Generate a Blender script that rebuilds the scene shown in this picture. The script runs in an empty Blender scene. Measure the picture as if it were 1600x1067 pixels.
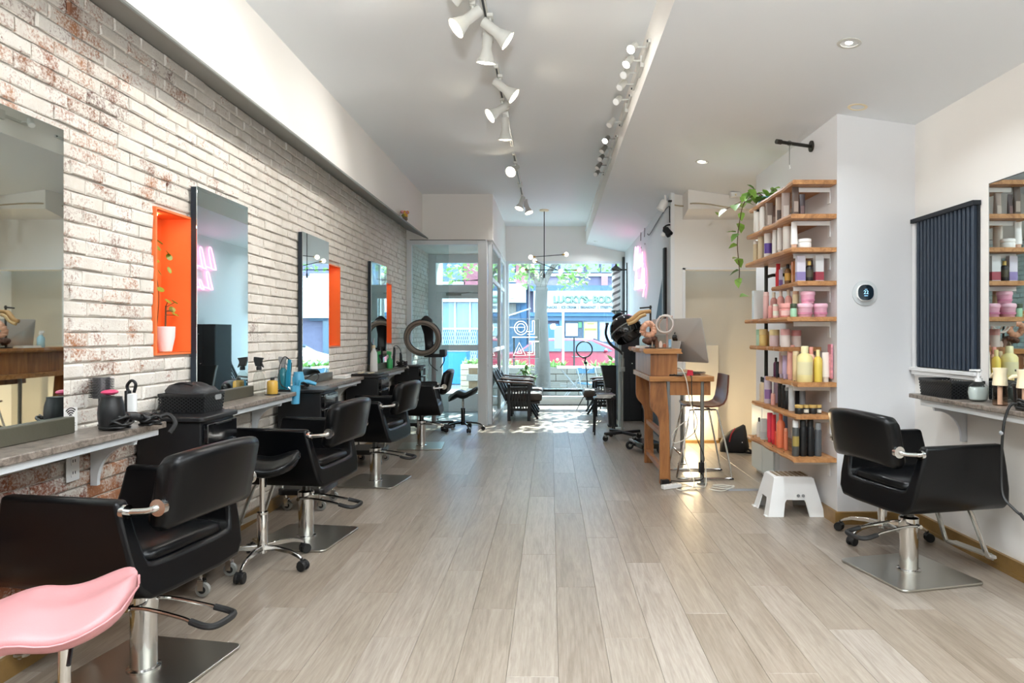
import bpy, bmesh, math, random
from mathutils import Vector, Matrix
random.seed(7)
PI = math.pi
scene = bpy.context.scene
COL = scene.collection

# ------------------------------------------------------------------ camera, sky, sun, exposure
FOC = 1030.0           # focal length in pixels of the 1600x1067 frame
EYE = 1.3              # camera height
cam_d = bpy.data.cameras.new('camera')
cam = bpy.data.objects.new('camera', cam_d)
COL.objects.link(cam)
cam.location = (0, 0, EYE)
cam.rotation_euler = (PI / 2, 0, 0)
cam_d.sensor_width = 36.0
cam_d.lens = 36.0 * FOC / 1600.0
cam_d.shift_x = -60.0 / 1600.0
cam_d.shift_y = -11.5 / 1600.0
cam_d.clip_start = 0.05
cam_d.clip_end = 300
scene.camera = cam

world = bpy.data.worlds.new('sky')
scene.world = world
world.use_nodes = True
_bg = world.node_tree.nodes['Background']
_bg.inputs[0].default_value = (0.56, 0.79, 1.0, 1)
_bg.inputs[1].default_value = 6.5

def light(name, kind, loc, energy, color=(1, 1, 1), rot=(0, 0, 0), **kw):
    d = bpy.data.lights.new(name, kind)
    d.energy = energy
    d.color = color
    for k, v in kw.items():
        setattr(d, k, v)
    o = bpy.data.objects.new(name, d)
    o.location = loc
    o.rotation_euler = rot
    COL.objects.link(o)
    return o

def aim(o, direction):
    o.rotation_euler = Vector(direction).to_track_quat('-Z', 'Y').to_euler()

sun = light('sun', 'SUN', (4, 20, 14), 13.0, (1.0, 0.95, 0.86), angle=0.01)
aim(sun, (-0.22, -1.0, -0.72))

# added lamp behind the camera, aimed up to brighten the ceiling
ceiling_fill = light('ceiling_fill_lamp', 'SPOT', (.1, -1.6, 1.6), 640, (0.93, 0.97, 1.0), spot_size=2.5, spot_blend=.8, shadow_soft_size=.1)
aim(ceiling_fill, (0, .45, 1))

scene.view_settings.view_transform = 'Standard'
scene.view_settings.look = 'None'
scene.view_settings.gamma = 1.0
scene.view_settings.use_curve_mapping = False
scene.view_settings.exposure = 1.0
scene.cycles.use_denoising = True
scene.cycles.max_bounces = 10
scene.cycles.diffuse_bounces = 5
scene.cycles.glossy_bounces = 5
scene.cycles.transmission_bounces = 6
scene.cycles.transparent_max_bounces = 16
scene.cycles.sample_clamp_indirect = 4.0
scene.cycles.caustics_reflective = False
scene.cycles.caustics_refractive = False

WARM = (1.0, 0.97, 0.92)
COOL = (0.88, 0.95, 1.0)

# ------------------------------------------------------------------ helpers
def lin(c):
    if isinstance(c, str):
        c = c.lstrip('#')
        c = [int(c[i:i + 2], 16) / 255.0 for i in (0, 2, 4)]
    return tuple((x / 12.92 if x <= 0.04045 else ((x + 0.055) / 1.055) ** 2.4) for x in c[:3]) + (1,)

MATS = {}
def mat(name, color=(0.8, 0.8, 0.8), rough=0.5, metal=0.0, bump=0.0, bscale=60, var=0.0, vscale=6, emit=0.0,
        spec=0.5, coat=0.0, stretch=(1, 1, 1), trans=0.0):
    """plain procedural material: colour with noise variation and noise bump"""
    if name in MATS:
        return MATS[name]
    m = bpy.data.materials.new(name)
    m.use_nodes = True
    nt = m.node_tree
    b = nt.nodes['Principled BSDF']
    c = lin(color)
    b.inputs['Base Color'].default_value = c
    b.inputs['Roughness'].default_value = rough
    b.inputs['Metallic'].default_value = metal
    b.inputs['Specular IOR Level'].default_value = spec
    b.inputs['Coat Weight'].default_value = coat
    b.inputs['Coat Roughness'].default_value = 0.2 if rough > .2 else .05
    b.inputs['Transmission Weight'].default_value = trans
    if emit:
        b.inputs['Emission Color'].default_value = c
        b.inputs['Emission Strength'].default_value = emit
    m.diffuse_color = c
    if bump or var:
        tc = nt.nodes.new('ShaderNodeTexCoord')
        mp = nt.nodes.new('ShaderNodeMapping')
        mp.inputs['Scale'].default_value = stretch
        nt.links.new(tc.outputs['Object'], mp.inputs['Vector'])
        if var:
            n = nt.nodes.new('ShaderNodeTexNoise')
            n.inputs['Scale'].default_value = vscale
            n.inputs['Detail'].default_value = 5
            nt.links.new(mp.outputs[0], n.inputs['Vector'])
            r = nt.nodes.new('ShaderNodeValToRGB')
            r.color_ramp.elements[0].position = 0.3
            r.color_ramp.elements[1].position = 0.7
            r.color_ramp.elements[0].color = tuple(max(0, x * (1 - var)) for x in c[:3]) + (1,)
            r.color_ramp.elements[1].color = tuple(min(1, x * (1 + var)) for x in c[:3]) + (1,)
            nt.links.new(n.outputs['Fac'], r.inputs[0])
            nt.links.new(r.outputs[0], b.inputs['Base Color'])
        if bump:
            n2 = nt.nodes.new('ShaderNodeTexNoise')
            n2.inputs['Scale'].default_value = bscale
            n2.inputs['Detail'].default_value = 3
            nt.links.new(mp.outputs[0], n2.inputs['Vector'])
            bp = nt.nodes.new('ShaderNodeBump')
            bp.inputs['Strength'].default_value = bump
            bp.inputs['Distance'].default_value = 0.01
            nt.links.new(n2.outputs['Fac'], bp.inputs['Height'])
            nt.links.new(bp.outputs[0], b.inputs['Normal'])
    MATS[name] = m
    return m

def nodes_mat(name):
    m = bpy.data.materials.new(name)
    m.use_nodes = True
    MATS[name] = m
    nt = m.node_tree
    b = nt.nodes['Principled BSDF']
    def N(t, **kw):
        n = nt.nodes.new(t)
        for k, v in kw.items():
            if k.startswith('i_'):
                n.inputs[k[2:].replace('_', ' ')].default_value = v
            else:
                setattr(n, k, v)
        return n
    def L(a, bb):
        nt.links.new(a, bb)
    return m, nt, b, N, L

def ramp(N, stops):
    r = N('ShaderNodeValToRGB')
    e = r.color_ramp.elements
    while len(e) < len(stops):
        e.new(0.5)
    for el, (p, c) in zip(e, stops):
        el.position = p
        el.color = lin(c) if isinstance(c, str) else c
    return r

class MB:
    """collects geometry for ONE mesh object"""
    def __init__(s):
        s.v, s.f, s.m, s.cur = [], [], [], 0
    def add(s, vs, fs):
        o = len(s.v)
        s.v += [tuple(v) for v in vs]
        for f in fs:
            s.f.append(tuple(i + o for i in f))
            s.m.append(s.cur)
        return s
    def box(s, x0, x1, y0, y1, z0, z1):
        return s.add([(x0, y0, z0), (x1, y0, z0), (x1, y1, z0), (x0, y1, z0), (x0, y0, z1), (x1, y0, z1), (x1, y1, z1), (x0, y1, z1)],
                     [(3, 2, 1, 0), (4, 5, 6, 7), (0, 1, 5, 4), (1, 2, 6, 5), (2, 3, 7, 6), (3, 0, 4, 7)])
    def quad(s, a, b, c, d):
        return s.add([a, b, c, d], [(0, 1, 2, 3)])
    def prism(s, poly, axis, a0, a1):
        """poly: 2D outline; axis 'x','y','z' gives the extrusion direction"""
        def P(p, a):
            return {'x': (a, p[0], p[1]), 'y': (p[0], a, p[1]), 'z': (p[0], p[1], a)}[axis]
        n = len(poly)
        vs = [P(p, a0) for p in poly] + [P(p, a1) for p in poly]
        fs = [tuple(range(n))[::-1], tuple(range(n, 2 * n))]
        fs += [(i, (i + 1) % n, n + (i + 1) % n, n + i) for i in range(n)]
        return s.add(vs, fs)
    def rings(s, rings, caps=True, closed=False):
        n = len(rings[0])
        vs = [p for r in rings for p in r]
        fs = []
        m = len(rings)
        for k in range(m if closed else m - 1):
            a, b = k * n, ((k + 1) % m) * n
            for i in range(n):
                j = (i + 1) % n
                fs.append((a + i, a + j, b + j, b + i))
        if caps and not closed:
            fs.append(tuple(range(n))[::-1])
            fs.append(tuple(range((m - 1) * n, m * n)))
        return s.add(vs, fs)
    def tube(s, pts, r, n=8, closed=False, caps=True):
        pts = [Vector(p) for p in pts]
        m = len(pts)
        rr = r if isinstance(r, (list, tuple)) else [r] * m
        up = Vector((0, 0, 1))
        rings = []
        prev = None
        for k, p in enumerate(pts):
            if closed:
                t = (pts[(k + 1) % m] - pts[k - 1])
            else:
                t = pts[min(k + 1, m - 1)] - pts[max(k - 1, 0)]
            if t.length < 1e-9:
                t = Vector((0, 0, 1))
            t.normalize()
            if prev is None:
                a = up if abs(t.z) < 0.9 else Vector((1, 0, 0))
                u = t.cross(a).normalized()
            else:
                u = prev - t * prev.dot(t)
                if u.length < 1e-6:
                    u = t.cross(up)
                u.normalize()
            prev = u
            w = t.cross(u)
            rings.append([p + (u * math.cos(2 * PI * i / n) + w * math.sin(2 * PI * i / n)) * rr[k] for i in range(n)])
        return s.rings(rings, caps, closed)
    def cyl(s, p0, p1, r0, r1=None, n=16):
        return s.tube([p0, p1], [r0, r0 if r1 is None else r1], n)
    def lathe(s, prof, n=20, c=(0, 0, 0), axis='z', sx=1, sy=1, a0=0):
        rings = []
        for r, z in prof:
            ring = []
            for i in range(n):
                a = 2 * PI * i / n + a0
                x, y = r * math.cos(a) * sx, r * math.sin(a) * sy
                q = {'z': (x, y, z), 'x': (z, x, y), 'y': (y, z, x)}[axis]
                ring.append((c[0] + q[0], c[1] + q[1], c[2] + q[2]))
            rings.append(ring)
        return s.rings(rings)
    def ball(s, c, r, n=12, m=8):
        rx, ry, rz = r if isinstance(r, (tuple, list)) else (r, r, r)
        return s.lathe([(max(1e-4, math.sin(PI * k / m)) * rx, -math.cos(PI * k / m) * rz) for k in range(m + 1)], n, c, sy=ry / rx)
    def xf(s, M, start=0):
        for i in range(start, len(s.v)):
            s.v[i] = tuple(M @ Vector(s.v[i]))
        return s
    def build(s, name, material, parent=None, loc=None, bevel=0.0, segs=2, smooth=True, angle=0.7, rotz=0, sub=0):
        me = bpy.data.meshes.new(name)
        me.from_pydata(s.v, [], s.f)
        ms = material if isinstance(material, (list, tuple)) else [material]
        for m in ms:
            me.materials.append(m)
        if len(ms) > 1:
            me.polygons.foreach_set('material_index', s.m)
        bm = bmesh.new()
        bm.from_mesh(me)
        bmesh.ops.recalc_face_normals(bm, faces=bm.faces)
        bm.to_mesh(me)
        bm.free()
        if smooth:
            me.polygons.foreach_set('use_smooth', [True] * len(me.polygons))
            if not sub:
                me.set_sharp_from_angle(angle=angle)
        o = bpy.data.objects.new(name, me)
        COL.objects.link(o)
        if parent:
            o.parent = parent
        if loc:
            o.location = loc
        if rotz:
            o.rotation_euler = (0, 0, rotz)
        if bevel:
            bv = o.modifiers.new('bevel', 'BEVEL')
            bv.width = bevel
            bv.segments = segs
            bv.limit_method = 'ANGLE'
            bv.angle_limit = 0.6
            bv.harden_normals = False
        if sub:
            sb = o.modifiers.new('sub', 'SUBSURF')
            sb.levels = sub
            sb.render_levels = sub
        return o

def tag(o, label=None, cat=None, group=None, kind=None):
    if label: o['label'] = label
    if cat: o['category'] = cat
    if group: o['group'] = group
    if kind: o['kind'] = kind
    return o

def thing(name, label, cat, loc=(0, 0, 0), rotz=0, group=None):
    o = bpy.data.objects.new(name, None)
    o.empty_display_size = 0.05
    COL.objects.link(o)
    o.location = loc
    o.rotation_euler = (0, 0, rotz)
    return tag(o, label, cat, group)

def struct(o):
    o['kind'] = 'structure'
    return o

def kids(o):
    return [c for c in bpy.data.objects if c.parent == o]

def copy_tree(o, parent=None):
    c = o.copy()
    COL.objects.link(c)
    if parent:
        c.parent = parent
    for ch in kids(o):
        copy_tree(ch, c)
    return c

def again(proto, loc, rotz, label):
    c = copy_tree(proto)
    c.location = loc
    c.rotation_euler = (0, 0, rotz)
    c['label'] = label
    return c

def arc(c, r, a0, a1, n, plane='xz'):
    out = []
    for i in range(n + 1):
        a = a0 + (a1 - a0) * i / n
        u, w = r * math.cos(a), r * math.sin(a)
        out.append({'xz': (c[0] + u, c[1], c[2] + w), 'yz': (c[0], c[1] + u, c[2] + w), 'xy': (c[0] + u, c[1] + w, c[2])}[plane])
    return out

def smooth_path(pts, k=6):
    """Catmull-Rom through the points"""
    P = [Vector(p) for p in pts]
    out = []
    for i in range(len(P) - 1):
        a, b, c, d = P[max(i - 1, 0)], P[i], P[i + 1], P[min(i + 2, len(P) - 1)]
        for j in range(k):
            t = j / k
            out.append(0.5 * ((2 * b) + (c - a) * t + (2 * a - 5 * b + 4 * c - d) * t * t + (3 * b - a - 3 * c + d) * t ** 3))
    out.append(P[-1])
    return out

def rrect(w, h, r, n=4):
    """rounded rectangle outline centred on 0"""
    out = []
    for cx, cy, a in ((w / 2 - r, h / 2 - r, 0), (-w / 2 + r, h / 2 - r, PI / 2), (-w / 2 + r, -h / 2 + r, PI), (w / 2 - r, -h / 2 + r, 1.5 * PI)):
        for i in range(n + 1):
            b = a + PI / 2 * i / n
            out.append((cx + r * math.cos(b), cy + r * math.sin(b)))
    return out

def PX(px, Y):
    return (px - 860.0) * Y / FOC
def PZ(py, Y):
    return EYE - (py - 522.0) * Y / FOC

def text_obj(name, body, material, parent, loc, rot, size, extrude=0.004, bold=0.0, align='CENTER', spacing=1.0, sx=1.0, width=None):
    cu = bpy.data.curves.new(name, 'FONT')
    cu.body = body
    cu.size = size
    cu.extrude = extrude
    cu.offset = bold
    cu.align_x = align
    cu.align_y = 'CENTER'
    cu.space_character = spacing
    cu.materials.append(material)
    o = bpy.data.objects.new(name, cu)
    COL.objects.link(o)
    o.parent = parent
    o.location = loc
    o.rotation_euler = rot
    o.scale = (sx, 1, 1)
    bpy.context.view_layer.update()
    me = bpy.data.meshes.new_from_object(o.evaluated_get(bpy.context.evaluated_depsgraph_get()))
    me.name = name
    if width:
        xs = [v.co.x for v in me.vertices]
        sx = width / (max(xs) - min(xs))
    q = bpy.data.objects.new(name, me)
    COL.objects.link(q)
    q.parent = parent
    q.location, q.rotation_euler, q.scale = loc, rot, (sx, 1, 1)
    bpy.data.objects.remove(o)
    return q

# ------------------------------------------------------------------ materials
M = {}
M['white_wall'] = mat('white_wall', '#eeebe6', 0.6, bump=0.05, bscale=180)
M['grey_wall'] = mat('grey_wall', '#dfe0e2', 0.6, bump=0.05, bscale=180)
M['ceiling'] = mat('ceiling_paint', '#ecf0f3', 0.75, bump=0.03, bscale=150)
M['beige_wall'] = mat('beige_wall', '#d3cdbf', 0.65, bump=0.05, bscale=120, var=0.03, vscale=2)
M['trim_white'] = mat('trim_white', '#e9eaea', 0.4)
M['frame_white'] = mat('frame_white', '#e4e9ec', 0.4, bump=0.03)
M['brown_base'] = mat('brown_baseboard', '#8a6b3c', 0.4, bump=0.1, bscale=40, var=0.15, vscale=12)
M['ledge'] = mat('ledge_grey', '#7d7f7b', 0.45, bump=0.06, bscale=80)
M['dark_line'] = mat('dark_line', '#3c3f40', 0.5)
M['orange'] = mat('orange_paint', '#f5803f', 0.5, bump=0.04, bscale=150)
M['orange_edge'] = mat('orange_edge', '#ee7a40', 0.45)
M['vinyl'] = mat('black_vinyl', '#060709', 0.28, bump=0.06, bscale=320, spec=0.26)
M['vinyl_seam'] = mat('black_vinyl_seam', '#101114', 0.5)
M['chrome'] = mat('chrome', '#d6d6d4', 0.12, 1.0)
M['steel'] = mat('brushed_steel', '#c4c3bb', 0.28, 1.0, bump=0.03, bscale=300, stretch=(1, 30, 1))
M['dark_steel'] = mat('dark_steel', '#4c4d4c', 0.16, 1.0)
M['rubber'] = mat('black_rubber', '#141414', 0.6)
M['black_plastic'] = mat('black_plastic', '#17181a', 0.38)
M['black_gloss'] = mat('black_gloss', '#0c0d10', 0.12, spec=0.6, coat=0.4)
M['black_matte'] = mat('black_matte', '#1b1c1e', 0.7)
M['black_paint'] = mat('black_wall_paint', '#1a1c20', 0.6)
M['wheel_clear'] = mat('clear_wheel', '#8f908c', 0.2, spec=0.6)
M['white_plastic'] = mat('white_plastic', '#eeefee', 0.32)
M['white_matte'] = mat('white_matte', '#f1f0ec', 0.55)
M['cream'] = mat('cream_plastic', '#efe0bd', 0.4)
M['navy'] = mat('navy_slats', '#283443', 0.55)
M['navy_dark'] = mat('navy_slat_back', '#141a22', 0.7)
M['brown_seat'] = mat('brown_plywood', '#6b3a26', 0.3, bump=0.05, bscale=20, var=0.15, vscale=10, stretch=(1, 8, 1), coat=0.15)
M['pink_vinyl'] = mat('pink_vinyl', '#b98183', 0.48, bump=0.06, bscale=260)
M['imac'] = mat('silver_aluminium', '#c6c6c3', 0.32, 0.45)
M['screen_black'] = mat('screen_black', '#08090b', 0.1)
M['turquoise'] = mat('turquoise_plastic', '#1a86a8', 0.3)
M['sky_blue'] = mat('sky_blue_plastic', '#58a9cf', 0.3)
M['teal'] = mat('teal_plastic', '#1c6f7c', 0.25)
M['green_plastic'] = mat('green_plastic', '#3fbf6a', 0.3)
M['amber'] = mat('amber_liquid', '#cda347', 0.2)
M['leaf'] = mat('leaf_green', '#86b24a', 0.45, var=0.25, vscale=14)
M['leaf_dark'] = mat('leaf_dark_green', '#638a3a', 0.45, var=0.25, vscale=14)
M['leaf_olive'] = mat('leaf_olive', '#8b8f25', 0.4, var=0.2, vscale=20)
M['leaf_street'] = mat('leaf_street', '#86ab60', 0.6, var=0.25, vscale=5)
M['stem'] = mat('stem_brown', '#5b4326', 0.6)
M['bag'] = mat('black_nylon', '#161517', 0.75, bump=0.2, bscale=200)
M['red'] = mat('red_trim', '#a8242b', 0.5)
M['cable_black'] = mat('cable_black', '#1a1a1a', 0.45)
M['cable_white'] = mat('cable_white', '#d9d6cc', 0.45)
M['grey_plastic'] = mat('grey_plastic', '#8d8f90', 0.4)
M['black_wood'] = mat('black_stained_wood', '#17191c', 0.35, bump=0.08, bscale=30, stretch=(1, 1, 6))
M['cushion_brown'] = mat('taupe_cushion', '#4d453f', 0.65, bump=0.1, bscale=200)
M['arm_wood'] = mat('dark_arm_wood', '#5f4a43', 0.3)
M['glow_white'] = mat('lamp_glow', '#fffaf0', 0.4, emit=14)
M['glow_warm'] = mat('lamp_glow_warm', '#fff0d2', 0.4, emit=14)
M['neon_pink'] = mat('neon_pink', '#ff8fc4', 0.4, emit=2.0)
M['neon_white'] = mat('neon_white', '#f4f2e2', 0.4, emit=1.6)
M['mirror'] = mat('mirror_glass', '#dfe9e8', 0.015, 1.0)
M['backing'] = mat('mirror_backing', '#1d2a36', 0.5)
M['dark_sill'] = mat('dark_sill', '#4c4a3e', 0.4, bump=0.05, bscale=60, var=0.1)
M['lamp_body'] = mat('lamp_white_metal', '#cfcfc9', 0.4)
M['lamp_grey'] = mat('lamp_grey_metal', '#8f918e', 0.3, 0.6)
M['brass'] = mat('brass', '#b59555', 0.3, 0.9)
M['iron'] = mat('black_iron_pipe', '#34332f', 0.45, 0.6)

# thin clear glass: light passes straight through, with a mirror-like sheen at grazing angles
def glass_mat(name, tint, refl=0.08):
    m, nt, b, N, L = nodes_mat(name)
    nt.nodes.remove(b)
    out = nt.nodes['Material Output']
    tr = N('ShaderNodeBsdfTransparent'); tr.inputs[0].default_value = lin(tint)
    gl = N('ShaderNodeBsdfGlossy'); gl.inputs['Roughness'].default_value = 0.02
    lw = N('ShaderNodeLayerWeight'); lw.inputs['Blend'].default_value = 0.5
    mx = N('ShaderNodeMixShader')
    mt = N('ShaderNodeMath', operation='POWER'); mt.inputs[1].default_value = 4.0
    ad = N('ShaderNodeMath', operation='MULTIPLY_ADD'); ad.inputs[1].default_value = 0.7; ad.inputs[2].default_value = refl * 0.4
    L(lw.outputs['Facing'], mt.inputs[0]); L(mt.outputs[0], ad.inputs[0])
    ad.use_clamp = True
    L(ad.outputs[0], mx.inputs[0]); L(tr.outputs[0], mx.inputs[1]); L(gl.outputs[0], mx.inputs[2])
    L(mx.outputs[0], out.inputs['Surface'])
    return m
M['glass'] = glass_mat('window_glass', '#f2f8f8')
M['clear'] = glass_mat('clear_plastic', '#f1f3f1', 0.12)
M['peach_clear'] = glass_mat('peach_liquid', '#f0dccd', 0.1)

# whitewashed brick: white paint over red-brown brick, worn per brick and in speckles
def brick_mat():
    m, nt, b, N, L = nodes_mat('whitewashed_brick')
    geo = N('ShaderNodeNewGeometry'); oi = N('ShaderNodeObjectInfo')
    sep = N('ShaderNodeSeparateXYZ'); L(geo.outputs['Position'], sep.inputs[0])
    rnd = N('ShaderNodeMath', operation='ADD'); L(geo.outputs['Random Per Island'], rnd.inputs[0]); L(oi.outputs['Random'], rnd.inputs[1])
    fr = N('ShaderNodeMath', operation='FRACT'); L(rnd.outputs[0], fr.inputs[0])
    brick = ramp(N, [(0.0, '#7a4433'), (0.35, '#9a5f42'), (0.7, '#b07a55'), (1.0, '#6f4a3e')])
    L(fr.outputs[0], brick.inputs[0])
    big = N('ShaderNodeTexNoise', i_Scale=7.0, i_Detail=4.0, i_Roughness=0.65); L(geo.outputs['Position'], big.inputs['Vector'])
    fine = N('ShaderNodeTexNoise', i_Scale=85.0, i_Detail=3.0, i_Roughness=0.7); L(geo.outputs['Position'], fine.inputs['Vector'])
    # how thin the paint is: nearer the back of the shop and below the counters it is thinner
    my = N('ShaderNodeMapRange'); my.inputs['From Min'].default_value = 2.3; my.inputs['From Max'].default_value = 4.6
    my.inputs['To Min'].default_value = 0.10; my.inputs['To Max'].default_value = -0.10; L(sep.outputs['Y'], my.inputs['Value'])
    mz = N('ShaderNodeMapRange'); mz.inputs['From Min'].default_value = 0.55; mz.inputs['From Max'].default_value = 0.95
    mz.inputs['To Min'].default_value = 0.24; mz.inputs['To Max'].default_value = 0.0; L(sep.outputs['Z'], mz.inputs['Value'])
    my2 = N('ShaderNodeMapRange'); my2.inputs['From Min'].default_value = 3.3; my2.inputs['From Max'].default_value = 5.0
    my2.inputs['To Min'].default_value = 1.0; my2.inputs['To Max'].default_value = 0.0; L(sep.outputs['Y'], my2.inputs['Value'])
    zz = N('ShaderNodeMath', operation='MULTIPLY'); L(mz.outputs[0], zz.inputs[0]); L(my2.outputs[0], zz.inputs[1])
    a1 = N('ShaderNodeMath', operation='ADD'); L(my.outputs[0], a1.inputs[0]); L(zz.outputs[0], a1.inputs[1])
    k = N('ShaderNodeMath', operation='MULTIPLY'); L(fr.outputs[0], k.inputs[0]); k.inputs[1].default_value = 0.16
    a2 = N('ShaderNodeMath', operation='ADD'); L(a1.outputs[0], a2.inputs[0]); L(k.outputs[0], a2.inputs[1])
    a3 = N('ShaderNodeMath', operation='ADD'); L(a2.outputs[0], a3.inputs[0]); L(big.outputs['Fac'], a3.inputs[1])
    f2 = N('ShaderNodeMath', operation='MULTIPLY_ADD'); L(fine.outputs['Fac'], f2.inputs[0]); f2.inputs[1].default_value = 0.85; L(a3.outputs[0], f2.inputs[2])
    wear = ramp(N, [(0.0, (0, 0, 0, 1)), (1.0, (1, 1, 1, 1))])
    wear.color_ramp.elements[0].position = 0.55; wear.color_ramp.elements[1].position = 0.68
    sc = N('ShaderNodeMath', operation='MULTIPLY'); sc.inputs[1].default_value = 0.52; L(f2.outputs[0], sc.inputs[0])
    L(sc.outputs[0], wear.inputs[0])
    paint = ramp(N, [(0.3, '#d9d1c6'), (0.6, '#ebe6de')]); L(big.outputs['Fac'], paint.inputs[0])
    mx = N('ShaderNodeMixRGB'); L(wear.outputs[0], mx.inputs[0]); L(paint.outputs[0], mx.inputs[1]); L(brick.outputs[0], mx.inputs[2])
    L(mx.outputs[0], b.inputs['Base Color'])
    b.inputs['Roughness'].default_value = 0.75
    bp = N('ShaderNodeBump'); bp.inputs['Strength'].default_value = 0.35; bp.inputs['Distance'].default_value = 0.01
    L(fine.outputs['Fac'], bp.inputs['Height']); L(bp.outputs[0], b.inputs['Normal'])
    return m
M['brick'] = brick_mat()
M['mortar'] = mat('painted_mortar', '#d3ccc2', 0.85, bump=0.3, bscale=90, var=0.15, vscale=9)

def plank_mat():
    m, nt, b, N, L = nodes_mat('grey_oak_plank')
    oi = N('ShaderNodeObjectInfo'); geo = N('ShaderNodeNewGeometry')
    mp = N('ShaderNodeMapping'); mp.inputs['Scale'].default_value = (14, 0.9, 1); L(geo.outputs['Position'], mp.inputs['Vector'])
    ofs = N('ShaderNodeVectorMath', operation='SCALE'); L(oi.outputs['Random'], ofs.inputs['Scale']); ofs.inputs[0].default_value = (60, 35, 20)
    ad = N('ShaderNodeVectorMath', operation='ADD'); L(mp.outputs[0], ad.inputs[0]); L(ofs.outputs[0], ad.inputs[1])
    n1 = N('ShaderNodeTexNoise', i_Scale=1.6, i_Detail=8.0, i_Roughness=0.7, i_Distortion=1.6); L(ad.outputs[0], n1.inputs['Vector'])
    n2 = N('ShaderNodeTexNoise', i_Scale=9.0, i_Detail=3.0, i_Roughness=0.6); L(ad.outputs[0], n2.inputs['Vector'])
    base = ramp(N, [(0.25, '#83796d'), (0.5, '#a0968b'), (0.72, '#b1a89e')]); L(n1.outputs['Fac'], base.inputs[0])
    g = ramp(N, [(0.3, '#d3ccc4'), (0.6, '#ffffff')]); L(n2.outputs['Fac'], g.inputs[0])
    mul = N('ShaderNodeMixRGB', blend_type='MULTIPLY'); mul.inputs[0].default_value = 0.55
    L(base.outputs[0], mul.inputs[1]); L(g.outputs[0], mul.inputs[2])
    tone = ramp(N, [(0.0, '#d8cfc4'), (0.5, '#f2efe9'), (1.0, '#ffffff')]); L(oi.outputs['Random'], tone.inputs[0])
    m2 = N('ShaderNodeMixRGB', blend_type='MULTIPLY'); m2.inputs[0].default_value = 0.8
    L(mul.outputs[0], m2.inputs[1]); L(tone.outputs[0], m2.inputs[2])
    L(m2.outputs[0], b.inputs['Base Color'])
    rr = N('ShaderNodeMapRange'); rr.inputs['To Min'].default_value = 0.27; rr.inputs['To Max'].default_value = 0.36
    L(n2.outputs['Fac'], rr.inputs['Value']); L(rr.outputs[0], b.inputs['Roughness'])
    b.inputs['Specular IOR Level'].default_value = 0.6
    bp = N('ShaderNodeBump'); bp.inputs['Strength'].default_value = 0.03; bp.inputs['Distance'].default_value = 0.004
    L(n2.outputs['Fac'], bp.inputs['Height']); L(bp.outputs[0], b.inputs['Normal'])
    return m
M['plank'] = plank_mat()
M['plank_gap'] = mat('plank_gap', '#756c62', 0.8)

def laminate_mat():
    m, nt, b, N, L = nodes_mat('mottled_laminate')
    tc = N('ShaderNodeTexCoord')
    n1 = N('ShaderNodeTexNoise', i_Scale=27.0, i_Detail=6.0, i_Roughness=0.7, i_Distortion=1.0); L(tc.outputs['Object'], n1.inputs['Vector'])
    r = ramp(N, [(0.3, '#3f3831'), (0.46, '#756b62'), (0.58, '#91877d'), (0.75, '#574e46')]); L(n1.outputs['Fac'], r.inputs[0])
    L(r.outputs[0], b.inputs['Base Color']); b.inputs['Roughness'].default_value = 0.3
    return m
M['laminate'] = laminate_mat()

def wood_mat(name, dark, mid, light_, along=(0.6, 9, 9), rough=0.45):
    m, nt, b, N, L = nodes_mat(name)
    tc = N('ShaderNodeTexCoord'); mp = N('ShaderNodeMapping'); mp.inputs['Scale'].default_value = along
    oi = N('ShaderNodeObjectInfo')
    ofs = N('ShaderNodeVectorMath', operation='SCALE'); L(oi.outputs['Random'], ofs.inputs['Scale']); ofs.inputs[0].default_value = (17, 23, 31)
    ad = N('ShaderNodeVectorMath', operation='ADD')
    L(tc.outputs['Object'], mp.inputs['Vector']); L(mp.outputs[0], ad.inputs[0]); L(ofs.outputs[0], ad.inputs[1])
    n1 = N('ShaderNodeTexNoise', i_Scale=2.2, i_Detail=8.0, i_Roughness=0.65, i_Distortion=1.4); L(ad.outputs[0], n1.inputs['Vector'])
    r = ramp(N, [(0.28, dark), (0.5, mid), (0.72, light_)]); L(n1.outputs['Fac'], r.inputs[0])
    L(r.outputs[0], b.inputs['Base Color']); b.inputs['Roughness'].default_value = rough
    return m
M['shelf_wood'] = wood_mat('shelf_wood', '#8a5a35', '#b88352', '#cd9c6a', (9, 0.7, 9))
M['desk_wood'] = wood_mat('desk_wood', '#6d4324', '#9a6436', '#b37b46', (5, 5, 0.7), 0.4)
M['desk_top_wood'] = wood_mat('desk_top_wood', '#83552c', '#b07a45', '#c48f58', (0.8, 6, 6), 0.35)

# ------------------------------------------------------------------ the setting
LX, RX, FY, BY = -2.044, 2.5, 12.17, -5.0      # brick face, right wall, shop window, rear wall
ZC = 3.29                                       # main ceiling
NICHES = [(3.41, 3.73, 1.20, 1.95), (6.06, 6.38, 1.19, 1.94), (8.13, 8.44, 1.19, 1.93)]
CT, CB = 0.889, 0.859                           # counter top and underside

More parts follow.
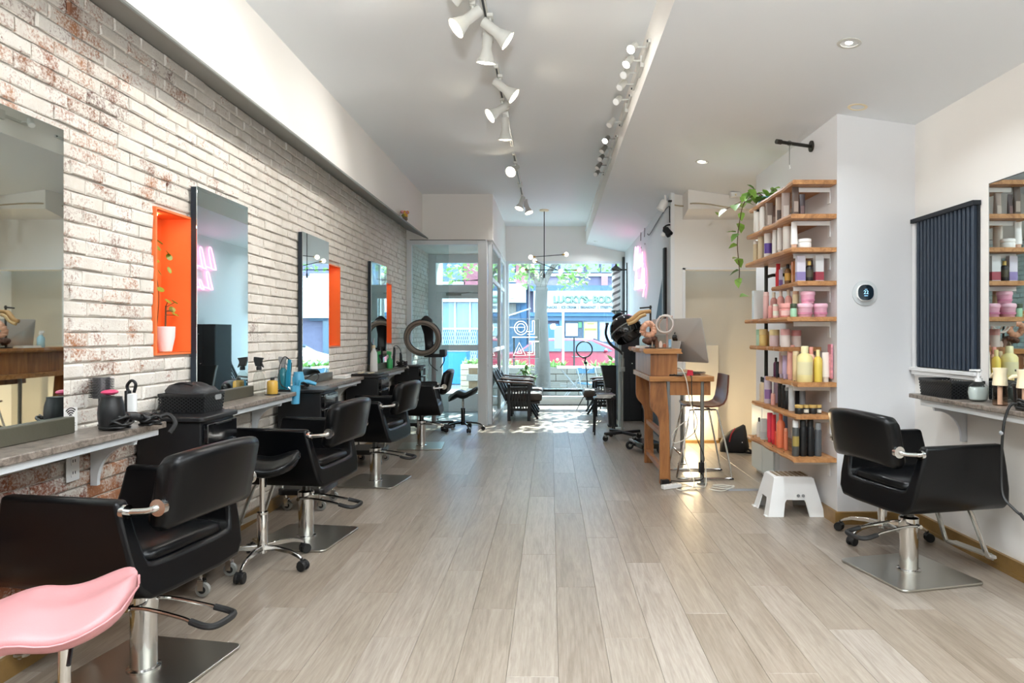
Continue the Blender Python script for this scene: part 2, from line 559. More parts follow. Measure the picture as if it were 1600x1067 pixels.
# floor: a slab with individual planks
floor = struct(MB().box(-2.4, 2.8, BY - 0.2, FY + 0.15, -0.12, -0.006).build('floor', M['plank_gap'], smooth=False))
PW, PL = 0.199, 1.39
def plank_mesh(x0, x1, y0, y1):
    g = 0.0005
    x0 += g; x1 -= g; y0 += g; y1 -= g
    c = 0.0009
    b = MB()
    b.rings([[(x0, y0, -0.006), (x1, y0, -0.006), (x1, y1, -0.006), (x0, y1, -0.006)],
             [(x0, y0, -c), (x1, y0, -c), (x1, y1, -c), (x0, y1, -c)],
             [(x0 + c, y0 + c, 0), (x1 - c, y0 + c, 0), (x1 - c, y1 - c, 0), (x0 + c, y1 - c, 0)]])
    return b
rear = MB()
k0, k1 = -12, 13
for k in range(k0, k1):
    x0 = max(0.031 + PW * k, -2.08); x1 = min(0.031 + PW * (k + 1), 2.52)
    if x1 - x0 < 0.02:
        continue
    ph = {0: 3.39, 1: 5.6 - PL}.get(k, 3.39 + [0.0, 0.83, 0.31, 1.13, 0.57][k % 5] + random.uniform(-.08, .08))
    y = ph - math.ceil((ph - BY) / PL) * PL
    while y < FY + 0.1:
        a, bb = max(y, BY), min(y + PL, FY + 0.1)
        if bb - a > 0.03:
            if bb < 1.3:
                g_ = plank_mesh(x0, x1, a, bb)
                rear.add(g_.v, g_.f)
            else:
                plank_mesh(x0, x1, a, bb).build('plank', M['plank'], floor, smooth=False)
        y += PL
tag(rear.build('planks_behind_the_camera', M['plank'], floor, smooth=False), kind='stuff')

# left wall: mortar bed with niches cut out, whitewashed bricks laid on it, plaster above the ledge
w = MB()
ys = [BY - 0.2] + [v for n in NICHES for v in n[:2]] + [9.42]
for i in range(0, len(ys), 2):
    w.box(-2.45, -2.058, ys[i], ys[i + 1], -0.1, 2.83)
for y0, y1, z0, z1 in NICHES:
    w.box(-2.45, -2.058, y0, y1, -0.1, z0)
    w.box(-2.45, -2.058, y0, y1, z1, 2.83)
    w.box(-2.45, -2.22, y0, y1, z0, z1)
w.box(-2.45, -2.058, 9.42, 12.6, -0.1, 2.83)
wall_left = struct(w.build('wall_left', M['mortar'], smooth=False))
def brick_geo(y0, y1, z0, z1, rnd):
    f = LX + rnd.uniform(-0.004, 0.004)
    c = 0.0065
    def j(): return rnd.uniform(-0.003, 0.003)
    rings = []
    for x, d in ((-2.064, 0), (f - c, 0), (f, c)):
        rings.append([(x + (j() if d else 0), y0 + d + j(), z0 + d + j()), (x + (j() if d else 0), y1 - d + j(), z0 + d + j()),
                      (x + (j() if d else 0), y1 - d + j(), z1 - d + j()), (x + (j() if d else 0), y0 + d + j(), z1 - d + j())])
    b = MB()
    b.rings(rings)
    del b.f[0]; del b.m[0]
    return b
rb = random.Random(3)
BL, BH, JT = 0.194, 0.0605, 0.0068
bricks = []
row = 0
z = 0.10
while z < 2.80:
    z1 = min(z + BH, 2.815)
    y = 0.6 + (0.5 * (BL + JT) if row % 2 else 0) + rb.uniform(-.02, .02)
    while y < 11.0:
        spans = [(y, min(y + BL, 11.04))]
        for n in NICHES:
            if z1 > n[2] - 0.01 and z < n[3] + 0.01:
                nx = []
                for a, bb in spans:
                    if bb < n[0] - 0.012 or a > n[1] + 0.012:
                        nx.append((a, bb))
                    else:
                        if a < n[0] - 0.05: nx.append((a, n[0] - 0.013))
                        if bb > n[1] + 0.05: nx.append((n[1] + 0.013, bb))
                spans = nx
        for a, bb in spans:
            if bb - a > 0.02:
                bricks.append((a, bb, z, z1))
        y += BL + JT
    z += BH + JT
    row += 1
def hidden(b):
    yc, zc = (b[0] + b[1]) / 2, (b[2] + b[3]) / 2
    s = FOC / yc
    px, py = 860 + LX * s, 522 - (zc - EYE) * s
    if not (-20 < px < 1600 and -15 < py < 1085):
        return True
    if 1.9 < yc < 2.72 and 0.93 < zc < 2.13: return True     # behind the mirrors
    if 3.78 < yc < 4.42 and 0.93 < zc < 2.13: return True
    if 0.80 < zc < 0.89: return True                        # behind the counters' edges
    if zc < 0.72 and yc > 3.1: return True                  # behind chairs and trolleys
    return False
vis = sorted([b for b in bricks if not hidden(b)], key=lambda b: b[0])[:298]
vset = set(vis)
for b in vis:
    brick_geo(*b, rb).build('brick', M['brick'], wall_left, smooth=False)
mass = MB()
for b in bricks:
    if b not in vset:
        g = brick_geo(*b, rb)
        mass.add(g.v, g.f)
tag(mass.build('brickwork', M['brick'], wall_left, smooth=False), kind='stuff')
for y0, y1, z0, z1 in NICHES:
    xb = -2.2
    n = MB()
    e_ = .003
    y0 += e_; y1 -= e_; z0 += e_; z1 -= e_
    n.quad((xb, y0, z0), (xb, y1, z0), (xb, y1, z1), (xb, y0, z1))
    n.quad((xb, y0, z0), (xb, y0, z1), (LX + .006, y0, z1), (LX + .006, y0, z0))
    n.quad((xb, y1, z0), (LX + .006, y1, z0), (LX + .006, y1, z1), (xb, y1, z1))
    n.quad((xb, y0, z1), (xb, y1, z1), (LX + .006, y1, z1), (LX + .006, y0, z1))
    n.quad((xb, y0, z0), (LX + .006, y0, z0), (LX + .006, y1, z0), (xb, y1, z0))
    nb = n.build('niche', M['orange'], wall_left, smooth=False)
    e = MB(); t = 0.012
    y0 -= .0015; y1 += .0015; z0 -= .0015; z1 += .0015
    for (a, b_, c, d) in ((y0 - t, y1 + t, z1, z1 + t), (y0 - t, y1 + t, z0 - t, z0), (y0 - t, y0, z0, z1), (y1, y1 + t, z0, z1)):
        e.box(LX - .03, LX + .009, a, b_, c, d)
    e.build('niche_edge', M['orange_edge'], nb, smooth=False)
    MB().lathe([(0.028, 0), (0.028, 0.006), (0.001, 0.006)], 16, (-2.13, (y0 + y1) / 2 - .05, z1 - .0115)).build('niche_light', M['glow_warm'], nb)
MB().prism([(-2.45, 2.832), (-2.058, 2.827), (-1.82, 2.713), (-1.82, ZC + .1), (-2.45, ZC + .1)], 'y', BY - .2, 9.36).build('upper_wall', M['white_wall'], wall_left, smooth=False)
struct(MB().prism([(-2.06, 2.79), (-1.735, 2.643), (-1.73, 2.648), (-1.732, 2.661), (-1.83, 2.712), (-2.06, 2.82)], 'y', BY, 9.34).build('trim_1', M['ledge'], smooth=False))
struct(MB().box(-2.06, LX + .004, BY, 9.3, 0, 0.085).build('baseboard_left', M['brown_base'], smooth=False))

# right wall, column, rear wall
struct(MB().box(RX, RX + .25, BY - .2, 8.3, -.1, 3.2).build('wall_right', M['white_wall'], smooth=False))
struct(MB().box(1.966, RX + .1, 4.52, 6.3, -.1, 3.2).build('wall_column', M['grey_wall'], smooth=False))
struct(MB().box(2.478, RX, BY, 4.52, 0, 0.09).box(2.470, RX, BY, 4.52, 0.0, 0.02).build('baseboard_right', M['brown_base'], smooth=False))
struct(MB().box(1.944, 2.48, 4.498, 4.52, 0, 0.085).box(1.944, 1.966, 4.52, 5.2, 0, 0.085).build('baseboard_column', M['brown_base'], smooth=False))
struct(MB().box(-2.45, 2.75, BY - .25, BY, -.1, 3.4).build('wall_rear', mat('rear_wall', '#7d7a76', .7), smooth=False))

# partition with the neon sign, its white end wall and the alcove behind the reception desk
PX0 = 1.37
wp = MB().box(PX0, PX0 + .12, 7.6, FY, -.1, 3.2)
struct(wp.build('wall_partition', M['grey_wall'], smooth=False))
mural = MB()
mural.prism([(7.93, 2.12), (10.05, 0.0), (7.93, 0.0)], 'x', PX0 - .003, PX0)
struct(mural.build('trim_2', M['black_paint'], smooth=False))
struct(MB().box(PX0 - .03, PX0 + .02, 7.76, 7.86, 0, 2.32).build('trim_3', M['black_matte'], smooth=False))
struct(MB().box(PX0 - .034, PX0 + .02, 7.862, 7.885, 0, 2.2).build('trim_4', M['trim_white'], smooth=False))
wb = MB()
wb.box(PX0, 1.53, 7.48, 7.62, -.1, 3.2).box(1.53, 2.8, 7.48, 7.62, 2.03, 3.2).box(2.42, 2.8, 7.48, 7.62, -.1, 2.03)
struct(wb.build('wall_alcove_front', M['white_wall'], smooth=False))
struct(MB().box(1.4, 2.8, 7.95, 8.1, -.1, 2.4).build('wall_alcove', M['beige_wall'], smooth=False))
struct(MB().box(1.36, 1.40, 7.44, 7.48, 0, 2.9).box(1.50, 1.53, 7.465, 7.48, 0, 2.05).box(1.5, 2.42, 7.465, 7.48, 2.03, 2.055).build('trim_5', M['trim_white'], smooth=False))
struct(MB().box(1.53, 2.01, 7.88, 7.95, 0.03, 1.17).build('wall_low', M['beige_wall'], bevel=.006, smooth=False))
struct(MB().box(1.53, 2.01, 7.86, 7.95, 0.0, 0.03).box(2.01, 2.42, 7.93, 7.95, 0, .05).build('baseboard_alcove', M['brown_base'], smooth=False))
struct(MB().prism([(7.18, 2.665), (7.48, 2.60), (7.48, 3.2), (7.18, 3.2)], 'x', 1.5, 2.5).build('trim_6', M['white_wall'], smooth=False))

# ceilings: the high one on the brick side, the soffit face, the lower one that dips towards the other wall
struct(MB().box(-2.45, 0.70, BY - .2, FY + .2, ZC, ZC + .15).build('ceiling', M['ceiling'], smooth=False))
lc = MB()
lc.add([(0.634, BY, 3.0), (2.8, BY, 2.70), (2.8, 7.5, 2.69), (0.634, 7.5, 3.0), (0.66, FY + .1, 2.96), (2.8, FY + .1, 2.50)],
       [(0, 1, 2, 3), (3, 2, 5, 4)])
lc.add([(0.634, BY, 3.2), (2.8, BY, 3.2), (2.8, FY + .1, 3.2), (0.634, FY + .1, 3.2)], [(0, 1, 2, 3)])
struct(lc.build('ceiling_low', M['ceiling'], smooth=False))
struct(MB().add([(0.634, BY, 3.0), (0.634, 7.5, 3.0), (0.66, FY + .1, 2.96), (0.66, FY + .1, 3.3), (0.634, 7.5, 3.3), (0.634, BY, 3.3)],
                [(0, 1, 4, 5), (1, 2, 3, 4)]).build('trim_7', M['white_wall'], smooth=False))

# entry box over the door
struct(MB().box(-2.45, -0.82, 9.36, FY + .1, 2.64, ZC).build('wall_entry_box', M['white_wall'], smooth=False))
struct(MB().box(-0.9, 2.0, FY, FY + .2, 2.647, 3.35).build('wall_front', M['white_wall'], smooth=False))
struct(MB().box(-0.83, 1.40, FY - .02, FY + .18, -.1, 0.10).build('trim_8', M['trim_white'], smooth=False))

def frame_bar(name, parent, x0, x1, y0, y1, z0, z1, m='frame_white'):
    return MB().box(x0, x1, y0, y1, z0, z1).build(name, M[m], parent, bevel=.004, segs=1, smooth=False)

# window_1: the shop window
w1 = struct(thing('window_1', None, None, (0, 0, 0)))
for a in ((-0.83, -0.77, FY, FY + .07, .1, 2.65), (1.27, 1.37, FY, FY + .07, .1, 2.65), (-.77, 1.27, FY, FY + .07, .1, .15), (-.77, 1.27, FY, FY + .07, 2.60, 2.65),
          (-0.40, -0.38, FY + .01, FY + .05, .15, 2.6)):
    frame_bar('window_frame', w1, *a)
MB().box(-.78, 1.28, FY + .03, FY + .036, .12, 2.62).build('pane', M['glass'], w1, smooth=False)
frame_bar('window_post', w1, 1.325, 1.368, FY - .05, FY, 0.1, 2.72, 'dark_line')

# window_2: inner entry screen facing the shop
w2 = struct(thing('window_2', None, None, (0, 0, 0)))
for a in ((-2.044, -1.97, 9.36, 9.42, 0, 2.64), (-1.03, -.90, 9.36, 9.48, 0, 2.64), (-1.97, -1.03, 9.36, 9.42, 2.57, 2.64)):
    frame_bar('window_frame', w2, *a)
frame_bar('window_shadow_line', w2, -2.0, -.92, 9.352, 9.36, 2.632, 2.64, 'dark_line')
MB().box(-1.97, -1.45, 9.385, 9.391, .06, 2.57).build('pane', M['glass'], w2, smooth=False)
# window_3: side screen between the entry and the waiting corner
w3 = struct(thing('window_3', None, None, (0, 0, 0)))
for a in ((-.90, -.84, 9.5, 9.58, 0, 2.64), (-.88, -.83, 11.0, 11.07, 0, 2.64), (-.88, -.83, FY - .07, FY, 0, 2.64)):
    frame_bar('window_frame', w3, *a)
for zz in (0.03, 1.06, 2.1, 2.6):
    frame_bar('window_rail', w3, -.88, -.84, 9.58, FY - .07, zz - .03, zz + .03)
frame_bar('window_seal', w3, -.845, -.835, 9.5, 9.56, 0, 2.6, 'grey_plastic')
MB().box(-.862, -.857, 9.58, 11.0, .06, 2.57).box(-.862, -.857, 11.07, FY - .07, .06, 2.57).build('pane', M['glass'], w3, smooth=False)

# door_1: glazed street door with a transom light
DY = 11.1
d1 = struct(thing('door_1', None, None, (0, DY, 0)))
for a in ((-2.06, -1.93, 0, .1, 0, 2.64), (-.98, -.86, 0, .1, 0, 2.64), (-1.93, -.98, 0, .1, 2.50, 2.64), (-1.93, -.98, 0, .1, 2.0, 2.13), (-1.93, -.98, -.02, .12, 0, .04)):
    frame_bar('door_frame', d1, *a)
leaf = frame_bar('door_stile', d1, -1.93, -1.83, .02, .07, .04, 2.0)
frame_bar('door_stile', d1, -1.08, -.98, .02, .07, .04, 2.0)
for a in ((-1.83, -1.08, .02, .07, 1.90, 2.0), (-1.83, -1.08, .02, .07, 1.02, 1.12), (-1.83, -1.08, .02, .07, .04, .30)):
    frame_bar('door_rail', d1, *a)
MB().box(-1.84, -1.07, .04, .046, .29, 1.91).build('pane', M['glass'], d1, smooth=False)
MB().box(-1.94, -.97, .04, .046, 2.12, 2.51).build('pane', M['glass'], d1, smooth=False)
dc = MB().box(-1.75, -1.5, -.04, .02, 1.95, 1.99).tube([(-1.55, -.03, 1.98), (-1.35, -.16, 1.99), (-1.2, -.02, 1.99)], .008, 6)
dc.build('door_closer', M['lamp_grey'], d1)
MB().tube([(-1.04, -.03, .95), (-1.04, -.06, .98), (-1.04, -.06, 1.2), (-1.04, -.03, 1.23)], .012, 8).build('door_handle', M['chrome'], d1)
MB().box(-1.6, -1.15, -.1, -.09, 2.19, 2.2).tube([(-1.35, 0, 2.2), (-1.1, -.12, 2.22)], .006, 6).build('transom_arm', M['dark_line'], d1)
struct(MB().box(-2.06, -.86, 9.42, 11.1, -.01, 0.004).build('trim_9', mat('entry_mat', '#9aa5a8', 0.8, bump=.2, bscale=120), smooth=False))
struct(MB().box(-2.06, -.86, 11.2, FY + .2, -.05, 0.0).build('trim_10', mat('step_concrete', '#b5b9ba', 0.8), smooth=False))

# ------------------------------------------------------------------ stations along the brick wall
def counter(y0, y1, br, label, side=-1):
    t = thing('wall_counter', label, 'counter', (0, 0, 0), group='shallow laminate counters')
    xb, xf = (LX + .006, -1.81)
    MB().box(xb, xf, y0, y1, CB + .001, CT).build('worktop', M['laminate'], t, bevel=.004, segs=2, smooth=False)
    MB().box(xb, xf - .02, y0 + .01, y1 - .03, CB - .03, CB).build('apron', M['frame_white'], t, bevel=.002, segs=1, smooth=False)
    for yy in br:
        prof = [(xb, CB - .03), (xf - .03, CB - .03), (xf - .035, CB - .05)]
        for i in range(9):
            a = PI / 2 * i / 8
            prof.append((xb + .03 + .155 * (1 - math.sin(a)), CB - .21 + .16 * math.cos(a)))
        prof += [(xb + .03, CB - .23), (xb, CB - .23)]
        MB().prism(prof, 'y', yy, yy + .02).build('bracket', M['frame_white'], t, smooth=False)
    return t
counter(0.2, 3.11, (2.92, 1.5), 'grey mottled laminate counter with white brackets, under the large mirror nearest the camera')
counter(3.66, 4.70, (4.5,), 'grey mottled laminate counter carrying the spray bottle and amber bottle')
counter(5.22, 6.40, (6.25,), 'grey mottled laminate counter beneath the third tall mirror along the bricks')
counter(6.83, 8.30, (8.1,), 'grey mottled laminate counter with a green bottle, closest to the street door')

def wall_mirror(y0, y1, z1, label):
    t = thing('wall_mirror', label, 'mirror', (0, 0, 0), group='tall frameless mirrors on the brick wall')
    MB().box(LX + .008, -2.005, y0 + .004, y1 - .004, .90, z1 - .004).build('backing', M['backing'], t, smooth=False)
    MB().box(-2.0048, -2.0, y0, y1, .90, z1).build('glass', M['mirror'], t, bevel=.0015, segs=1, smooth=False)
    MB().box(LX + .008, -1.975, y0 - .02, y1 + .03, CT + .001, .958).build('sill', M['dark_sill'], t, bevel=.003, segs=1, smooth=False)
    return t
wall_mirror(1.95, 2.71, 2.14, 'tall frameless mirror over the counter with the black hairdryer')
wall_mirror(3.73, 4.36, 2.14, 'tall frameless mirror just past the orange niche with the white pot')
wall_mirror(5.32, 5.95, 2.13, 'tall frameless mirror before the second, empty orange niche')
wall_mirror(7.36, 8.05, 2.12, 'narrow-looking tall mirror beside the third orange niche near the door')

def outlet(loc, label, plate='white_plastic', rx=True):
    t = thing('wall_outlet', label, 'outlet', loc)
    MB().box(0, .006, -.038, .038, -.06, .06).build('plate', M[plate], t, bevel=.003, smooth=False)
    for zz in (.025, -.025):
        MB().prism(rrect(.032, .034, .008), 'x', .006, .009).xf(Matrix.Translation((0, 0, zz))).build('socket', M['white_matte'], t, smooth=False)
        for yy in (-.007, .007):
            MB().box(.009, .0095, yy - .002, yy + .002, zz - .004, zz + .008).build('slot', M['rubber'], t, smooth=False)
    return t
outlet((LX + .012, 2.80, .735), 'white double power outlet on the bricks under the nearest counter')

# ------------------------------------------------------------------ styling chairs (local: faces +Y)
def chair_proto(loc, rotz, label):
    t = thing('styling_chair', label, 'chair', loc, rotz, 'black hydraulic styling chairs')
    # chrome base plate and pump
    MB().prism(rrect(.50, .50, .035, 4), 'z', 0.002, .014).build('base_plate', M['steel'], t, bevel=.003, segs=2)
    MB().lathe([(.06, .014), (.06, .022), (.047, .026), (.047, .245), (.05, .247), (.05, .30), (.044, .305), (.03, .307)], 28).build('pump_column', M['chrome'], t)
    MB().lathe([(.026, .306), (.026, .365)], 20).lathe([(.085, .36), (.085, .372), (.05, .385)], 20).build('piston', M['dark_steel'], t)
    MB().box(-.13, .13, -.1, .22, .378, .395).build('seat_plate', M['black_matte'], t, bevel=.004)
    lv = MB()
    lv.tube(smooth_path([(-.052, .02, .262), (-.056, -.06, .268), (-.062, -.2, .252), (-.068, -.27, .238)]), .0075, 8)
    lv.tube(smooth_path([(.052, .02, .262), (.056, -.06, .268), (.062, -.2, .252), (.068, -.27, .238)]), .0075, 8)
    lv.tube([(-.065, .02, .262), (.065, .02, .262)], .011, 10)
    lvo = lv.build('pump_lever', M['chrome'], t)
    MB().tube(smooth_path([(-.067, -.255, .241), (-.07, -.31, .23), (-.055, -.345, .226), (0, -.355, .226), (.055, -.345, .226), (.07, -.31, .23), (.067, -.255, .241)], 5), .0125, 8).build('pedal_grip', M['rubber'], lvo)
    # footrest
    fr = MB()
    for s in (-1, 1):
        fr.tube(smooth_path([(s * .12, .2, .385), (s * .125, .27, .36), (s * .135, .36, .14), (s * .135, .38, .105), (s * .135, .42, .09)], 5), .013, 8)
    fr.tube(smooth_path([(-.135, .41, .09), (-.12, .435, .089), (0, .44, .089), (.12, .435, .089), (.135, .41, .09)], 4), .013, 8)
    fro = fr.build('footrest', M['chrome'], t)
    MB().box(-.12, .12, .365, .427, .10, .109).build('tread', M['steel'], fro, bevel=.002)
    # U-shaped upholstered tub: arms and seat bottom in one shell
    def yr(z): return -.24 + (z - .395) / .345 * .085
    def yf(z): return .385 - (z - .395) / .345 * .075
    outer = [(-.298, .735), (-.296, .62), (-.288, .50), (-.272, .425), (-.235, .385), (-.12, .378), (.12, .378), (.235, .385), (.272, .425), (.288, .50), (.296, .62), (.298, .735)]
    inner = [(-.246, .735), (-.236, .62), (-.222, .54), (-.213, .512), (-.19, .502), (-.10, .498), (.10, .498), (.19, .502), (.213, .512), (.222, .54), (.236, .62), (.246, .735)]
    n = len(outer)
    b = MB()
    vs = []
    for fy in (yr, yf):
        for pts in (outer, inner):
            vs += [(x, fy(z), z) for x, z in pts]
    fs = []
    for i in range(n - 1):
        fs += [(i, i + 1, n + i + 1, n + i), (2 * n + i, 3 * n + i, 3 * n + i + 1, 2 * n + i + 1),
               (i, 2 * n + i, 2 * n + i + 1, i + 1), (n + i, n + i + 1, 3 * n + i + 1, 3 * n + i)]
    fs += [(0, n, 3 * n, 2 * n), (n - 1, 3 * n - 1, 4 * n - 1, 2 * n - 1)]
    b.add(vs, fs)
    o = b.build('tub_shell', M['vinyl'], t, bevel=.016, segs=3, angle=1.2)
    # seat cushion
    rings = []
    for k, (z, ins) in enumerate([(.49, .012), (.505, 0), (.53, .004), (.542, .03), (.546, .09)]):
        w_, d0, d1 = .212 - ins, -.20 + ins, .385 - ins
        rings.append([(w_ * cx * .999, (d0 + d1) / 2 + (d1 - d0) / 2 * cy, z) for cx, cy in [(p[0] * 2, p[1] * 2) for p in rrect(1, 1, .12, 3)]])
    cu = MB().rings(rings).build('seat_cushion', M['vinyl'], t, angle=1.2)
    # floating backrest, gently bowed
    rings = []
    prof = [(p[0], p[1]) for p in rrect(.085, .265, .036, 4)]
    for x, sc in [(-.238, .55), (-.232, .86), (-.217, 1), (-.15, 1), (-.075, 1), (0, 1), (.075, 1), (.15, 1), (.217, 1), (.232, .86), (.238, .55)]:
        bow = .045 * (x / .25) ** 2
        rings.append([(x, -.315 + bow + a * sc - (h * sc) * .20, .765 + h * (sc if sc > .8 else .82) - .02 * (abs(x) / .25) ** 2) for a, h in prof])
    MB().rings(rings).build('backrest', M['vinyl'], t, angle=1.2)
    # chrome links between arms and backrest
    for s in (-1, 1):
        lk = MB()
        lk.tube(smooth_path([(s * .270, -.160, .695), (s * .268, -.19, .695), (s * .262, -.25, .70), (s * .254, -.272, .708), (s * .228, -.277, .71)], 5), .0115, 10)
        lk.tube([(s * .271, -.160, .695), (s * .271, -.178, .695)], .025, 14)
        lk.tube([(s * .254, -.277, .709), (s * .234, -.277, .709)], .03, 14)
        lk.build('arm_link', M['chrome'], t)
    return t
ch = chair_proto((-1.566, 2.54, 0), math.radians(80), 'black vinyl styling chair behind the pink saddle stool')
again(ch, (-1.557, 4.20, 0), math.radians(82), 'black vinyl styling chair directly behind the black saddle stool with chrome legs')
again(ch, (-1.54, 5.80, 0), math.radians(82), 'black vinyl styling chair in front of the third mirror, third from the camera')
again(ch, (-1.49, 7.62, 0), math.radians(95), 'black vinyl styling chair beside the ring-shaped dryer, nearest the street door')
again(ch, (1.957, 3.60, 0), math.radians(-77), 'black vinyl styling chair on its own across the room, facing the white wall')

# ------------------------------------------------------------------ saddle stools
def saddle_seat(parent, m, zc, amp=1.0, ln=.2, droop=1.0, shift=0.0):
    """saddle seat, raised at +Y, rolled down at -Y"""
    nu, nv = 13, 14
    def prof(v):
        return .012 + amp * (.065 * max(0, v) ** 1.6 - .09 * droop * max(0, -v - .25) ** 1.2 + .026 * math.exp(-((v + .3) / .28) ** 2) - .018 * math.exp(-((v - .3) / .35) ** 2))
    top, bot = [], []
    for j in range(nv + 1):
        v = -1 + 2 * j / nv
        hw = .185 * (max(0.0, 1 - abs(v) ** 4.5) ** .5) * (1.0 + .12 * v) + .012
        rt, rb_ = [], []
        for i in range(nu + 1):
            u = -1 + 2 * i / nu
            edge = max(abs(u), abs(v))
            z = prof(v) - .05 * amp * u * u * (1 - .4 * v) + .012 * math.exp(-((abs(u) - .45) / .25) ** 2) * (v > -.2)
            th = .062 * (1 - .25 * edge ** 4)
            rt.append((hw * u, ln * v + shift, zc + z + .02))
            rb_.append((hw * u * .93, ln * v * .95 + shift, zc + z * .8 + .02 - th))
        top.append(rt); bot.append(rb_)
    b = MB()
    vs = [p for r in top for p in r] + [p for r in bot for p in r]
    W = nu + 1
    H = (nv + 1) * W
    fs = []
    for j in range(nv):
        for i in range(nu):
            a = j * W + i
            fs += [(a, a + 1, a + W + 1, a + W), (H + a, H + a + W, H + a + W + 1, H + a + 1)]
    ring = [i for i in range(W)] + [j * W + nu for j in range(1, nv + 1)] + [nv * W + i for i in range(nu - 1, -1, -1)] + [j * W for j in range(nv - 1, 0, -1)]
    for k in range(len(ring)):
        p, q = ring[k], ring[(k + 1) % len(ring)]
        fs.append((p, H + p, H + q, q))
    b.add(vs, fs)
    so = b.build('saddle_seat', m, parent, sub=1)
    sm = MB()
    pts = []
    for k in ring:
        p = Vector(vs[k]); q = Vector(vs[H + k])
        pts.append(p.lerp(q, .35) + (Vector((p.x, p.y, 0)).normalized() * .0015))
    sm.tube(pts, .0028, 5, closed=True).build('seam', m, so)
    return so

def stool_proto(loc, rotz, label, seat_m, zc, leg_m='chrome', off=0.2, amp=1.0, ln=.2, droop=1.0, shift=0.0, group='saddle stools on castors'):
    t = thing('saddle_stool', label, 'stool', loc, rotz, group)
    saddle_seat(t, seat_m, zc, amp, ln, droop, shift)
    MB().lathe([(.07, zc - .055), (.06, zc - .035)], 16).box(-.05, .05, -.06, .06, zc - .05, zc - .035).build('seat_mount', M['black_matte'], t)
    MB().lathe([(.0145, .26), (.0145, zc - .04)], 14).build('gas_lift', M['chrome'], t)
    MB().lathe([(.028, .075), (.028, .29), (.026, .295)], 18).lathe([(.03, .29), (.03, .303), (.016, .304)], 18).build('column', M[leg_m], t)
    MB().tube([(.02, 0.02, zc - .06), (.10, .03, zc - .055), (.15, .03, zc - .09)], .005, 6).build('lift_lever', M['black_plastic'], t)
    for k in range(5):
        a = off + k * 2 * PI / 5
        R = Matrix.Rotation(a, 4, 'Z')
        l = MB()
        sec = []
        for r_, z_, w_, h_ in ((.02, .105, .03, .03), (.10, .108, .022, .026), (.19, .098, .018, .022), (.235, .082, .018, .02), (.262, .066, .016, .014)):
            sec.append([(r_, -w_ / 2, z_ - h_ / 2), (r_, w_ / 2, z_ - h_ / 2), (r_, w_ / 2.6, z_ + h_ / 2), (r_, -w_ / 2.6, z_ + h_ / 2)])
        l.rings(sec).xf(R)
        lo = l.build('leg', M[leg_m], t, bevel=.003, segs=2, angle=1.0)
        c = MB()
        for s in (-1, 1):
            c.lathe([(.006, -.009), (.026, -.008), (.028, 0), (.026, .008), (.006, .009)], 14, (.272, s * .016, .029), 'y')
        c.xf(R)
        co = c.build('castor_wheel', M['rubber'], lo)
        MB().prism([(.245, .042), (.262, .06), (.282, .055), (.296, .035), (.296, .028), (.272, .05)], 'y', -.024, .024).cyl((.262, 0, .05), (.262, 0, .07), .008, n=8).xf(R).build('castor_hood', M['black_plastic'], lo)
    return t
st = stool_proto((-1.617, 3.70, 0), math.radians(-72), 'black saddle stool on chrome legs between the two nearest styling chairs', M['vinyl'], .565, off=.95, amp=.55, droop=.35)
pk = stool_proto((-1.29, 1.75, 0), math.radians(-62), 'pink vinyl saddle stool with chrome pole, closest to the camera', M['pink_vinyl'], .57, off=.1, amp=.62, ln=.2, droop=.25, shift=-.03)
fs_ = stool_proto((-1.18, 8.9, 0), math.radians(-95), 'black saddle stool with dark legs standing by the glazed entry', M['vinyl'], .50, 'dark_steel', off=.5)
bs = stool_proto((2.10, 4.17, 0), math.radians(-10), 'low stool on chrome legs tucked behind the lone chair by the white column', M['vinyl'], .41, off=1.25, amp=.4)

# ------------------------------------------------------------------ black salon trolleys
def trolley_proto(loc, label, h=.893):
    t = thing('salon_trolley', label, 'trolley', loc, group='black salon trolleys')
    X0, X1, Y0, Y1 = 0, .33, 0, .36
    MB().box(X0, X1 - .015, Y0 + .012, Y1 - .012, .42, h - .025).build('cabinet', M['black_plastic'], t, bevel=.006, smooth=False)
    MB().prism(rrect(.34, .37, .03, 4), 'z', h - .025, h).xf(Matrix.Translation((.17, .18, 0))).build('top_tray', M['black_plastic'], t, bevel=.006)
    zz = h - .035
    for k in range(5):
        d = .105 if k == 0 else .082
        dr = MB().prism(rrect(.30, d - .008, .01, 3), 'x', 0, .03).xf(Matrix.Translation((X1 - .018, .18, zz - d / 2)))
        do = dr.build('drawer', M['black_gloss'], t, bevel=.004)
        MB().box(X1 + .012, X1 + .018, .10, .26, zz - .014, zz - .008).build('drawer_lip', M['black_plastic'], do, smooth=False)
        zz -= d
    for x, y in ((.03, .03), (.30, .03), (.03, .33), (.30, .33)):
        MB().cyl((x, y, .12), (x, y, h - .03), .011, n=12).build('post', M['chrome'], t)
    MB().prism(rrect(.34, .37, .04, 4), 'z', .12, .165).xf(Matrix.Translation((.17, .18, 0))).build('bottom_tray', M['black_plastic'], t, bevel=.008)
    for x, y in ((.05, .04), (.30, .04), (.05, .32), (.30, .32)):
        c = MB().lathe([(.01, -.011), (.034, -.01), (.036, 0), (.034, .01), (.01, .011)], 18, (x + .012, y, .038), 'y')
        co = c.build('castor_wheel', M['wheel_clear'], t)
        MB().lathe([(.004, -.013), (.018, -.013), (.018, .013), (.004, .013)], 12, (x + .012, y, .038), 'y').build('castor_hub', M['rubber'], co)
        MB().box(x - .008, x + .02, y - .017, y - .013, .035, .085).box(x - .008, x + .02, y + .013, y + .017, .035, .085).box(x - .008, x + .02, y - .017, y + .017, .082, .09).cyl((x, y, .085), (x, y, .13), .008, n=8).build('castor_fork', M['chrome'], co)
    return t
